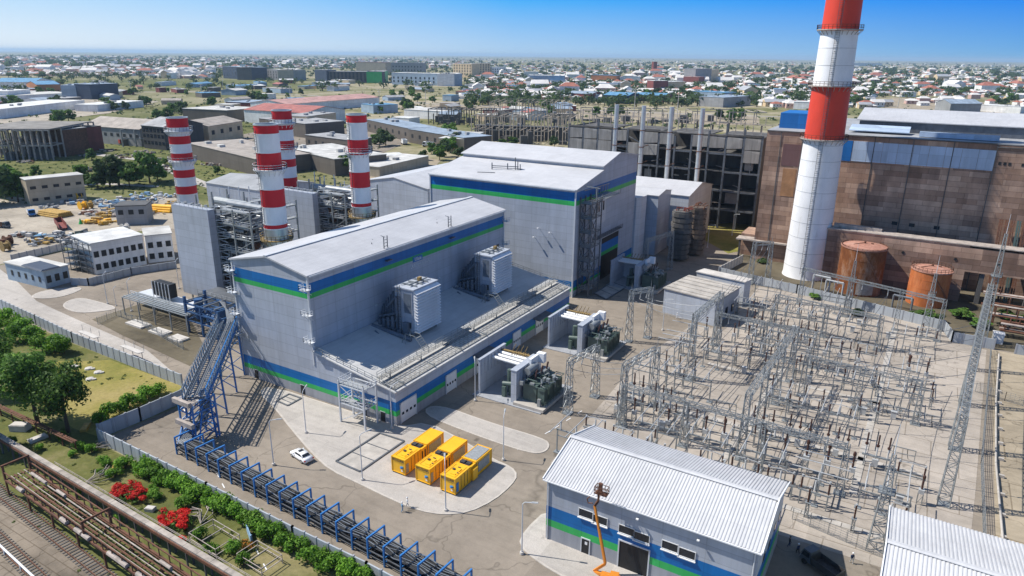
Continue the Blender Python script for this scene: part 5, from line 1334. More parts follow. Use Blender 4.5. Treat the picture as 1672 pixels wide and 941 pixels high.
for f in (.05, .36, .68, .97):
    c = a.lerp(b, f); m = MB(t)
    for q in (-1, 1): m.bar(Vector((c.x, c.y, 0)) + s * q * 1.2, c + s * q, .32)
    for z0_ in (1, 5): m.bar(Vector((c.x, c.y, z0_)) - s * 1.15, Vector((c.x, c.y, z0_ + 3.6)) + s * 1.05, .15); m.bar(Vector((c.x, c.y, z0_)) + s * 1.15, Vector((c.x, c.y, z0_ + 3.6)) - s * 1.05, .15)
    m.build('trestle', M['pblue'])
# tower at the foot of the bridge
m = MB(t); c = P(330, 716); c2 = Vector((a.x, a.y, 0))
for dx in (-2, 2):
    for dy in (-2.4, 2.4): m.bar(c + Vector((dx, dy, 0)), c + Vector((dx, dy, 8.8)), .28)
for z in (2.2, 4.4, 6.6, 8.8):
    for dx in (-2, 2): m.bar(c + Vector((dx, -2.4, z)), c + Vector((dx, 2.4, z)), .2); m.bar(c + Vector((dx, -2.4, z - 2.2)), c + Vector((dx, 2.4, z)), .14)
    for dy in (-2.4, 2.4): m.bar(c + Vector((-2, dy, z)), c + Vector((2, dy, z)), .2)
    m.bar(c + Vector((-2, -2.4, z - 2.2)), c + Vector((2, -2.4, z)), .14); m.bar(c + Vector((2, 2.4, z - 2.2)), c + Vector((-2, 2.4, z)), .14); m.bar(c + Vector((-2, 2.4, z)), c2 + Vector((-1.5, 0, z)), .16)
m.build('tower_frame', M['pblue'])
for z in (4.4, 8.8):
    m = MB(t); m.box(c.x - 2.6, c.x + 2.2, c.y - 3.2, c.y - 2.5, z - .4, z + .5); m.box(c.x - 2.6, c.x + 2.2, c.y - 2.5, c.y - 1.0, z, z + .1); m.build('landing', M['rustpale'])
m = MB(t)
for k in range(7):
    o = -1.2 + k * .4; m.path([a + s * (o / 2) + Vector((0, 0, .5)), c + Vector((o, 2, 7.2)), c + Vector((o, .6, 3.4)), A + Vector((-1 + .2 * k, o * .8, 2.2)), A + Vector((1, o * .8, 1.9))], .14, 7)
m.build('riser_pipe', M['pipe'])
m = MB(t)
for q in (-1.6, 1.6): m.bar(c + Vector((q, 0, 7.5)), c + Vector((q + 2, -3, 1.2)), .22); m.bar(c + Vector((q, -2.4, 4)), A + Vector((0, q, 1.5)), .22)
m.build('brace', M['pblue'])
# blue frame near the clad wall and the grey plant under the boiler
M['dblue'] = mat('dark_blue_steel', (.02, .075, .19), .5, 0, .3, .7)
t = thing('pump_station', 'dark blue pump station frame at the foot of the clad boiler wall', 'frame', (-152, 107, 0)); m = MB(t)
for x in (-160, -154, -147):
    for y in (103.5, 109.5): m.bar((x, y, 0), (x, y, 10 if x < -155 else 8.4), .6 if x < -155 else .45)
for z in (3.5, 6, 8.2):
    for y in (103.5, 109.5): m.bar((-160, y, z), (-147, y, z), .35)
    for x in (-160, -154, -147): m.bar((x, 103.5, z), (x, 109.5, z), .35)
m.bar((-160, 103.5, 3.5), (-154, 103.5, 7), .2); m.bar((-147, 103.5, 3.5), (-154, 103.5, 7), .2); m.build('frame', M['dblue'])
m = MB(t); m.tube((-158, 106, 3.6), (-158, 106, 9), 1.1, n=14); m.tube((-151, 107, 3.2), (-151, 107, 7.5), 1.3, n=14); m.tube((-159, 106, 5), (-148, 106, 5), .4, n=8)
for k in range(3): m.path([(-159 + k * 3, 104, 5.4), (-158 + k * 3, 106, 7), (-150, 108, 6.4)], .16, 6)
m.build('vessel', M['dblue'])
m = MB(t)
for k in range(4): m.bar((-160 + k * 4, 103.2, 8.7), (-160 + k * 4, 109.8, 8.7), .3)
for k in range(5): m.path([(-152 + k * .5, 108, 8.9), (b.x - 2, b.y + 3.2 - k * .4, 12.4), (b.x, b.y + 1.4 - k * .4, 12.3)], .18, 6)
m.build('top_pipe', M['pipe'])
t = thing('service_skid', 'dark grey equipment block with hatches between the clad wall and the turbine hall', 'equipment', (-142, 113, 0)); m = MB(t); m.box(-166, -130, 111.5, 118, 0, 7.5); m.box(-150, -130, 112, 118.5, 7.5, 11.5); m.build('block', M['steelD'])
m = MB(t)
for k in range(7): m.box(-164 + k * 4.6, -162 + k * 4.6, 111.2, 111.5, 2, 5)
m.rail([(-166, 111.6, 7.5), (-150, 111.6, 7.5)], 1.1, 2, .08); m.rail([(-150, 112, 11.5), (-130, 112, 11.5)], 1.1, 2, .08); m.build('hatch', M['grating'])
t = thing('cooler', 'bank of black ribbed cooler panels left of the clad boiler wall', 'cooler', (-181, 111, 0)); m = MB(t)
for k in range(5): m.box(-184 + k * 1.5, -182.7 + k * 1.5, 110, 112.4, 4.2, 8.2)
m.build('panel', M['dark']); m = MB(t)
for k in range(6): m.bar((-184.1 + k * 1.5, 109.9, 0), (-184.1 + k * 1.5, 109.9, 8.4), .18)
m.rail([(-192, 108, 3.4), (-164, 108, 3.4)], 1.1, 2, .1); m.box(-192, -164, 108, 114, 3.2, 3.4); m.build('frame', M['steelL'])
t = thing('canopy', 'long grey pipe canopy on posts beside the sunk yard', 'canopy', (-178, 104, 0)); m = MB(t)
for k in range(5): m.bar((-186 + k * 7, 102, 0), (-186 + k * 7, 102, 5.4), .25); m.bar((-186 + k * 7, 106.5, 0), (-186 + k * 7, 106.5, 5.4), .25); m.bar((-186 + k * 7, 102, 5.4), (-186 + k * 7, 106.5, 5.4), .2)
m.bar((-186, 102, 5.4), (-158, 102, 5.4), .25); m.bar((-186, 106.5, 5.4), (-158, 106.5, 5.4), .25)
for k in range(5): m.tube((-186, 102.6 + k * .8, 5.6), (-158, 102.6 + k * .8, 5.6), .18, n=7)
m.build('frame', M['steel'])
for k, (x, y, w_, l_) in enumerate(((-176, 99.5, 7, 3), (-166, 99.3, 6, 3), (-158, 99, 5, 3))):
    m = MB(); m.cbox(x, y, .06, w_, l_, .5); m.cbox(x + .4, y, .56, w_ * .7, l_ * .6, .12)
    m.single('pit_cover', ['pale flat pit cover under the canopy, left', 'pale flat pit cover under the canopy, middle', 'pale flat pit cover under the canopy, next to the blue frame'][k], 'cover', M['concw'], (x, y, 0))
# ---------------------------------------------------------------- perimeter walls
panel_wall('perimeter_wall', [P(0, 503), P(60, 531), P(120, 560), P(298, 631)], 2.9, 'grey panel wall between the lawn and the access road')
panel_wall('perimeter_wall', [P(299, 657), P(230, 688), P(163, 716)], 3.0, 'grey panel wall across the corner of the lawn')
panel_wall('perimeter_wall', [P(163, 722), P(340, 812), P(480, 885), P(600, 945), P(700, 1000)], 2.8, 'pale grey panel wall behind the clipped hedge row')
# scaffold-like racks on the wall
for a, l in (((130, 565), 'pale plank rack leaning on the road side of the wall, left'), ((200, 590), 'pale plank rack leaning on the road side of the wall, right')):
    p = P(*a) + Vector((1, 2.2, 0)); m = MB(); m.hexa([(p.x - 4, p.y - .6, 2.6), (p.x + 4, p.y - 1, 2.6), (p.x + 4, p.y + .4, 2.5), (p.x - 4, p.y + .8, 2.5)], [(p.x - 4, p.y - .6, 2.75), (p.x + 4, p.y - 1, 2.75), (p.x + 4, p.y + .4, 2.65), (p.x - 4, p.y + .8, 2.65)])
    for dx in (-3.8, 0, 3.8): m.bar((p.x + dx, p.y, 0), (p.x + dx, p.y, 2.6), .12); m.bar((p.x + dx, p.y + .6, 2.7), (p.x + dx, p.y + .6, 4.2), .08)
    m.single('plank_rack', l, 'rack', M['concw'], p)
# ---------------------------------------------------------------- lower left: pipe duct on posts, rusty trestle, rails
a, b = P(-40, 688, 3.2), P(420, 960, 3.2)
M['ductslab'] = mat('stained_duct_slab', (.34, .30, .26), .9, 0, .4, .5)
t = thing('pipe_duct', 'long pale concrete duct on dark posts running through the rough grass', 'duct', ((a.x + b.x) / 2, (a.y + b.y) / 2, 0)); d = (b - a).normalized(); s = Vector((-d.y, d.x, 0))
m = MB(t)
for k in range(26): m.bar(a.lerp(b, (k + .01) / 26), a.lerp(b, (k + .99) / 26), .85, .3)
m.build('slab', M['ductslab']); m = MB(t)
for q in (-.5, .5): m.bar(a + s * q - Vector((0, 0, .4)), b + s * q - Vector((0, 0, .4)), .14, .5)
for q in (-.2, .25): m.tube(a + s * q - Vector((0, 0, .8)), b + s * q - Vector((0, 0, .8)), .22, n=8)
m.build('pipe', M['rust']); m = MB(t)
for k in range(19):
    c = a.lerp(b, (k + .5) / 19); c.z = 0
    for q in (-.45, .45): m.bar(c + s * q, c + s * q + Vector((0, 0, 3)), .22)
m.build('post', M['concd'])
m = MB(t); m.rail([tuple(a.lerp(b, .35) + s * .5 + Vector((0, 0, .2))), tuple(b + s * .5 + Vector((0, 0, .2)))], .5, 1.5, .05); m.build('railing', M['rustpale'])
a, b = P(30, 775, 3), P(330, 985, 3)
t = thing('rusty_trestle', 'rusty pipe trestle with stripped girders beside the rails', 'trestle', ((a.x + b.x) / 2, (a.y + b.y) / 2, 0)); d = (b - a).normalized(); s = Vector((-d.y, d.x, 0)) * 1.9; n = 20
m = MB(t)
for q in (-1, 1):
    m.bar(a + s * q, b + s * q, .3, .35); m.bar(a + s * q + Vector((0, 0, 1.5)), b + s * q + Vector((0, 0, 1.5)), .16)
    for k in range(n + 1):
        p = a.lerp(b, k / n) + s * q; m.bar(p, p + Vector((0, 0, 1.5)), .12)
        if k % 3 == 0: m.bar((p.x, p.y, 0), p, .24)
for k in range(n + 1): p = a.lerp(b, k / n); m.bar(p - s, p + s, .14, .18)
m.build('girder', M['rust']); m = MB(t); rk = random.Random(8)
for k in range(7):
    o = -.8 + k * .26; z = rk.choice((.3, .45, .6)); m.path([a + s * o + Vector((0, 0, z)), a.lerp(b, .5) + s * (o + rk.uniform(-.1, .1)) + Vector((0, 0, z)), b + s * o + Vector((0, 0, z))], rk.choice((.07, .1, .14)), 6, k % 2)
m.build('pipe', [M['rust'], M['rustpale']]); m = MB(t)
for k in range(9):
    f = rk.random() * .95; m.path([a.lerp(b, f) - s * 1.02 + Vector((0, 0, .4)), a.lerp(b, f + .035) - s * 1.02 + Vector((0, 0, .38))], .34, 8)
for k in range(4):
    f = rk.random() * .95; m.path([a.lerp(b, f) + s * .5 + Vector((0, 0, .8)), a.lerp(b, f + .05) + s * .5 + Vector((0, 0, .8))], .25, 8)
m.build('lagging', M['rustpale'])
for f in (0, .5): 
    p = a.lerp(b, f); m = MB(t)
    for q in (-1, 1): m.bar(p + s * q, p + s * q + Vector((0, 0, 2.6)), .3)
    m.bar(p - s * 1.1 + Vector((0, 0, 2.6)), p + s * 1.1 + Vector((0, 0, 2.6)), .25, .3); m.build('end_frame', M['rust'])
def rails(a, b, label):
    t = thing('rail_track', label, 'rail track', (a + b) / 2); d = (b - a).normalized(); s = Vector((-d.y, d.x, 0)) * .76; m = MB(t)
    for q in (-1, 1): m.bar(a + s * q + Vector((0, 0, .22)), b + s * q + Vector((0, 0, .22)), .1, .2)
    m.build('rail', M['rust']); m = MB(t); n = int((b - a).length / .75)
    for k in range(n): c = a.lerp(b, k / n) + Vector((0, 0, .07)); m.bar(c - s * 1.6, c + s * 1.6, .25, .14)
    m.build('sleeper', M['concd'])
rails(P(-30, 780), P(200, 965), 'rusty rail track nearest the pipe trestle'); rails(P(-40, 845), P(110, 990), 'rusty rail track in the lower left corner')
a, b = P(-20, 872, 1.2), P(90, 975, 1.2); m = MB(); m.tube(a, b, .16, n=8)
for k in range(5): c = a.lerp(b, k / 4); m.bar((c.x, c.y, 0), c, .18)
m.single('white_pipe', 'thin white pipe on posts in the lower left corner', 'pipe', M['white'], (a + b) / 2)
a, b = P(-20, 655, 2.2), P(122, 722, 2.2); m = MB(); d = (b - a).normalized(); s = Vector((-d.y, d.x, 0))
for q in (-.3, .1, .4): m.tube(a + s * q, b + s * q, .14, n=7)
for k in range(8): c = a.lerp(b, k / 7); m.bar((c.x, c.y, 0), c, .2)
m.single('brown_pipe_run', 'brown pipes on short posts under the big tree', 'pipe', M['rust'], (a + b) / 2)
# white frames and debris in the rough grass
def frame_box(c, w_, l_, h, label, rz=-.05):
    m = MB(); cs, sn = math.cos(rz), math.sin(rz)
    q = [Vector((c.x + (i * w_ * cs - j * l_ * sn) / 2, c.y + (i * w_ * sn + j * l_ * cs) / 2, 0)) for i, j in ((-1, -1), (1, -1), (1, 1), (-1, 1))]
    for k in range(4):
        a_, b_ = q[k], q[(k + 1) % 4]; m.bar(a_, a_ + Vector((0, 0, h)), .09); m.bar(a_ + Vector((0, 0, h)), b_ + Vector((0, 0, h)), .09); m.bar(a_ + Vector((0, 0, h * .5)), b_ + Vector((0, 0, h * .5)), .1)
    m.bar(q[0].lerp(q[1], .5) + Vector((0, 0, h)), q[3].lerp(q[2], .5) + Vector((0, 0, h)), .12)
    m.single('tube_cage', label, 'cage', M['rustpale'], c)
frame_box(P(352, 890), 6.5, 4, 2, 'white tubular frame standing in the grass by the pale duct'); frame_box(P(425, 920), 5.5, 3.5, 1.6, 'second white tubular frame, nearer the picture edge')
p = P(385, 880); m = MB(); m.cbox(p.x + 1.6, p.y + 1.2, .2, 3.2, .16, 1.3, 0, -.5)
for k in (-1.3, 1.3): m.cbox(p.x + 1.6 + k, p.y + 1.3 - k * .5, 0, .12, .12, 1.5)
m.single('sheet_panel', 'upright blue grey sheet panel beside the white tubular frame', 'panel', M['cloth2'], p)
for k, (a, s_, l) in enumerate((((34, 702), (3.2, 1.8, 1.3), 'tipped pale slab box under the big tree'), ((62, 718), (3.0, 1.6, .5), 'flat pale slab lying under the big tree'), ((190, 768), (1.6, 1, .8), 'small brown crate in the rough grass behind the pale wall'), ((246, 834), (1.5, 1, .6), 'pale broken block by the red flowers'), ((20, 720), (1, .8, .5), 'small pale block at the left edge of the grass'), ((140, 700), (3, 1.2, .5), 'brown timber trough at the lawn edge'))):
    p = P(*a); m = MB(); m.cbox(p.x, p.y, 0, *s_, 0, .5 + k); m.cbox(p.x + .1, p.y, s_[2], s_[0] * .9, s_[1] * .8, .1, 0, .5 + k); m.single('debris_block', l, 'debris', M['concw'] if k not in (2, 5) else M['timber'], p)
for k, (a, l) in enumerate((((145, 603), 'small pale stone heap in the lawn, left'), ((147, 620), 'pale well ring in the lawn'), ((160, 609), 'small pale stone heap in the lawn, right'), ((120, 599), 'white block at the lawn edge'))):
    p = P(*a); m = MB(); m.lathe(p.x, p.y, [(.9, 0), (.8, .35), (.4, .45)], 9); m.cbox(p.x + 1, p.y + .4, 0, .8, .6, .35, 0, 1); m.single('stone', l, 'stone', M['concw'], p)
# ---------------------------------------------------------------- big chimney
cx, cy = -31.0, 246.5
t = thing('tall_chimney', 'huge red and white chimney rising out of the picture at the right', 'chimney', (cx, cy, 0))
def rr(z): return 6.75 - .0185 * z
m = MB(t); prof = [(rr(0) + .25, 0, 1), (rr(0), 1.2, 1)]
for z in range(6, 46, 6): prof.append((rr(z), z, 1))
prof.append((rr(45.8), 45.8, 1))
for z, k in ((51, 0), (57, 0), (62, 0), (67, 1), (73, 1), (78, 1), (86, 0), (95, 0), (112, 1)): prof.append((rr(z), z, k))
m.lathe(cx, cy, prof, 48); m.build('shaft', [M['redp2'], M['whitep']], smooth=True)
m = MB(t)
for z in list(range(4, 45, 5)) + [68, 73]: m.lathe(cx, cy, [(rr(z) + .0, z - .06), (rr(z) + .05, z - .06), (rr(z) + .05, z + .06), (rr(z), z + .06)], 48); m.f.pop(); m.m.pop()
m.build('joint_ring', M['porc'])
for z in (45.8, 62, 78.4):
    m = MB(t); R1 = rr(z) + 1.25; m.lathe(cx, cy, [(rr(z), z - .3), (R1, z - .3), (R1, z), (rr(z), z)], 40); m.f.pop(); m.m.pop()
    for k in range(24): a = k * math.pi / 12; m.bar((cx + rr(z) * math.cos(a), cy + rr(z) * math.sin(a), z - 1.6), (cx + R1 * math.cos(a), cy + R1 * math.sin(a), z - .2), .14)
    pl = m.build('platform', M['rustpale']); m = MB(t); m.rail([(cx + R1 * math.cos(k * math.pi / 16), cy + R1 * math.sin(k * math.pi / 16), z) for k in range(33)], 1.3, 1, .1); m.build('railing', M['rust'], pl)
m = MB(t); a = math.radians(-88); c, s = math.cos(a), math.sin(a); zz = 2
m.ladder((cx + c * (rr(2) + .3), cy + s * (rr(2) + .3), 2), (cx + c * (rr(108) + .3), cy + s * (rr(108) + .3), 108), (c, s, 0), 1.2); a_ = math.radians(-80)
for z in range(3, 108, 3): m.bar((cx + c * rr(z), cy + s * rr(z), z), (cx + c * (rr(z) + 1.5), cy + s * (rr(z) + 1.5), z), .14)
m.build('ladder', M['steelD'])
# ---------------------------------------------------------------- brown hall
def brownmat():
    t = NT('brown_panel_wall'); v = t.facade()
    b = t.brick(v, 5.4, 1.7, .06, (.39, .275, .21), (.56, .435, .35), (.28, .205, .16), .33)
    b2 = t.brick(v, 8.7, 3.4, .0, (.55, .50, .49), (1.15, 1.08, 1.02), (1, 1, 1), .37)
    col = t.mix(1, b, b2, 'MULTIPLY'); n = t.noise(.25, 6, .7, stretch=(1, 1, .4)); n2 = t.noise(.05, 4)
    col = t.mix(.75, col, t.ramp(n, [(.3, .55), (.65, 1.15)]), 'MULTIPLY')
    return t.out(t.mix(.6, col, t.ramp(n2, [(.35, (.55, .5, .5)), (.65, (1.15, 1.02, .92))]), 'MULTIPLY'), .92, 0, .15)
M['brownwall'] = brownmat()
M['bluepan'] = clad('faded_blue_panels', (.44, .54, .68), 9, 3.2, .16)
M['bluedeep'] = clad('deep_blue_panels', (.015, .15, .45), 5, 3, .1)
M['mauve'] = clad('mauve_panels', (.17, .09, .085), 6, 8, .1); M['ochre'] = mat('ochre_wall_patch', (.33, .17, .08), .9, 0, .3, .3)
t = thing('brown_hall', 'huge brown panel walled hall with a faded blue strip behind the big chimney', 'building', (0, 290, 0))
HY = 258.0
m = MB(t); m.box(-50.8, 75, HY, 330, 0, 46); w_ = m.build('wall', M['brownwall'])
m = MB(t)
m.box(-45, -38.9, HY - .12, HY, 34.6, 42); m.build('mauve_panel', M['mauve'])
m = MB(t); m.box(-44, -39.6, HY - .1, HY, 24, 33.6); m.build('ochre_panel', M['ochre'])
m = MB(t); m.box(-28.2, -23.4, HY - .16, HY - .01, 37.8, 44.4); m.build('deep_blue_panel', M['bluedeep'])
m = MB(t)
for k in range(9):
    x = -23.2 + k * 4.38; m.box(x, x + 4.3, HY - .15, HY - .01, 37.9 + .02 * k, 44.4 - .03 * k)
m.build('blue_panel', M['bluepan'])
m = MB(t)
for x in (-46, -39, -28.3, -17, -6, 5, 16.2, 27, 38): m.box(x - .12, x + .12, HY - .22, HY, 0, 46)
m.bar((-50.8, HY - .1, 46.1), (16, HY - .1, 46.1), .5, .3); m.bar((16, HY - .1, 45.2), (75, HY - .1, 45.2), .6, .3); m.build('joint_strip', M['concd'])
for x in (17.2, 18.5, 19.7, 23, 24.3):
    m = MB(t); m.box(x, x + .7, HY - .1, HY + .02, 40, 40.9); m.build('window', M['dark'])
for x in (-8, -3, 4):
    m = MB(t); m.box(x, x + 1.6, HY - .1, HY + .02, 18.3, 19.4); m.build('window', M['dark'])
m = MB(t); m.box(-50.9, 75.1, HY - .1, 330.1, 46, 46.35); m.build('roof', M['roofgrey'])
m = MB(t); m.box(-49, -37, 268, 285, 46.3, 51.6); m.build('blue_box', M['bluedeep'])
m = MB(t); m.box(-24, 75, 276, 300, 46.35, 49.8); m.build('upper_wall', M['steelD'])
m = MB(t); slope(m, 275.4, 49.8, 298, 52.6, -25, 75, .3); m.build('upper_roof', M['roofA'])
m = MB(t); slope(m, 266, 47.0, 273, 48.4, -26, -8, .25); m.bar((-5, 264, 47.3), (16.5, 263, 47.3), 2.4, 1.5); m.build('roof_duct', M['bluepan'])
# gallery wall in front of it
t = thing('brown_gallery', 'long low brown gallery wall in front of the big brown hall', 'building', (10, 245, 0))
m = MB(t); m.box(-25.2, 14, 243, 247.5, 0, 17.6); m.box(14, 75, 243, 247.5, 9.6, 17.0); m.build('wall', M['brownwall'])
m = MB(t); m.box(-25.5, 75, 242.8, 247.8, 17.6, 17.9); m.bar((-24, 246, 18.6), (-10, 247, 18.2), 2, 1.1); m.build('roof', M['rustpale'])
for x in (18, 30, 42, 54): m = MB(t); m.box(x, x + 1.2, 243.4, 247, 0, 9.6); m.build('pier', M['concd'])
for x in (-3, 11, 22): m = MB(t); m.tube((x, 242.98, 13), (x, 242.85, 13), .45, n=10); m.build('opening', M['dark'])
t = thing('pump_house', 'brown block with a pale upper storey left of the chimney foot', 'building', (-49, 268, 0))
m = MB(t); m.box(-56.5, -38, 262, 274, 0, 8); m.build('wall', M['brownwall']); m = MB(t); m.box(-51.5, -41.5, 265, 272, 8, 14); u = m.build('upper_storey', M['rustpale']); m = MB(t); m.box(-51.8, -41.2, 264.7, 272.3, 14, 14.3); m.tube((-46, 268, 14.2), (-46, 268, 15), .8, n=10); m.build('roof', M['concw'])
m = MB(t)
for x in (-49.6, -44.4): m.box(x, x + 1.6, 264.94, 265.05, 9, 12)
m.build('window', M['dark'], u)
for x in (-56, -50, -44): m = MB(t); m.bar((x, 259, 0), (x, 259, 6.7), .6); m.build('pier', M['concd'])
m = MB(t); m.bar((-57, 259, 7), (-38, 259, 7), 5, .5); m.build('platform', M['rustpale'])
# ---------------------------------------------------------------- tanks
def tankmat(n, a, b, c):
    t = NT(n); f = t.noise(.22, 6, .75, stretch=(1, 1, .45)); g = t.noise(1.4, 5, .7, stretch=(1, 1, .18))
    col = t.ramp(f, [(.3, a), (.5, b), (.72, c)]); return t.out(t.mix(.7, col, t.ramp(g, [(.3, .6), (.65, 1.1)]), 'MULTIPLY'), .8, .05, .2)
M['tankA'] = tankmat('rust_tank_paint', (.10, .032, .015), (.24, .085, .028), (.42, .30, .22))
M['tankB'] = tankmat('orange_tank_paint', (.42, .13, .03), (.52, .16, .055), (.56, .22, .09))
M['tanktop'] = tankmat('pale_rust_top', (.34, .16, .11), (.45, .23, .17), (.5, .33, .26))
def tank(x, y, r, h, wall, label, rail):
    t = thing('storage_tank', label, 'tank', (x, y, 0)); m = MB(t); m.lathe(x, y, [(r, 0), (r, h)], 48); m.f.pop(); m.m.pop(); m.build('shell', M[wall], smooth=True)
    m = MB(t); m.lathe(x, y, [(r + .18, h - .15), (r + .18, h + .15), (r - .3, h + .2), (r * .5, h + .7), (.3, h + .95)], 48); m.build('roof', M['tanktop'])
    m = MB(t)
    for z in (h * .27, h * .52, h * .77): m.lathe(x, y, [(r, z - .06), (r + .05, z - .06), (r + .05, z + .06), (r, z + .06)], 48); m.f.pop(); m.m.pop()
    m.build('seam_ring', M[wall])
    m = MB(t); pts = [(x + r * math.cos(k * math.pi / 14), y + r * math.sin(k * math.pi / 14), h) for k in range(29)]; m.rail(pts, 1.3 if rail else .5, 1.5, .1); m.build('railing', M['rust'])
    m = MB(t); m.tube((x, y, h + .6), (x, y, h + 1.6), .3, n=8); m.bar((x, y, h + 1.2), (x - 3, y - 2, h + .7), .14); m.cbox(x + 2, y + 1, h + .5, .8, .6, .5); m.build('vent', M['rust'])
    m = MB(t); n = 26
    for k in range(n):
        a = -.9 + k * .05; z = h * (1 - k / n); c, s = math.cos(a - .6), math.sin(a - .6); m.bar((x + r * c, y + r * s, z), (x + (r + .9) * c, y + (r + .9) * s, z), .35, .06)
    m.build('stair', M['rust'])
tank(-13.6, 237.8, 6.5, 14.6, 'tankA', 'larger rusty brown storage tank with a pale patch at its foot', False)
tank(5.4, 236.4, 5.4, 10.6, 'tankB', 'smaller bright orange storage tank with a railed roof', True)
m = MB(); m.lathe(-13.6, 237.8, [(6.56, .6), (6.56, 4.2)], 48); keep = [(f, k) for f, k in zip(m.f[:-1], m.m) if 36 <= f[0] % 48 <= 41]
m.f = [k[0] for k in keep]; m.m = [k[1] for k in keep]; o = m.build('repair_patch', M['rustpale'], None, off=(-13.6, 237.8, 0)); o.parent = bpy.data.objects['storage_tank']
for k, (x, y, h) in enumerate(((-26, 231, 5), (-22, 229.5, 4.4), (-3, 226, 4))):
    m = MB(); m.path([(x, y, 0), (x, y, h), (x + 5, y - 1, h), (x + 5, y - 1, .4)], .28, 8); m.path([(x, y + 1.2, 0), (x, y + 1.2, h - .6), (x + 5, y, h - .6)], .2, 8); m.bar((x + 2.5, y - .5, 0), (x + 2.5, y - .5, h), .2)
    m.single('pipe_loop', ['pale pipe loop at the foot of the big chimney', 'pale pipe loop left of the larger rusty tank', 'pale pipe loop between the two tanks'][k], 'pipe', M['porc'] if k < 2 else M['pipe'], (x, y, 0))
# rusty pipe racks at the right
def rack(x0, x1, y, h, seed, label):
    r = random.Random(seed); t = thing('pipe_rack', label, 'pipe rack', ((x0 + x1) / 2, y, 0), 'rusty pipe racks at the right edge'); m = MB(t); n = max(2, int((x1 - x0) / 5))
    for k in range(n + 1):
        x = x0 + (x1 - x0) * k / n
        for dy in (-1.6, 1.6): m.bar((x, y + dy, 0), (x, y + dy, h), .3)
        for z in (h * .5, h): m.bar((x, y - 1.9, z), (x, y + 1.9, z), .25)
    m.build('frame', M['rust']); m = MB(t)
    for k in range(9): dy = -1.5 + k * .38; z = h * r.choice((.5, 1)) + .3; m.tube((x0 - 1, y + dy, z), (x1 + 1, y + dy, z), r.choice((.14, .2, .32)), n=8, m=r.randint(0, 1))
    for k in range(3): x = r.uniform(x0, x1); m.path([(x, y, h + .3), (x, y, h + 1.8), (x + 2, y, h + 1.8), (x + 2, y, h + .3)], .18, 7)
    m.build('pipe', [M['rust'], M['rustpale']])
rack(22, 58, 226, 5.5, 1, 'rusty pipe rack right of the orange tank, nearest the wall'); rack(20, 58, 233, 6.5, 2, 'rusty pipe rack under the right end of the brown gallery'); rack(24, 58, 217, 3.4, 3, 'low pale and rusty pipe rack at the right edge of the picture')
for k in range(5):
    x = 21.5 + k * 1.5; m = MB(); m.bar((x, 250.5, 0), (x - .6, 256.5, 24), .5, .3); m.bar((x + .6, 250.5, 0), (x, 256.5, 24), .3, .3)
    for i in range(14): f = i / 14; m.bar((x - .6 * f, 250.5 + 6 * f, 24 * f), (x + .6 - .6 * f, 250.5 + 6 * f, 24 * f), .15)
    m.single('leaning_ladder', 'rusty ladder frame leaning on the brown hall above the gallery' if k != 3 else 'pale green ladder frame leaning among the rusty ones on the brown hall', 'ladder', M['rust'] if k != 3 else M['tgreen'], (x, 252, 0), 'ladder frames leaning on the brown hall')
m = MB(); m.cbox(22.5, 210.5, 0, 2.4, 2.2, 2.6); m.cbox(22.5, 210.5, 2.6, 2.6, 2.4, .2); m.cbox(21.6, 209.6, .2, .3, 1.2, 2.2); m.single('small_cabin', 'small white cabin beside the wall stub right of the tallest mast', 'cabin', M['white'], (22.5, 210.5, 0))
# ---------------------------------------------------------------- burnt hall
t = thing('burnt_hall', 'burnt out dark concrete frame hall with open bays behind the silver pipes', 'building', (-104, 310, 0))
m = MB(t); FX0, FX1, FY = -147.8, -60.5, 300.0; nb = 12; dx = (FX1 - FX0) / nb
rb = random.Random(44)
for k in range(nb + 1): m.box(FX0 + k * dx - .4, FX0 + k * dx + .4, FY - .4, FY + .4, 0, 39 + rb.uniform(-1.5, 5)); pass
for z in (8, 16, 24, 31.5):
    for k in range(nb):
        if rb.random() < .68: m.bar((FX0 + k * dx, FY, z), (FX0 + k * dx + dx, FY, z - (rb.uniform(1, 4) if rb.random() < .12 else 0)), .6, .7)
        if rb.random() < .4: m.bar((FX0 + (k + .5) * dx, FY - .1, z - 7), (FX0 + (k + .5) * dx, FY - .1, z), .3)
m.build('frame', M['steelD'])
for k in range(nb + 1): m = MB(t); m.box(FX0 + k * dx - .35, FX0 + k * dx + .35, FY + 30.3, FY + 31, 0, 40 + (k * 7 % 5) * .6); m.build('rear_column', M['concd'])
m = MB(t); m.box(FX0, FX1, FY + 13, FY + 13.4, 0, 38); m.box(FX0 - .2, FX0 + .2, FY, FY + 30, 0, 39); m.box(FX1 - .2, FX1 + .2, FY, FY + 30, 0, 39)
for z in (8, 16, 24, 31.5): m.box(FX0, FX1, FY + .5, FY + 13, z, z + .3)
m.build('back_wall', M['concd'])
rb = random.Random(12)
CP = mat('charred_panel', (.25, .24, .225), .9, 0, .4, .4, streak=True)
for k in range(nb):
    for z0, z1 in ((33.8, 38.6), (28.6, 33.6)):
        if rb.random() < (.82 if z0 > 33 else .4):
            a = FX0 + k * dx + .5; j = rb.uniform(-.25, .25)
            m = MB(t); m.hexa([(a, FY - .5 + j, z0), (a + dx - 1, FY - .5, z0 + rb.uniform(0, .8)), (a + dx - 1, FY - .35, z0 + .4), (a, FY - .35 + j, z0)], [(a, FY - .5, z1), (a + dx - 1, FY - .5, z1 - rb.uniform(0, 1.6)), (a + dx - 1, FY - .35, z1), (a, FY - .35, z1)]); m.build('cladding_panel', CP)
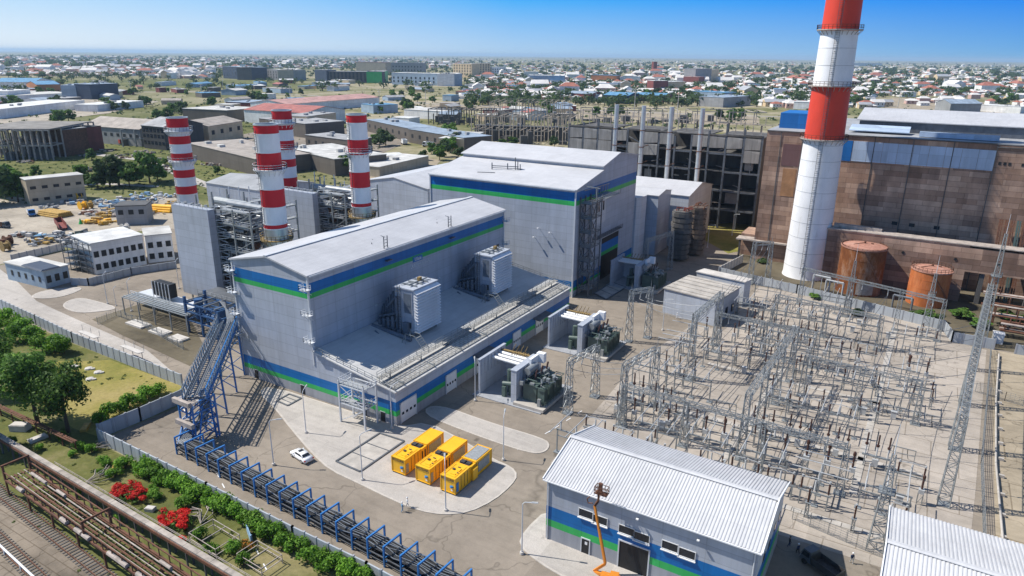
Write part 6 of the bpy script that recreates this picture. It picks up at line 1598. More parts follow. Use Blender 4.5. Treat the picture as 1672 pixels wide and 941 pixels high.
for k in range(nb):
    for z in (2, 10, 18, 25):
        if rb.random() < .3: m = MB(t); a = FX0 + k * dx + .6; q = rb.random() * 6; m.box(a, a + dx * rb.uniform(.3, .85), FY + 1 + q, FY + 1.3 + q, z, z + rb.uniform(2, 5)); m.build('debris', M['conc'])
m = MB(t)
for k in range(4): m.box(FX0 + 3 + k * 22, FX0 + 21 + k * 22, FY + 2, FY + 24, 38.6, 39)

for k in range(nb):
    if k not in (3, 7, 8): m.box(FX0 + k * dx, FX0 + k * dx + dx, FY - .6, FY + .8, 38.9 + (k % 3) * .2, 39.5 + (k % 3) * .2)
m.build('roof_slab', M['concd'])
for k in range(36):
    m = MB(t); x = rb.uniform(FX0 + 2, FX1 - 8); z = rb.uniform(3, 36); y = FY + rb.uniform(-.8, 5); m.bar((x, y, z), (x + rb.uniform(2, 7), y + rb.uniform(-1, 2), z + rb.uniform(-3, 2)), rb.uniform(.12, .35)); m.build('debris', M['rustpale'] if k % 3 else M['porc'])
m = MB(t)
for k in range(nb * 2): m.bar((FX0 + k * dx / 2, FY + 14, 39), (FX0 + k * dx / 2, FY + 14, 39 + rb.uniform(3, 8)), .3)
m.bar((FX0, FY + 14, 44), (FX1, FY + 14, 43), .25); m.build('stub_column', M['rustpale'])
for k, x in enumerate((-121, -108.7, -96.5, -83.5)):
    t = thing('flue_pipe', ['tall silver flue pipe before the burnt hall, leftmost of four', 'tall silver flue pipe before the burnt hall, second from the left', 'tall silver flue pipe before the burnt hall, third from the left', 'tall silver flue pipe before the burnt hall, rightmost of four'][k], 'flue', (x, 293, 0), 'silver flue pipes before the burnt hall')
    m = MB(t); m.tube((x, 291, 8), (x, 291, 50.2), 1.0, .95, 16); m.tube((x, 291, 8), (x, 291, 20), 1.3, 1.3, 16); m.build('pipe', M['silver'], smooth=False)
    m = MB(t)
    for z in (20, 26, 33, 40): m.lathe(x, 291, [(1.0, z - .15), (1.2, z - .15), (1.2, z + .15), (1.0, z + .15)], 16)
    for z in (26, 33): m.bar((x, 291, z), (x, 299.5, z), .25)
    m.build('bracket', M['rust']); m = MB(t); m.bar((x - 1.6, 291, 0), (x - 1.6, 291, 8), .4); m.bar((x + 1.6, 291, 0), (x + 1.6, 291, 8), .4); m.box(x - 2, x + 2, 289.5, 292.5, 7.6, 8); m.build('stand', M['steelD'])
# ribbed burnt coil stack
M['redrust'] = mat('red_rust', (.20, .045, .03), .8); M['soot'] = mat('sooty_metal', (.12, .09, .07), .8, .2, .5, .6)
t = thing('coil_stack', 'burnt ribbed coil stack with red top beside the shaded transformer', 'coil stack', (-61, 236, 0)); rb = random.Random(4)
ca, cb = P(1113, 420), P(1132, 412)
for k, (c, w_) in enumerate(((P(1108, 424), 7.2), (P(1133, 416), 6.6))):
    m = MB(t)
    for i in range(9):
        z = 1 + i * 1.9; j = rb.uniform(-.3, .3); a = w_ / 2
        pr = [(c.x + j + a * 1.02 * math.cos(q * math.pi / 6) * (1 + rb.uniform(-.06, .06)), c.y + a * math.sin(q * math.pi / 6) * (1 + rb.uniform(-.06, .06))) for q in range(12)]
        m.prism(pr, z, z + 1.35); m.prism([(c.x + (x_ - c.x) * .88, c.y + (y_ - c.y) * .88) for x_, y_ in pr], z + 1.35, z + 1.9)
    m.build('coil', M['concd'] if k == 0 else M['soot'])
    m = MB(t)
    for i in range(10): x_, y_ = c.x + rb.uniform(-2.4, 2.4), c.y + rb.uniform(-2.4, 2.4); m.path([(x_, y_, 17.6), (x_ + .3, y_ + .2, 18.5 + rb.random()), (x_ + 1.3, y_ + .8, 18.5 + rb.random())], .18, 7)
    m.build('pipe_end', M['redrust'] if k == 0 else M['rust'])
p = P(1150, 352); m = MB(); 
for k in range(6): m.tube((p.x - 2 + k * .6, p.y, .6 + k % 2), (p.x + 2 + k * .4, p.y + 4, 1 + k % 3), .4, n=8, m=k % 2)
m.box(p.x - 3, p.x + 3, p.y, p.y + 4, 0, .6); m.single('drum_pile', 'pile of blue and yellow drums on the dry grass beside the coil stack', 'drums', [M['pblue'], M['yellow']], p)
# ---------------------------------------------------------------- industrial quarter behind the plant
def cm(n, c, w=8, h=3): M[n] = clad(n, c, w, h, .08, .7)
for n, c in (('wall_grey', (.33, .33, .33)), ('wall_beige', (.70, .54, .34)), ('wall_tan', (.48, .41, .30)), ('wall_brown', (.14, .12, .10)), ('wall_white', (.84, .83, .80)), ('wall_dkblue', (.05, .07, .11)), ('wall_red', (.22, .06, .05)), ('wall_pale_blue', (.33, .42, .5)), ('wall_dark', (.075, .072, .07)), ('wall_orange', (.5, .2, .08))): cm(n, c)
for n, c in (('roof_grey', (.32, .32, .32)), ('roof_brown', (.33, .29, .25)), ('roof_white', (.6, .6, .58)), ('roof_red', (.34, .12, .10)), ('roof_blue', (.10, .25, .40)), ('roof_bluegrey', (.25, .31, .38)), ('roof_dark', (.09, .09, .09)), ('roof_pink', (.42, .24, .21)), ('roof_pale', (.5, .49, .46))): M[n] = mat(n, c, .85, 0, .32, .13)
def block(a, b, depth, h, label, wm, rm, name='industrial_building', pitch=0, win=0, wrow=(.45,), cat='building', rt_=0, group=None, wmat='dark', wsz=(1.6, 1.5), overh=.3):
    """front foot edge from photo point a to b, depth away from the camera, height h; pitch > 0 gives a gable along the front edge"""
    a, b = (P(*a) if len(a) == 2 else Vector(a)), (P(*b) if len(b) == 2 else Vector(b)); d = (b - a); L = d.length; d.normalize(); n = Vector((-d.y, d.x, 0))
    c = a + d * L / 2 + n * depth / 2; t = thing(name, label, cat, (c.x, c.y, 0), group, math.atan2(d.y, d.x)); x0, x1, y0, y1 = -L / 2, L / 2, -depth / 2, depth / 2
    m = MB()
    if pitch:
        m.face([(x0, y0, 0), (x1, y0, 0), (x1, y0, h), (x0, y0, h)]); m.face([(x1, y1, 0), (x0, y1, 0), (x0, y1, h), (x1, y1, h)]); m.face([(x1, y0, 0), (x1, y1, 0), (x1, y1, h), (x1, 0, h + pitch), (x1, y0, h)]); m.face([(x0, y1, 0), (x0, y0, 0), (x0, y0, h), (x0, 0, h + pitch), (x0, y1, h)])
    else: m.box(x0, x1, y0, y1, 0, h)
    w = m.build('wall', M[wm], t); m = MB()
    if pitch:
        for ya, za, yb, zb in ((y0 - .6, h - .1, 0, h + pitch), (0, h + pitch, y1 + .6, h - .1)): slope(m, ya, za, yb, zb, x0 - .5, x1 + .5, .3)
    else:
        m.box(x0 - overh, x1 + overh, y0 - overh, y1 + overh, h, h + .35)
    r = m.build('roof', M[rm], t)
    if not pitch and L > 25:
        rr_ = random.Random(int(L * 100)); m = MB()
        for k in range(rt_ or 3): m.cbox(rr_.uniform(x0 * .8, x1 * .8), rr_.uniform(y0 * .6, y1 * .6), h + .35, rr_.uniform(2, 5), rr_.uniform(2, 4), rr_.uniform(1, 2.2))
        m.build('roof_unit', M['roof_pale' if rt_ else 'roof_grey'], r)
    for rw in wrow if win else ():
        for k in range(win):
            hw = max(wsz[0] / 2, L / win * .43 if h > 24 else 0); x = x0 + L * (k + .5) / win; m = MB(); m.box(x - wsz[0] / 2, x + wsz[0] / 2, y0 - .1, y0 + .05, h * rw, h * rw + wsz[1]); m.build('window', M[wmat], w)
    return t
B = block
B((50, 336), (142, 325), 9, 12, 'tan two storey block with flat pale roof beside the storage yard', 'wall_tan', 'roof_pale', win=5, wrow=(.15, .62), wsz=(2.4, 1.4))
B((157, 449), (240, 432), 16, 10.4, 'white two storey office with two rows of dark windows', 'white' if False else 'wall_white', 'roof_white', 'office', win=7, wrow=(.14, .55), wsz=(1.5, 2.0))
B((243, 430), (286, 425), 12, 9.6, 'white office wing right of the long white office', 'wall_white', 'roof_pale', 'office', win=3, wrow=(.14, .55), wsz=(1.6, 2.0))
B((192, 368), (242, 366), 10, 8, 'small grey block with windows behind the white office', 'wall_grey', 'roof_dark', win=3, wrow=(.55,), wsz=(2, 2))
gb = B((76, 472), (116, 461), 20, 5.6, 'blue grey gatehouse with a dark skylight on its flat roof', 'wall_pale_blue', 'roof_pale', 'gatehouse', win=3, wrow=(.3,), wsz=(1.4, 2.2))
gx = -(P(116, 461) - P(76, 472)).length / 2
for k in range(5): m = MB(); m.box(gx - .1, gx + .05, -8 + k * 3.6, -7 + k * 3.6, 1.9, 3.6); m.build('window', M['dark'], gb)
p = P(70, 436, 6); m = MB(); m.hexa([(p.x - 7, p.y - 3, 6), (p.x + 5, p.y - 3, 6), (p.x + 5, p.y + 3, 6), (p.x - 7, p.y + 3, 6)], [(p.x - 6.5, p.y - 2.5, 6.4), (p.x + 4.5, p.y - 2.5, 6.4), (p.x + 4.5, p.y + 2.5, 6.4), (p.x - 6.5, p.y + 2.5, 6.4)]); o = m.build('skylight', M['wall_dkblue'], None, off=(0, 0, 0)); o.parent = gb; o.matrix_parent_inverse = gb.matrix_basis.inverted()
# scaffold against the office end
t = thing('scaffold', 'grey scaffold frame standing against the left end of the white office', 'scaffold', P(130, 448)); m = MB(t); a, b = P(108, 440), P(153, 449); d = (b - a); L = d.length; d.normalize(); n = Vector((-d.y, d.x, 0))
for i in range(6):
    for j in (0, 3, 6): q = a.lerp(b, i / 5) + n * j; m.bar(q, q + Vector((0, 0, 10.5)), .2)
for z in (2, 4, 6, 8, 10):
    for j in (0, 3, 6): m.bar(a + n * j + Vector((0, 0, z)), b + n * j + Vector((0, 0, z)), .16)
    for i in range(6): q = a.lerp(b, i / 5) + Vector((0, 0, z)); m.bar(q, q + n * 6, .14)
    m.bar(a + Vector((0, 0, z - 2)), a.lerp(b, .5) + Vector((0, 0, z)), .12); m.bar(b + Vector((0, 0, z - 2)), a.lerp(b, .5) + Vector((0, 0, z)), .12)
m.build('tube', M['steelD']); m = MB(t)
for z in (2, 4, 6, 8): m.hexa([a + Vector((0, 0, z)), b + Vector((0, 0, z)), b + n * 6 + Vector((0, 0, z)), a + n * 6 + Vector((0, 0, z))], [a + Vector((0, 0, z + .1)), b + Vector((0, 0, z + .1)), b + n * 6 + Vector((0, 0, z + .1)), a + n * 6 + Vector((0, 0, z + .1))])
m.build('deck', M['steelD'])
panel_wall('yard_wall', [P(118, 466), P(145, 467), P(215, 449), P(288, 438)], 2.4, 'low grey wall in front of the white office', 'fence')
panel_wall('yard_wall', [P(20, 428), P(105, 408)], 2.6, 'long grey wall between the gatehouse and the storage yard', 'concw')
# halls further back
B((140, 232), (232, 240), 34, 13, 'grey hall with a wide weathered brown roof and a row of small windows', 'wall_grey', 'roof_brown', pitch=6, win=9, wrow=(.5,), wsz=(3, 2.4))
B((236, 242), (272, 246), 34, 17, 'dark gridded glass front hall behind the leftmost striped stack', 'wall_dark', 'roof_grey', pitch=5, win=6, wrow=(.2, .5, .75), wmat='glass', wsz=(3, 2.6))
B((343, 236), (398, 225), 34, 14, 'beige gabled hall with four dark windows', 'wall_beige', 'roof_brown', pitch=4, win=4, wrow=(.5,), wsz=(4, 3.4))
B((310, 258), (420, 288), 38, 10, 'long dark flat hall with pale roof units behind the stacks', 'wall_brown', 'roof_brown', rt_=7)
B((464, 266), (548, 288), 36, 10, 'dark flat hall with a pale roof and white roof units between the stacks', 'wall_brown', 'roof_pale', rt_=6)
B((500, 242), (570, 252), 22, 10, 'dark hall with a row of round looking windows left of the lone stack', 'wall_brown', 'roof_grey', win=6, wrow=(.4,), wsz=(2.6, 2.6))
B((600, 215), (668, 232), 26, 11, 'long dark hall with blue grey roof right of the lone stack', 'wall_brown', 'roof_bluegrey', win=7, wrow=(.4,), wsz=(3, 3))
B((668, 233), (758, 250), 26, 11, 'long dark hall with blue grey roof, its right half by the ruined frames', 'wall_brown', 'roof_bluegrey', win=7, wrow=(.4,), wsz=(3, 3))
B((758, 250), (790, 237), 20, 10, 'tan end block with pointed canopy beside the ruined frames', 'wall_beige', 'roof_pale')
B((503, 216), (550, 208), 26, 14, 'beige gable end hall behind the dark hall', 'wall_beige', 'roof_grey', win=3, wrow=(.2,), wmat='sign', wsz=(6, 3))
B((425, 215), (500, 226), 40, 12, 'dark brown hall below the pink roofed hall', 'wall_brown', 'roof_grey')
B((400, 200), (500, 207), 60, 13, 'long hall with red brown roof and white front at the centre left', 'wall_white', 'roof_red', pitch=5)
B((470, 186), (620, 172), 60, 11, 'wide hall with pink red roof beside the white roof', 'wall_white', 'roof_pink', pitch=4)
B((300, 196), (372, 200), 50, 12, 'pale roofed hall behind the beige gabled hall', 'wall_brown', 'roof_pale')
B((370, 180), (440, 183), 50, 10, 'grey blue hall with light roof and red panels', 'wall_red', 'roof_bluegrey')
B((0, 195), (140, 177), 45, 10, 'long pale low warehouse with a white roof at the left, nearer', 'wall_white', 'roof_white')
B((160, 183), (235, 175), 30, 8, 'white walled low warehouse among round trees', 'wall_white', 'roof_white')
B((-10, 168), (130, 160), 60, 8, 'long pale low warehouse at the left, farther', 'wall_white', 'roof_pale')
B((16, 166), (52, 162), 40, 14, 'white box building near the left edge', 'wall_white', 'roof_white')
B((-10, 145), (57, 145), 90, 12, 'low hall with a bright blue roof near the left edge', 'wall_white', 'roof_blue', pitch=6)
B((62, 150), (100, 149), 60, 12, 'small white hall with a blue roof beside trees', 'wall_orange', 'roof_blue', pitch=5)
B((125, 162), (150, 163), 50, 22, 'dark blue cube building among fields', 'wall_dkblue', 'roof_bluegrey')
B((150, 162), (172, 158), 40, 20, 'pale blue block beside the dark blue cube', 'wall_pale_blue', 'roof_bluegrey')
B((103, 150), (140, 152), 40, 12, 'dark roofed shed before the dark blue cube', 'wall_pale_blue', 'roof_dark')
B((365, 128), (412, 131), 45, 32, 'dark blue glass block far behind the fields', 'wall_dkblue', 'roof_bluegrey', win=10, wrow=(.2, .45, .7), wmat='glass', wsz=(3, 6))
B((412, 131), (424, 130), 40, 32, 'brown end tower joined to the dark blue block', 'wall_brown', 'roof_brown')
B((437, 130), (480, 132), 40, 27, 'grey slab block right of the brown tower', 'wall_grey', 'roof_pale', win=10, wrow=(.15, .4, .65), wsz=(3, 5))
B((480, 132), (492, 128), 40, 27, 'pale brown end block joined to the grey slab', 'wall_tan', 'roof_pale')
B((515, 134), (534, 135), 30, 30, 'low dark blue office between the far slabs', 'wall_dkblue', 'roof_grey')
B((538, 135), (624, 136), 40, 27, 'long dark glass slab with a green end', 'wall_dark', 'roof_grey', win=14, wrow=(.2, .45, .7), wmat='glass', wsz=(4, 6))
B((624, 136), (634, 133), 38, 27, 'bright green end wall of the dark glass slab', 'green', 'roof_grey')
B((640, 138), (742, 141), 40, 27, 'long pale blue slab block with a white end', 'wall_pale_blue', 'roof_white', win=14, wrow=(.2, .5), wmat='glass', wsz=(4, 5))
B((742, 141), (752, 138), 40, 27, 'white end wall block of the pale blue slab', 'wall_white', 'roof_white')
B((582, 122), (630, 123), 40, 42, 'pinkish far block behind the dark glass slab', 'wall_tan', 'roof_red')
B((630, 121), (690, 122), 40, 40, 'long grey far block behind the pale blue slab', 'wall_grey', 'roof_grey', win=12, wrow=(.3, .6), wsz=(4, 5))
B((740, 126), (770, 127), 40, 42, 'cream tower block behind the long pale blue slab', 'wall_beige', 'roof_pale', win=7, wrow=(.2, .4, .6, .8), wsz=(4, 5))
B((770, 122), (800, 122), 40, 40, 'cream far tower block, second of the pair', 'wall_beige', 'roof_white', win=7, wrow=(.2, .4, .6, .8), wsz=(4, 5))
B((803, 122), (826, 122), 40, 27, 'far cream slab right of the tower pair', 'wall_white', 'roof_white', win=6, wrow=(.3, .6), wsz=(4, 5))
B((862, 141), (920, 142), 35, 25, 'low grey blue office among trees', 'wall_pale_blue', 'roof_white')
B((965, 135), (1006, 136), 40, 20, 'low hall with blue roof and orange base in the town', 'wall_orange', 'roof_blue')
B((1066, 150), (1090, 150), 35, 22, 'dark red brick block in the town', 'wall_red', 'roof_white')
B((1090, 150), (1118, 149), 35, 20, 'cream hall joined to the dark red block', 'wall_beige', 'roof_white')
B((1115, 138), (1140, 139), 30, 20, 'coral pink roofed house group in the town', 'wall_red', 'roof_pink')
B((1134, 138), (1160, 137), 35, 40, 'grey town block with a cream end', 'wall_grey', 'roof_grey')
B((1160, 137), (1172, 136), 30, 38, 'cream end block of the grey town block', 'wall_beige', 'roof_pale')
B((1066, 122), (1072, 122), 14, 50, 'slim pink church tower in the town', 'wall_red', 'roof_red', 'tower', cat='tower')
B((1130, 163), (1180, 166), 40, 14, 'flat hall with blue grey roof beyond the burnt hall', 'wall_pale_blue', 'roof_blue')
B((1180, 176), (1225, 172), 40, 14, 'flat hall with grey roof at the edge of the dry field', 'wall_grey', 'roof_bluegrey')
B((985, 168), (1025, 170), 40, 12, 'low hall with dark blue roof at the edge of the dry field', 'wall_dkblue', 'roof_blue', pitch=4)
B((925, 162), (965, 164), 40, 10, 'low hall with pale blue roof and red wall near the field', 'wall_red', 'roof_bluegrey', pitch=3)
B((1035, 165), (1085, 167), 40, 10, 'low hall with turquoise roof and red shutters', 'wall_red', 'roof_blue', pitch=3)
B((1385, 108), (1440, 108), 60, 30, 'long white grandstand like block in the far town behind the chimney', 'wall_white', 'roof_white')
B((1295, 178), (1320, 179), 30, 10, 'white low house with a dark front left of the chimney', 'wall_white', 'roof_white')
B((1550, 184), (1600, 184), 30, 12, 'grey barrel roofed shed beyond the brown hall', 'wall_grey', 'roof_bluegrey', pitch=5)
B((1600, 182), (1665, 186), 30, 9, 'white flat shed beyond the brown hall at the right', 'wall_white', 'roof_white')
B((660, 192), (720, 196), 40, 9, 'pale flat building with white vans beside it', 'wall_white', 'roof_pale')
B((610, 186), (650, 184), 30, 10, 'dark building with a bright blue roof beside the pink roof', 'wall_pale_blue', 'roof_blue')
B((640, 205), (668, 207), 18, 8, 'small white depot between the lone stack and the town', 'wall_white', 'roof_white')
B((620, 290), (700, 270), 20, 6, 'tan low wall like shed under the lone stack', 'wall_tan', 'roof_pale')
B((628, 268), (662, 266), 14, 5, 'small white flat garage on the tan field', 'wall_white', 'roof_white')
rsh = random.Random(17); SW = ['wall_white', 'wall_tan', 'wall_brown', 'wall_pale_blue', 'wall_beige', 'wall_red']; SR = [('roof_white', 'white'), ('roof_bluegrey', 'blue grey'), ('roof_pale', 'pale'), ('roof_brown', 'brown'), ('roof_red', 'red'), ('roof_grey', 'grey'), ('roof_blue', 'blue')]
for k in range(95):
    x = rsh.uniform(-60, 930); y = rsh.choice((rsh.uniform(134, 150), rsh.uniform(140, 172), rsh.uniform(172, 200)))
    if x < 330 and y > 175: continue
    w_ = rsh.uniform(8, 34) * (1 if y < 160 else 1.2); i = rsh.randrange(len(SR))
    B((x, y), (x + w_, y + rsh.uniform(-3, 3)), rsh.uniform(12, 30), rsh.uniform(4, 9), 'low shed with a %s roof in the fields beyond the plant' % SR[i][1], rsh.choice(SW), SR[i][0], 'field_shed', pitch=rsh.choice((0, 2.5)), cat='shed', group='%s roofed sheds of the fields' % SR[i][1])
# ruined concrete frames
def ruin(a, b, depth, h, nx, ny, lv, label, seed, m_='rustpale', missing=.25, name='ruined_frame', s=.8):
    r = random.Random(seed); a, b = P(*a), P(*b); d = b - a; L = d.length; d.normalize(); n = Vector((-d.y, d.x, 0)); t = thing(name, label, 'ruin', a + d * L / 2 + n * depth / 2)
    for i in range(nx + 1):
        for j in range(ny + 1):
            hh = h if r.random() > missing else h * r.uniform(.4, .95); q = a + d * L * i / nx + n * depth * j / ny; m = MB(t); m.bar(q, q + Vector((0, 0, hh)), s); m.build('column', M[m_])
    m = MB(t)
    for l in range(1, lv + 1):
        z = h * l / lv - .4
        for j in range(ny + 1):
            for i in range(nx):
                if r.random() > missing * .8: m.bar(a + d * L * i / nx + n * depth * j / ny + Vector((0, 0, z)), a + d * L * (i + 1) / nx + n * depth * j / ny + Vector((0, 0, z)), s * .8, s)
        for i in range(nx + 1):
            for j in range(ny):
                if r.random() > missing: m.bar(a + d * L * i / nx + n * depth * j / ny + Vector((0, 0, z)), a + d * L * i / nx + n * depth * (j + 1) / ny + Vector((0, 0, z)), s * .7, s * .8)
    m.build('beam', M[m_])
    for k in range(nx): m = MB(t); i = r.random(); j = r.random(); q = a + d * L * i + n * depth * j; m.cbox(q.x, q.y, 0, r.uniform(3, 9), r.uniform(3, 9), r.uniform(1, h * .5), 0, r.random()); m.build('rubble', M['concd'])
    return t, a, d, L, n
M['concs'] = mat('stained_concrete', (.22, .205, .185), .95, 0, .35, .1)
t, a, d, L, n = ruin((-40, 262), (88, 262), 60, 20, 13, 4, 2, 'ruined concrete hall frame at the left edge of the picture', 3)
m = MB(t); m.prism([a + n * 2, a + d * L + n * 2, a + d * L + n * 58, a + n * 58], 19.8, 20.5); m.build('roof_slab', M['concs'])
B((85, 250), (112, 252), 30, 17, 'dark red burnt silo block beside the ruined hall, left', 'wall_red', 'roof_dark', 'silo', cat='silo'); B((108, 256), (148, 250), 18, 18, 'brown and grey burnt silo block beside the ruined hall, right', 'rust', 'roof_grey', 'silo', cat='silo')
M['tancol'] = mat('tan_columns', (.46, .38, .29), .9, 0, .25, .3)
B((775, 226), (925, 231), 8, 11, 'dark backdrop wall behind the bare columns', 'wall_dark', 'roof_dark', 'backdrop_wall', cat='wall')  # plain dark block, a backdrop for the column forest
ruin((770, 232), (930, 238), 45, 22, 14, 3, 2, 'forest of bare concrete columns left of the burnt hall', 5, 'tancol', .35, s=.6)
ruin((800, 205), (925, 208), 60, 24, 12, 2, 1, 'taller bare column frame with a broken pale roof behind the column forest', 6, 'tancol', .3, s=.55)
ruin((700, 203), (800, 206), 30, 16, 12, 1, 1, 'dark burnt frame row in the middle distance', 7, 'concd', .2)
ruin((930, 200), (1250, 205), 40, 14, 16, 1, 1, 'thin pale column row behind the burnt hall roof', 8, 'rustpale', .3)
ruin((245, 240), (272, 232), 20, 13, 4, 2, 2, 'small open grey frame left of the leftmost stack', 9, 'steel', .1)
# storage yard clutter
ry = random.Random(21)
def pile(a, label, mt, kind='pipe', n=8, L=7, r=.35, rz=0, cat='pile', h=3):
    p = P(*a); m = MB(); c, s = math.cos(rz), math.sin(rz)
    if kind == 'pipe':
        k = 0; row = 0; w_ = n
        while w_ > n - h and w_ > 0:
            for i in range(w_):
                o = (i - w_ / 2) * 2 * r; z = r + row * 1.75 * r; m.tube((p.x - c * L / 2 - s * o, p.y - s * L / 2 + c * o, z), (p.x + c * L / 2 - s * o, p.y + s * L / 2 + c * o, z), r, n=8)
            w_ -= 1; row += 1
    else:
        for i in range(n): x, y = p.x + ry.uniform(-L, L) / 2, p.y + ry.uniform(-L, L) * .35; m.cbox(x, y, ry.uniform(0, .6), ry.uniform(1, 3.5), ry.uniform(.4, 1.6), ry.uniform(.3, 1.3), ry.randint(0, len(mt) - 1) if isinstance(mt, list) else 0, ry.uniform(0, 3))
    mats = [M[q] for q in mt] if isinstance(mt, list) else M[mt]
    return m.single('material_pile', label, cat, mats, p)
pile((92, 352), 'stack of long ochre pipes in the storage yard', 'timber', n=9, L=14, r=.42, rz=.1)
pile((163, 364), 'ochre heap of scaffold timber in the storage yard', ['timber', 'yellow'], 'box', 34, 13, h=4); pile((178, 352), 'darker ochre timber heap behind the scaffold timber', ['timber', 'rustpale'], 'box', 26, 10)
pile((90, 388), 'heap of grey steel pieces beside the blue sheet', ['steel', 'steelD', 'concw'], 'box', 30, 12); pile((65, 388), 'turquoise sheet stack in the storage yard', ['roof_blue', 'white'], 'box', 8, 4); pile((170, 335), 'row of blue grey beams in the storage yard', ['cloth2', 'steel', 'concw'], 'box', 40, 20)
pile((245, 322), 'pale jumble of panels near the grass edge', ['concw', 'steelL', 'cloth2'], 'box', 40, 24); pile((268, 345), 'yellow pipe stack near the clad boiler wall', 'yellow', n=5, L=11, r=.55, rz=.3); pile((250, 350), 'ochre crate row near the clad boiler wall', ['timber', 'yellow', 'steelD'], 'box', 14, 10)
pile((135, 385), 'green and grey machine parts behind the white office', ['tgreen', 'steelD', 'timber'], 'box', 18, 9); pile((210, 342), 'blue tarpaulin covered stack near the small grey block', ['pblue', 'steelD'], 'box', 6, 6); pile((82, 340), 'grey wrapped bundles beside the yellow pipes', ['porc', 'steelD'], 'box', 16, 10)
for k, (a_, L_, n_) in enumerate((((215, 328), 20, 34), ((190, 345), 12, 26), ((150, 350), 10, 22), ((118, 332), 10, 18), ((60, 398), 12, 20), ((40, 385), 8, 14), ((120, 395), 12, 26), ((285, 335), 10, 22), ((300, 322), 10, 20), ((230, 335), 16, 30))):
    pile(a_, 'low scatter of mixed steel and timber scrap in the storage yard', [['steelD', 'rustpale', 'cloth2', 'concw'], ['timber', 'steelD', 'porc'], ['steel', 'concw', 'rust']][k % 3], 'box', n_, L_); bpy.context.scene.collection.objects[-1]['group'] = 'scrap scatters of the storage yard'
p = P(100, 372); t = thing('trailer', 'dark red open trailer in the storage yard', 'trailer', (p.x, p.y, 0), None, -.35); m = MB(); m.box(-7, 7, -1.4, 1.4, 1.0, 1.2); m.box(-7, 7, -1.4, -1.3, 1.2, 3.2); m.box(-7, 7, 1.3, 1.4, 1.2, 3.2); m.box(-7, -6.9, -1.3, 1.3, 1.2, 3.2); m.build('bed', M['wall_red'], t)
for x in (2, 4.2):
    for s in (-1, 1): m = MB(); m.tube((x, s * 1.2, .6), (x, s * 1.6, .6), .6, n=12); m.build('wheel', M['tyre'], t)
for k, (a, mt, l) in enumerate((((6, 404), 'rust', 'dark red reel drum in the storage yard near the left edge'), ((14, 400), 'rust', 'rusty reel drum behind the olive one'), ((10, 410), 'rustrail', 'large olive cable reel near the left edge'), ((135, 342), 'yellow', 'yellow round tank beside the tan block, left'), ((128, 326), 'yellow', 'yellow round tank beside the tan block, right'), ((205, 380), 'concw', 'pale round lid behind the white office'), ((146, 341), 'timber', 'tan cable drum in the storage yard'))):
    p = P(*a); m = MB(); m.tube((p.x, p.y - 1.2, 1.9), (p.x, p.y - .9, 1.9), 1.9, n=18); m.tube((p.x, p.y + .9, 1.9), (p.x, p.y + 1.2, 1.9), 1.9, n=18); m.tube((p.x, p.y - .9, 1.9), (p.x, p.y + .9, 1.9), 1.2, n=14); m.single('cable_reel', l, 'reel', M[mt], p)
for k in range(16):
    a_ = (rsh.uniform(40, 430), rsh.uniform(236, 300))
    if 60 < a_[0] < 145 and a_[1] > 280: continue
    pile(a_, 'rubble heap on the dry ground between the ruined hall and the stacks', ['concd', 'conc', 'rustpale', 'rust'], 'box', rsh.randint(14, 30), rsh.uniform(8, 20)); COL.objects[-1]['group'] = 'rubble heaps of the wasteland'; COL.objects[-1].name = 'rubble_heap'
p = P(132, 366); m = MB(); m.lathe(p.x, p.y, [(.9, 0), (.5, 1), (.1, 2.4)], 8); m.single('green_hopper', 'small green cone hopper in the storage yard', 'hopper', M['green'], p)
p = P(5, 372); truck((p.x, p.y, .05), math.radians(15), 'dark truck at the left edge of the storage yard', M['steelD'], M['rust'], 1.1)
for k, (a, c1, l) in enumerate((((188, 232), 'wall_red', 'red truck parked by the long grey hall, left'), ((206, 236), 'copper', 'red truck parked by the long grey hall, right'), ((660, 236), 'white', 'white van near the round windowed hall'), ((700, 240), 'white', 'white bus like truck near the shrubs'), ((655, 222), 'white', 'white truck beside the small depot'))):
    p = P(*a); truck((p.x, p.y, 0), math.radians(20 + 60 * k), l, M[c1], M[c1], 1.7, 'truck', 1.6)
# lattice pylons and light masts beyond the plant
for k, (a, h) in enumerate((((365, 150), 24), ((620, 178), 26), ((475, 170), 26), ((695, 170), 26), ((785, 172), 26), ((1035, 192), 34), ((1105, 195), 30), ((215, 155), 22), ((330, 158), 20), ((1465, 180), 26), ((1530, 178), 24))):
    p = P(*a); m = MB(); m.tube((p.x, p.y, 0), (p.x, p.y, h), .5, .3, 6); m.bar((p.x - 5, p.y, h - 1), (p.x + 5, p.y, h - 1), .4); m.bar((p.x - 3.5, p.y, h - 4), (p.x + 3.5, p.y, h - 4), .4)
    m.single('power_pole', 'pale power pole with cross arms in the fields beyond the plant', 'pole', M['concw'], p, 'power poles beyond the plant')
# far road and fields
def strip(name, pts, w, mt, z=.06):
    pts = [P(*q) for q in pts]; m = MB()
    for a, b in zip(pts, pts[1:]):
        d = (b - a).normalized(); s = Vector((-d.y, d.x, 0)) * w / 2; m.face([(q.x, q.y, z) for q in (a - s, b - s, b + s, a + s)])
    struct(name, m, M[mt])
strip('far_road', [(-100, 152), (300, 150), (500, 156), (700, 170), (900, 178), (1100, 186), (1300, 192), (1800, 205)], 9, 'gravel', .3)
strip('far_road', [(-100, 222), (40, 210), (170, 200), (300, 190), (420, 178)], 9, 'gravel', .2)
strip('yard_road', [(150, 252), (240, 262), (330, 300), (420, 330)], 7, 'gravel', .1)
strip('dirt_track', [(0, 318), (60, 312), (160, 300), (260, 305)], 5, 'gravel', .1)
flat('freight_yard', px((-60, 205), (-60, 168), (150, 160), (260, 166), (180, 185), (60, 200)), .25, 'yard')
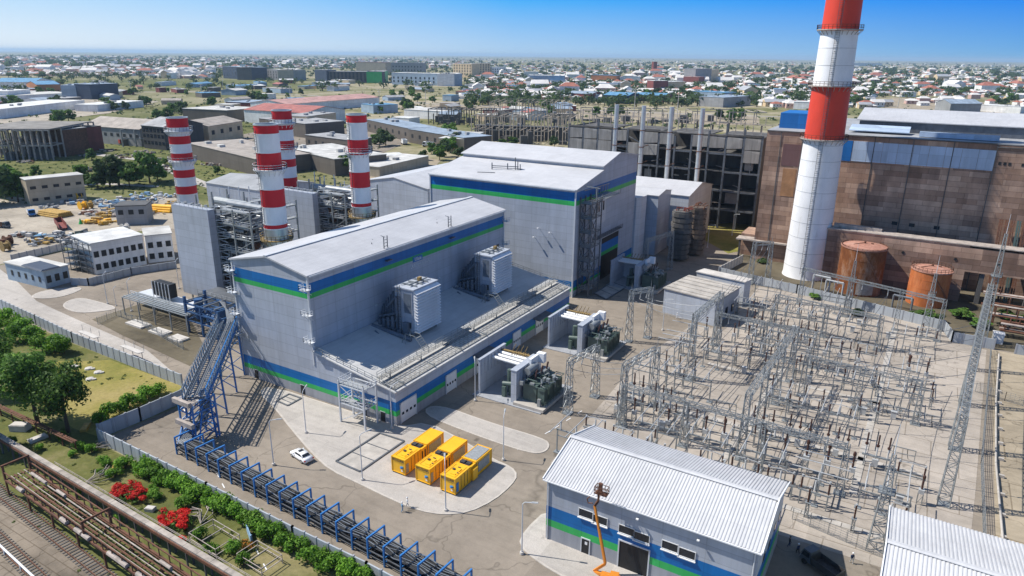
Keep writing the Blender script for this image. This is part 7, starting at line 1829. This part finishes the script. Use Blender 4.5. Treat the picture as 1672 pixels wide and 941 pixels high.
flat('depot_yard', px((300, 240), (420, 215), (640, 205), (680, 225), (600, 262), (420, 270)), .1, 'asphalt')
flat('tan_field', px((590, 262), (660, 250), (720, 262), (700, 285), (600, 300)), .12, 'earth')
flat('pale_field', px((640, 178), (800, 180), (1000, 200), (1240, 205), (1240, 190), (1000, 180), (800, 172), (650, 172)), .12, 'earth')
flat('dry_field', px((1440, 176), (1620, 188), (1672, 178), (1560, 160), (1460, 160)), .12, 'earth')
# ---------------------------------------------------------------- the town
rt_ = random.Random(99)
HM = [M['wall_white'], M['wall_beige'], mat('town_roof_red', (.33, .12, .08), .85, 0, .2, .1), mat('town_roof_pale', (.66, .63, .59), .8, 0, .15, .1), mat('town_roof_grey', (.34, .35, .37), .8, 0, .15, .1), mat('town_roof_blue', (.16, .27, .40), .7, 0, .15, .1), mat('town_wall_pink', (.5, .33, .28), .9, 0, .12, .1), M['dark']]
def house_into(m, x, y, rz, w, l, h, wall, roof, kind, win=False):
    c, s = math.cos(rz), math.sin(rz); g = lambda a, b, z: (x + a * c - b * s, y + a * s + b * c, z); a, b = w / 2, l / 2
    i = m.vs([g(-a, -b, 0), g(a, -b, 0), g(a, b, 0), g(-a, b, 0), g(-a, -b, h), g(a, -b, h), g(a, b, h), g(-a, b, h)])
    for k in range(4): j = (k + 1) % 4; m.f.append((i + k, i + j, i + 4 + j, i + 4 + k)); m.m.append(wall)
    o = .5; rh = h + w * .27
    if kind == 0:
        m.hexa([g(-a - o, -b - o, h), g(a + o, -b - o, h), g(a + o, b + o, h), g(-a - o, b + o, h)], [g(-a - o, -b - o, h + .5), g(a + o, -b - o, h + .5), g(a + o, b + o, h + .5), g(-a - o, b + o, h + .5)], roof)
    else:
        hb = b - (w * .45 if kind == 2 else 0); e = 0 if kind == 2 else o
        q = [g(-a - o, -b - o, h - .1), g(a + o, -b - o, h - .1), g(a + o, b + o, h - .1), g(-a - o, b + o, h - .1)]; r0, r1 = g(0, -hb - e, rh), g(0, hb + e, rh)
        m.face([q[0], r0, r1, q[3]][::-1], roof); m.face([q[1], q[2], r1, r0], roof); m.face([q[0], q[1], r0], roof if kind == 2 else wall); m.face([q[2], q[3], r1], roof if kind == 2 else wall)
    if win:
        for k in range(3):
            yy = -b + l * (k + .5) / 3
            for sx in (-a - .04, a + .04): m.face([g(sx, yy - .6, h * .4), g(sx, yy + .6, h * .4), g(sx, yy + .6, h * .75), g(sx, yy - .6, h * .75)], 7)
        m.face([g(-.8, -b - .04, 0), g(.8, -b - .04, 0), g(.8, -b - .04, h * .7), g(-.8, -b - .04, h * .7)], 7)
KIND = [(0, 3, 1, 'white town house under a pale gabled roof', 'pale roofed white houses of the town'), (0, 2, 2, 'white town house under a red hipped roof', 'red roofed white houses of the town'), (1, 4, 1, 'cream town house under a grey gabled roof', 'grey roofed cream houses of the town'), (0, 5, 0, 'white flat town building with a blue grey roof', 'blue roofed flat buildings of the town'), (6, 3, 2, 'pinkish town house under a pale hipped roof', 'pale roofed pink houses of the town'), (0, 3, 0, 'white flat roofed town building', 'flat white buildings of the town')]
def townspot():
    """somewhere in the town quarter, denser towards the right"""
    while True:
        x = rt_.uniform(-260, 1950) if rt_.random() < .8 else rt_.uniform(-200, 780)
        if x < 760: y = 96.5 + 32 * rt_.random() ** 1.25 - (x < 250) * 4
        else: y = 97.5 + (66 if x < 1250 else 80) * rt_.random() ** 1.35
        hz = 81.5 + x / 1672 * 17.5
        if y < hz + 4.5: continue
        if 350 < x < 770 and 112 < y < 143: continue
        if 930 < x < 1250 and y > 172: continue
        if x > 1420 and y > 158 and rt_.random() < .8: continue
        q = P(x, y)
        if q.length > 17000: continue
        return q
spots = [townspot() for _ in range(9500)]
# loose street grid: snap to bent rows
def near(q): return math.hypot(q.x, q.y)
spots.sort(key=near)
hp = []
for (wl, rf, kd, lab, grp) in KIND:
    m = MB(); house_into(m, 0, 0, 0, 10, 14, 5, wl, rf, kd, True); o = m.build('town_house', HM); hp.append([o, False])
for k, q in enumerate(spots[:290]):
    i = rt_.choice((0, 0, 1, 2, 3, 4, 5)); o, used = hp[i]
    if used: o = o.copy(); COL.objects.link(o)
    else: hp[i][1] = True
    o.location = (q.x, q.y, 0); o.rotation_euler = (0, 0, .5 + rt_.choice((0, math.pi / 2)) + rt_.gauss(0, .12)); s = rt_.uniform(.8, 1.7); o.scale = (s, s * rt_.uniform(.8, 1.5), rt_.uniform(.8, 1.5)); tag(o, KIND[i][3], 'house', KIND[i][4])
m = MB()
for q in spots[290:]:
    i = rt_.choice((0, 0, 1, 1, 2, 3, 4, 4, 5)); big = rt_.random() < .05; s = rt_.uniform(.75, 1.35) * (2.2 if big else 1)
    house_into(m, q.x, q.y, .5 + rt_.choice((0, math.pi / 2)) + rt_.gauss(0, .15), 10 * s, 15 * s * rt_.uniform(.8, 1.3), rt_.uniform(4, 8) * (2.2 if big else 1), KIND[i][0], KIND[i][1], KIND[i][2])
o = m.build('far_town', HM); tag(o, 'pale roofs of the far town spreading to the horizon', 'town', None, 'stuff')
# ---------------------------------------------------------------- vegetation
rv = random.Random(31)
def leaves(m, c, rad, n, size, r, mm=0, up=.35):
    """leaf sprays through an ellipsoid volume, thicker towards its skin"""
    for _ in range(n):
        u = Vector((r.gauss(0, 1), r.gauss(0, 1), r.gauss(0, 1))).normalized(); f = r.random() ** .45
        p = Vector((c[0] + u.x * rad[0] * f, c[1] + u.y * rad[1] * f, c[2] + u.z * rad[2] * f))
        nrm = (u + Vector((r.gauss(0, .5), r.gauss(0, .5), r.gauss(0, .5) + up))).normalized(); a = nrm.orthogonal().normalized(); b = nrm.cross(a); t = r.uniform(0, 6.28); a, b = a * math.cos(t) + b * math.sin(t), b * math.cos(t) - a * math.sin(t)
        s = size * r.uniform(.6, 1.3); w = s * r.uniform(.45, .8)
        m.face([p - a * s - b * w * .3, p - b * w, p + a * s, p + b * w], mm)
def crown(m, c, R, H, lobes, n, size, r):
    for k in range(lobes):
        a = r.uniform(0, 6.28); d = R * math.sqrt(r.random()) * .72; z = c[2] + H * r.uniform(.12, .88); sh = 1 - .55 * abs((z - c[2]) / H - .4)
        q = R * r.uniform(.28, .48) * sh; leaves(m, (c[0] + math.cos(a) * d * sh, c[1] + math.sin(a) * d * sh, z), (q, q, q * .72), n, size, r)
def make_tree(name, h, R, lobes, n, size, seed, lm='leaf', limbs=6, cb=.3):
    r = random.Random(seed); t = thing(name, '', 'tree', (0, 0, 0)); m = MB(); hb = h * .32
    m.tube((0, 0, 0), (.1 * r.random(), 0, hb), h * .028, h * .02, 8); m.tube((0, 0, hb), (.2, .1, h * .8), h * .02, h * .006, 7)
    for k in range(limbs):
        a = k * 6.28 / limbs + r.random(); z = hb * r.uniform(.8, 1.7); m.tube((0, 0, z), (math.cos(a) * R * .7, math.sin(a) * R * .7, z + h * r.uniform(.15, .35)), h * .011, h * .004, 6)
    m.build('trunk', M['bark'], t); m = MB(); crown(m, (0, 0, h * cb), R, h * (1 - cb), lobes, n, size, r); m.build('crown', M[lm], t); return t
# two big trees at the left
t = make_tree('big_tree', 17, 6.8, 44, 130, .36, 1); p = P(62, 692); t.location = (p.x, p.y, 0); t['label'] = 'big leafy tree on the left lawn, its trunk in front of the brown pipes'
t2 = dup(t, P(112, 706), 2.1, 'big leafy tree right of the other big tree at the lawn edge', None, (.82, .82, .88))
t3 = dup(t, P(-8, 640), 4, 'big leafy tree half cut off by the left edge', None, .9)
t4 = dup(t, P(-40, 735), 1, 'big leafy tree just outside the left edge near the pipes', None, .8)
# bush rows: clipped shrubs
def make_bush(R, H, n, size, seed, lm, name='hedge_shrub'):
    r = random.Random(seed); t = thing(name, '', 'shrub', (0, 0, 0)); m = MB(); m.tube((0, 0, 0), (0, 0, H * .5), .09, .05, 6)
    for k in range(5): a = k * 1.26; m.tube((0, 0, .15), (math.cos(a) * R * .6, math.sin(a) * R * .6, H * .6), .05, .02, 5)
    m.build('stem', M['bark'], t); m = MB()
    for k in range(9): a = r.uniform(0, 6.28); d = R * math.sqrt(r.random()) * .6; q = R * r.uniform(.42, .6); leaves(m, (math.cos(a) * d, math.sin(a) * d, H * r.uniform(.35, .72)), (q, q, H * .33), n, size, r)
    m.build('foliage', M[lm], t); return t
BP = [make_bush(1.45, 2.6, 120, .17, s, 'leafhedge') for s in (1, 2, 3)]; bu = [False] * 3
def bush(p, s, label, group):
    i = rv.randint(0, 2); o = BP[i]
    if bu[i]: o = dup(o, p, rv.uniform(0, 6.28))
    else: bu[i] = True; o.location = p; o.rotation_euler = (0, 0, rv.uniform(0, 6.28))
    o['label'] = label; o['group'] = group; o.scale = (s * rv.uniform(.9, 1.15), s * rv.uniform(.9, 1.15), s * rv.uniform(.85, 1.15)); return o
a, b = P(236, 767), P(640, 985); n = 34
for k in range(n):
    f = k / (n - 1); q = a.lerp(b, f) + Vector((rv.uniform(-.3, .3), rv.uniform(-.4, .4), 0)); bush(q, 1.15, 'bright green clipped shrub in the hedge row along the pale wall', 'hedge row along the pale wall')
for (x, y), s in (((165, 693), 1.15), ((178, 684), 1.3), ((196, 676), 1.2), ((212, 668), 1.3), ((228, 660), 1.2), ((243, 652), 1.35), ((262, 645), 1.3)): bush(P(x, y), s, 'green shrub against the wall at the lawn corner', 'shrubs at the lawn corner')
for (x, y), s in (((8, 530), 1.8), ((24, 535), 1.7), ((42, 540), 1.8), ((20, 560), 1.9), ((45, 558), 1.9), ((62, 555), 1.7), ((70, 574), 1.8), ((88, 576), 1.9), ((104, 578), 1.7), ((-10, 545), 1.9), ((0, 590), 2), ((30, 600), 1.9)): bush(P(x, y), s, 'dense green bush behind the big tree along the road wall', 'bushes along the road wall')
for (x, y), s in (((20, 728), .7), ((35, 742), .6), ((100, 720), .8), ((130, 735), .9), ((150, 740), .8), ((128, 812), .6), ((195, 852), .6), ((120, 745), .7), ((250, 800), .5), ((65, 735), .6), ((200, 800), .5), ((380, 905), .9), ((400, 925), .9), ((165, 775), .5)): bush(P(x, y), s, 'low loose shrub in the rough grass by the pale duct', 'low shrubs in the rough grass')
for (x, y), s in (((205, 765), 1.2), ((225, 775), 1.0), ((245, 780), 1.1), ((188, 780), .9), ((262, 790), .9), ((170, 760), .9), ((300, 830), .9), ((330, 880), .8), ((345, 905), .9), ((255, 815), .8)): bush(P(x, y), s, 'dusty green shrub in the thicket behind the red bushes', 'thicket behind the red bushes')
# red flowering bushes
r = random.Random(77)
for k, ((x, y), R) in enumerate((((212, 812), 3.6), ((288, 856), 3.2))):
    p = P(x, y); t = thing('flowering_bush', ['large bush covered in red blossom behind the pale duct, left', 'red blossom bush behind the pale duct, right'][k], 'shrub', p); m = MB(t); leaves(m, (p.x, p.y, .8), (R, R * .62, .7), 700, .2, r); m.build('foliage', M['leaf']); m = MB(t)
    for i in range(24): a = r.uniform(0, 6.28); d = R * math.sqrt(r.random()) * .95; leaves(m, (p.x + math.cos(a) * d, p.y + math.sin(a) * d * .62, 1.25 + r.uniform(-.2, .25)), (.8, .65, .3), 95, .18, r, 0, .9)
    m.build('blossom', M['flower'])
for (x, y), l in (((238, 806), 'small clump of red blossom right of the large red bush'), ((268, 838), 'small red flower clump between the two red bushes'), ((298, 884), 'small red flower clump at the duct below the right red bush')):
    p = P(x, y); m = MB(); leaves(m, (p.x, p.y, .5), (.9, .6, .4), 90, .17, r, 0, .8); leaves(m, (p.x, p.y, .3), (1, .7, .3), 80, .17, r, 1); m.single('flower_clump', l, 'flowers', [M['flower'], M['leaf']], p)
p = P(405, 895); m = MB(); leaves(m, (p.x, p.y, .7), (1.5, .8, .5), 160, .18, r, 0, .8); leaves(m, (p.x, p.y, .4), (1.8, 1, .5), 200, .2, r, 1); m.single('flower_clump', 'orange flower clump beside the white tubular frame', 'flowers', [M['leafor'], M['leaf']], p)
# fallen branches
for (x, y), l, an in (((150, 735), 'bare grey fallen branch beside the pale wall corner', .2), ((140, 790), 'bare grey fallen branches behind the large red bush', 1.0), ((328, 858), 'grey stick leaning out of the grass right of the red bushes', 2.2)):
    p = P(x, y); m = MB(); rb = random.Random(int(x))
    for k in range(8): a = an + rb.uniform(-.7, .7); L = rb.uniform(1.2, 3); m.path([(p.x, p.y, .3), (p.x + math.cos(a) * L, p.y + math.sin(a) * L, .6 + rb.random()), (p.x + math.cos(a + .4) * L * 1.6, p.y + math.sin(a + .4) * L * 1.6, .3 + rb.random())], .07, 5)
    m.single('fallen_branch', l, 'branch', M['rustpale'], p)
# weeds over the rough ground and between the rails
m = MB()
for _ in range(260):
    x, y = rv.uniform(-185, -45), rv.uniform(36, 82)
    if (x > -126 and y > 58.5) or seen((x, y, 0))[0] < -80: continue
    s = rv.uniform(.3, 1.0) * (.6 if y < 46 else 1); leaves(m, (x, y, .12 * s), (.8 * s, .7 * s, .22 * s), int(26 * s) + 6, .2, rv, 0, 1.2)
o = m.build('weeds', leaf('weed_leaves', (.07, .12, .02), (.16, .21, .045), (.26, .25, .08))); tag(o, 'weeds over the rough grass and rails at the lower left', 'weeds', None, 'stuff')
# mid-distance trees (trunk and crown), then the trees of fields and town
TP = [make_tree('tree', 9, 4.4, 20, 44, .72, s, 'leaffar' if s > 2 else 'leaf', 4, .12) for s in (1, 2, 3)]; tu = [False] * 3
def tree(p, s, label, group):
    i = rv.randint(0, 2); o = TP[i]
    if tu[i]: o = dup(o, p, rv.uniform(0, 6.28))
    else: tu[i] = True; o.location = p
    o.scale = (s * rv.uniform(.9, 1.2), s * rv.uniform(.9, 1.2), s * rv.uniform(.85, 1.1)); o['label'] = label; o['group'] = group; return o
for (x, y), s in (((5, 320), 2.2), ((20, 325), 1.9), ((30, 330), 1.7), ((-5, 335), 2.1), ((180, 305), 1.8), ((195, 304), 2.1), ((212, 306), 1.7), ((245, 300), 1.9), ((258, 296), 1.2), ((160, 308), 1.2), ((135, 300), 1.3), ((228, 296), .7), ((150, 262), .9), ((112, 312), .8), ((144, 305), .9), ((60, 290), .8), ((10, 300), 1.0), ((270, 270), .6), ((285, 285), .6), ((300, 320), .6), ((355, 285), .6), ((370, 300), .7), ((90, 300), .5), ((70, 305), .6)): tree(P(x, y), s, 'green tree on the grass between the storage yard and the ruined hall', 'trees behind the storage yard')
for (x, y), s in (((620, 240), 1.5), ((630, 238), 1.7), ((612, 236), 1.1), ((735, 250), 1.6), ((742, 244), 1.7), ((725, 256), 1.4), ((718, 262), 1.2), ((748, 258), 1.0), ((705, 252), 1.0), ((735, 232), 1.8), ((565, 285), 1.3), ((820, 245), 1.0), ((838, 240), 1.1), ((905, 240), 1.1), ((690, 262), .9), ((760, 262), .8)): tree(P(x, y), s, 'green tree or bush between the dark halls and the boiler hall', 'trees between the halls')
for (x, y), s in (((1330, 488), .5), ((1400, 515), .5), ((1500, 520), .7), ((1512, 522), .8), ((1525, 525), .7), ((1570, 520), .8), ((1600, 535), .7), ((1640, 520), .7), ((1660, 530), .8), ((1245, 430), .5), ((1440, 470), .7)): 
    o = tree(P(x, y), s, 'low green scrub among the tanks and rusty pipes', 'scrub around the tanks'); o.scale = (s, s, s * .4)
def field(n, xa, xb, ya, yb, s0, s1, lab, grp):
    for _ in range(n): tree(P(rv.uniform(xa, xb), rv.uniform(ya, yb)), rv.uniform(s0, s1), lab, grp)
for (x, y, k, w_, h_) in ((20, 160, 5, 30, 4), (75, 158, 4, 20, 4), (95, 170, 3, 20, 3), (190, 178, 6, 40, 5), (235, 172, 5, 25, 5), (300, 186, 7, 45, 5), (262, 195, 4, 30, 4), (420, 165, 5, 40, 4), (340, 172, 4, 25, 3), (555, 168, 4, 18, 3), (660, 158, 7, 50, 5), (690, 150, 7, 40, 5), (620, 184, 3, 15, 3), (665, 180, 3, 15, 3), (800, 165, 5, 30, 5), (970, 160, 6, 30, 5), (1060, 160, 5, 30, 5), (20, 175, 4, 30, 4), (1400, 168, 9, 40, 9), (1440, 150, 9, 40, 9), (1500, 168, 4, 30, 5), (1640, 170, 8, 40, 8), (1570, 150, 5, 40, 6), (1330, 165, 4, 20, 6), (1210, 160, 6, 30, 6), (1260, 165, 5, 25, 8), (100, 200, 4, 40, 5), (1000, 190, 5, 60, 4), (1190, 195, 5, 60, 4), (880, 190, 4, 40, 5), (60, 140, 6, 200, 10), (250, 150, 8, 260, 14), (480, 160, 6, 200, 12), (640, 172, 6, 160, 10), (820, 176, 8, 160, 10), (950, 150, 9, 200, 24), (1120, 145, 9, 200, 26), (1260, 150, 8, 120, 26), (1480, 140, 9, 160, 26), (1600, 145, 9, 140, 30), (880, 150, 8, 120, 20)):
    for _ in range(k): tree(P(x + rv.uniform(-w_, w_) / 2, y + rv.uniform(-h_, h_) / 2), rv.uniform(.9, 1.7), 'dark green tree in the fields and gardens beyond the plant', 'trees of the fields beyond the plant')
# the trees of the far town read as one mass
m = MB(); rt2 = random.Random(5)
def clump(m, p, R, H, n, size): 
    for k in range(3): a = rt2.uniform(0, 6.28); leaves(m, (p.x + math.cos(a) * R * .4, p.y + math.sin(a) * R * .4, H * rt2.uniform(.4, .7)), (R * .62, R * .62, H * .34), n, size, rt2)
    m.tube((p.x, p.y, 0), (p.x, p.y, H * .5), R * .08, R * .05, 5, 1)
cnt = 0
while cnt < 4200:
    x = rt2.uniform(-260, 1950); y = 93 + (59 if x < 760 else 82) * rt2.random() ** (1.5 if x < 760 else 1.15); hz = 81.5 + x / 1672 * 17.5
    if y < hz + 4.5 or (x < 760 and y > 128 and rt2.random() < .8): continue
    if x > 1420 and 160 < y < 178: continue
    q = P(x, y)
    if q.length > 17000: continue
    far = q.length > 3500; s = rt2.uniform(.7, 1.4) * (1.7 if far else 1)
    clump(m, q, 10 * s, 12.5 * s * (.8 if far else 1), 5 if far else 13, (4.2 if far else 2.4) * s); cnt += 1
o = m.build('far_trees', [M['leaffar'], M['bark']]); tag(o, 'dark green trees scattered through the far town to the horizon', 'trees', None, 'stuff')
# scrub of the open fields
m = MB()
for k in range(4800):
    x = rt2.uniform(-200, 1900); y = rt2.uniform(128, 215)
    if k > 2400: x = rt2.uniform(-80, 620); y = rt2.uniform(200, 335) 
    if x > 900 and y < 165: continue
    q = P(x, y); s = rt2.uniform(.4, 1.1)
    if (-150 < q.x < 70 and q.y < 340) or (y > 318 and x < 340 and x > 60) or (q.x > -262 and q.y < 205): continue
    if k > 2400: s *= .45
    t_ = 1.7 if (k < 1500 and rt2.random() < .35) else 1
    leaves(m, (q.x, q.y, .9 * s * t_), (2.6 * s * t_, 2.6 * s * t_, 1.2 * s * t_), 10, 1.15 * s * t_, rt2)
o = m.build('field_scrub', M['leaffar']); tag(o, 'low scrub dotted over the open fields beyond the plant', 'scrub', None, 'stuff')
# ---------------------------------------------------------------- daylight, sky, air
EL, DX, DY = math.radians(51), 1.0, .35          # shadows fall towards +X and a little +Y
h = Vector((DX, DY)).normalized(); ld = Vector((h.x * math.cos(EL), h.y * math.cos(EL), -math.sin(EL)))
sun = bpy.data.objects.new('sun', bpy.data.lights.new('sun', 'SUN')); COL.objects.link(sun)
sun.data.energy = 5.0; sun.data.angle = math.radians(.53); sun.data.color = (1, .955, .88)
sun.rotation_euler = ld.to_track_quat('-Z', 'Y').to_euler()
W = bpy.data.worlds.new('World'); sc.world = W; W.use_nodes = True; nt = W.node_tree
bg = nt.nodes['Background']; sky = nt.nodes.new('ShaderNodeTexSky'); sky.sky_type = 'NISHITA'; sky.sun_disc = False
sky.sun_elevation = EL; sky.sun_rotation = math.atan2(-h.x, -h.y); sky.altitude = 200; sky.air_density = 1.0; sky.dust_density = .15; sky.ozone_density = 5.0
# low over the horizon the air is paler towards the sun and deeper blue away from it
STR = .11; EXP = .31; kx = 1 / (STR * 2 ** EXP)
def wn(t, **k):
    q = nt.nodes.new(t)
    for a_, v_ in k.items(): setattr(q, a_, v_)
    return q
hs = wn('ShaderNodeHueSaturation'); hs.inputs['Saturation'].default_value = 1.0; nt.links.new(sky.outputs[0], hs.inputs['Color'])
tc = wn('ShaderNodeTexCoord'); sx = wn('ShaderNodeSeparateXYZ'); nt.links.new(tc.outputs['Generated'], sx.inputs[0])
def band(cols):
    r_ = wn('ShaderNodeValToRGB'); ce = r_.color_ramp
    while len(ce.elements) < 4: ce.elements.new(.5)
    for e, (p_, c_) in zip(ce.elements, cols): e.position = p_; e.color = (*[v ** 1.0 for v in c_], 1)
    return r_
az = wn('ShaderNodeMapRange'); nt.links.new(sx.outputs[0], az.inputs[0]); az.inputs[1].default_value = 1.0; az.inputs[2].default_value = -1.0
hor = band([(0.0, (.14, .40, .72)), (.45, (.155, .43, .75)), (.755, (.46, .66, .87)), (.96, (.87, .94, .98))])
top = band([(0.0, (.0, .22, .84)), (.45, (.0, .23, .90)), (.755, (.05, .43, .98)), (.96, (.42, .71, 1))])
for r_ in (hor, top): nt.links.new(az.outputs[0], r_.inputs[0])
el = wn('ShaderNodeMapRange'); nt.links.new(sx.outputs[2], el.inputs[0]); el.inputs[1].default_value = .0; el.inputs[2].default_value = .072
mx = wn('ShaderNodeMix', data_type='RGBA'); nt.links.new(el.outputs[0], mx.inputs[0]); nt.links.new(hor.outputs[0], mx.inputs[6]); nt.links.new(top.outputs[0], mx.inputs[7])
sc_ = wn('ShaderNodeVectorMath', operation='SCALE'); sc_.inputs[3].default_value = kx; nt.links.new(mx.outputs[2], sc_.inputs[0])
e2 = wn('ShaderNodeMapRange', interpolation_type='SMOOTHSTEP'); nt.links.new(sx.outputs[2], e2.inputs[0]); e2.inputs[1].default_value = .1; e2.inputs[2].default_value = .32
m2 = wn('ShaderNodeMix', data_type='RGBA'); nt.links.new(e2.outputs[0], m2.inputs[0]); nt.links.new(sc_.outputs[0], m2.inputs[6]); nt.links.new(hs.outputs[0], m2.inputs[7])
nt.links.new(m2.outputs[2], bg.inputs[0]); bg.inputs[1].default_value = STR
vs_ = sc.view_settings; sc.display_settings.display_device = 'sRGB'; vs_.view_transform = 'Standard'; vs_.look = 'None'; vs_.exposure = EXP; vs_.gamma = 1; vs_.use_curve_mapping = False
# the air between here and the horizon
m = MB(); S = 47000; m.box(-S, S, -S, S, -1, 125); o = m.build('haze', [bpy.data.materials.new('summer_haze')]); tag(o, 'thin blue summer haze over the plain', 'haze', None, 'stuff')
hm = o.data.materials[0]; hm.use_nodes = True; n_ = hm.node_tree; n_.nodes.remove(n_.nodes['Principled BSDF'])
pv = n_.nodes.new('ShaderNodeVolumePrincipled'); pv.inputs['Color'].default_value = (.58, .80, 1, 1); pv.inputs['Density'].default_value = 5.2e-5; pv.inputs['Anisotropy'].default_value = .1
n_.links.new(pv.outputs[0], n_.nodes['Material Output'].inputs['Volume'])
sc.cycles.volume_bounces = 0; sc.cycles.max_bounces = 6; sc.cycles.transparent_max_bounces = 8
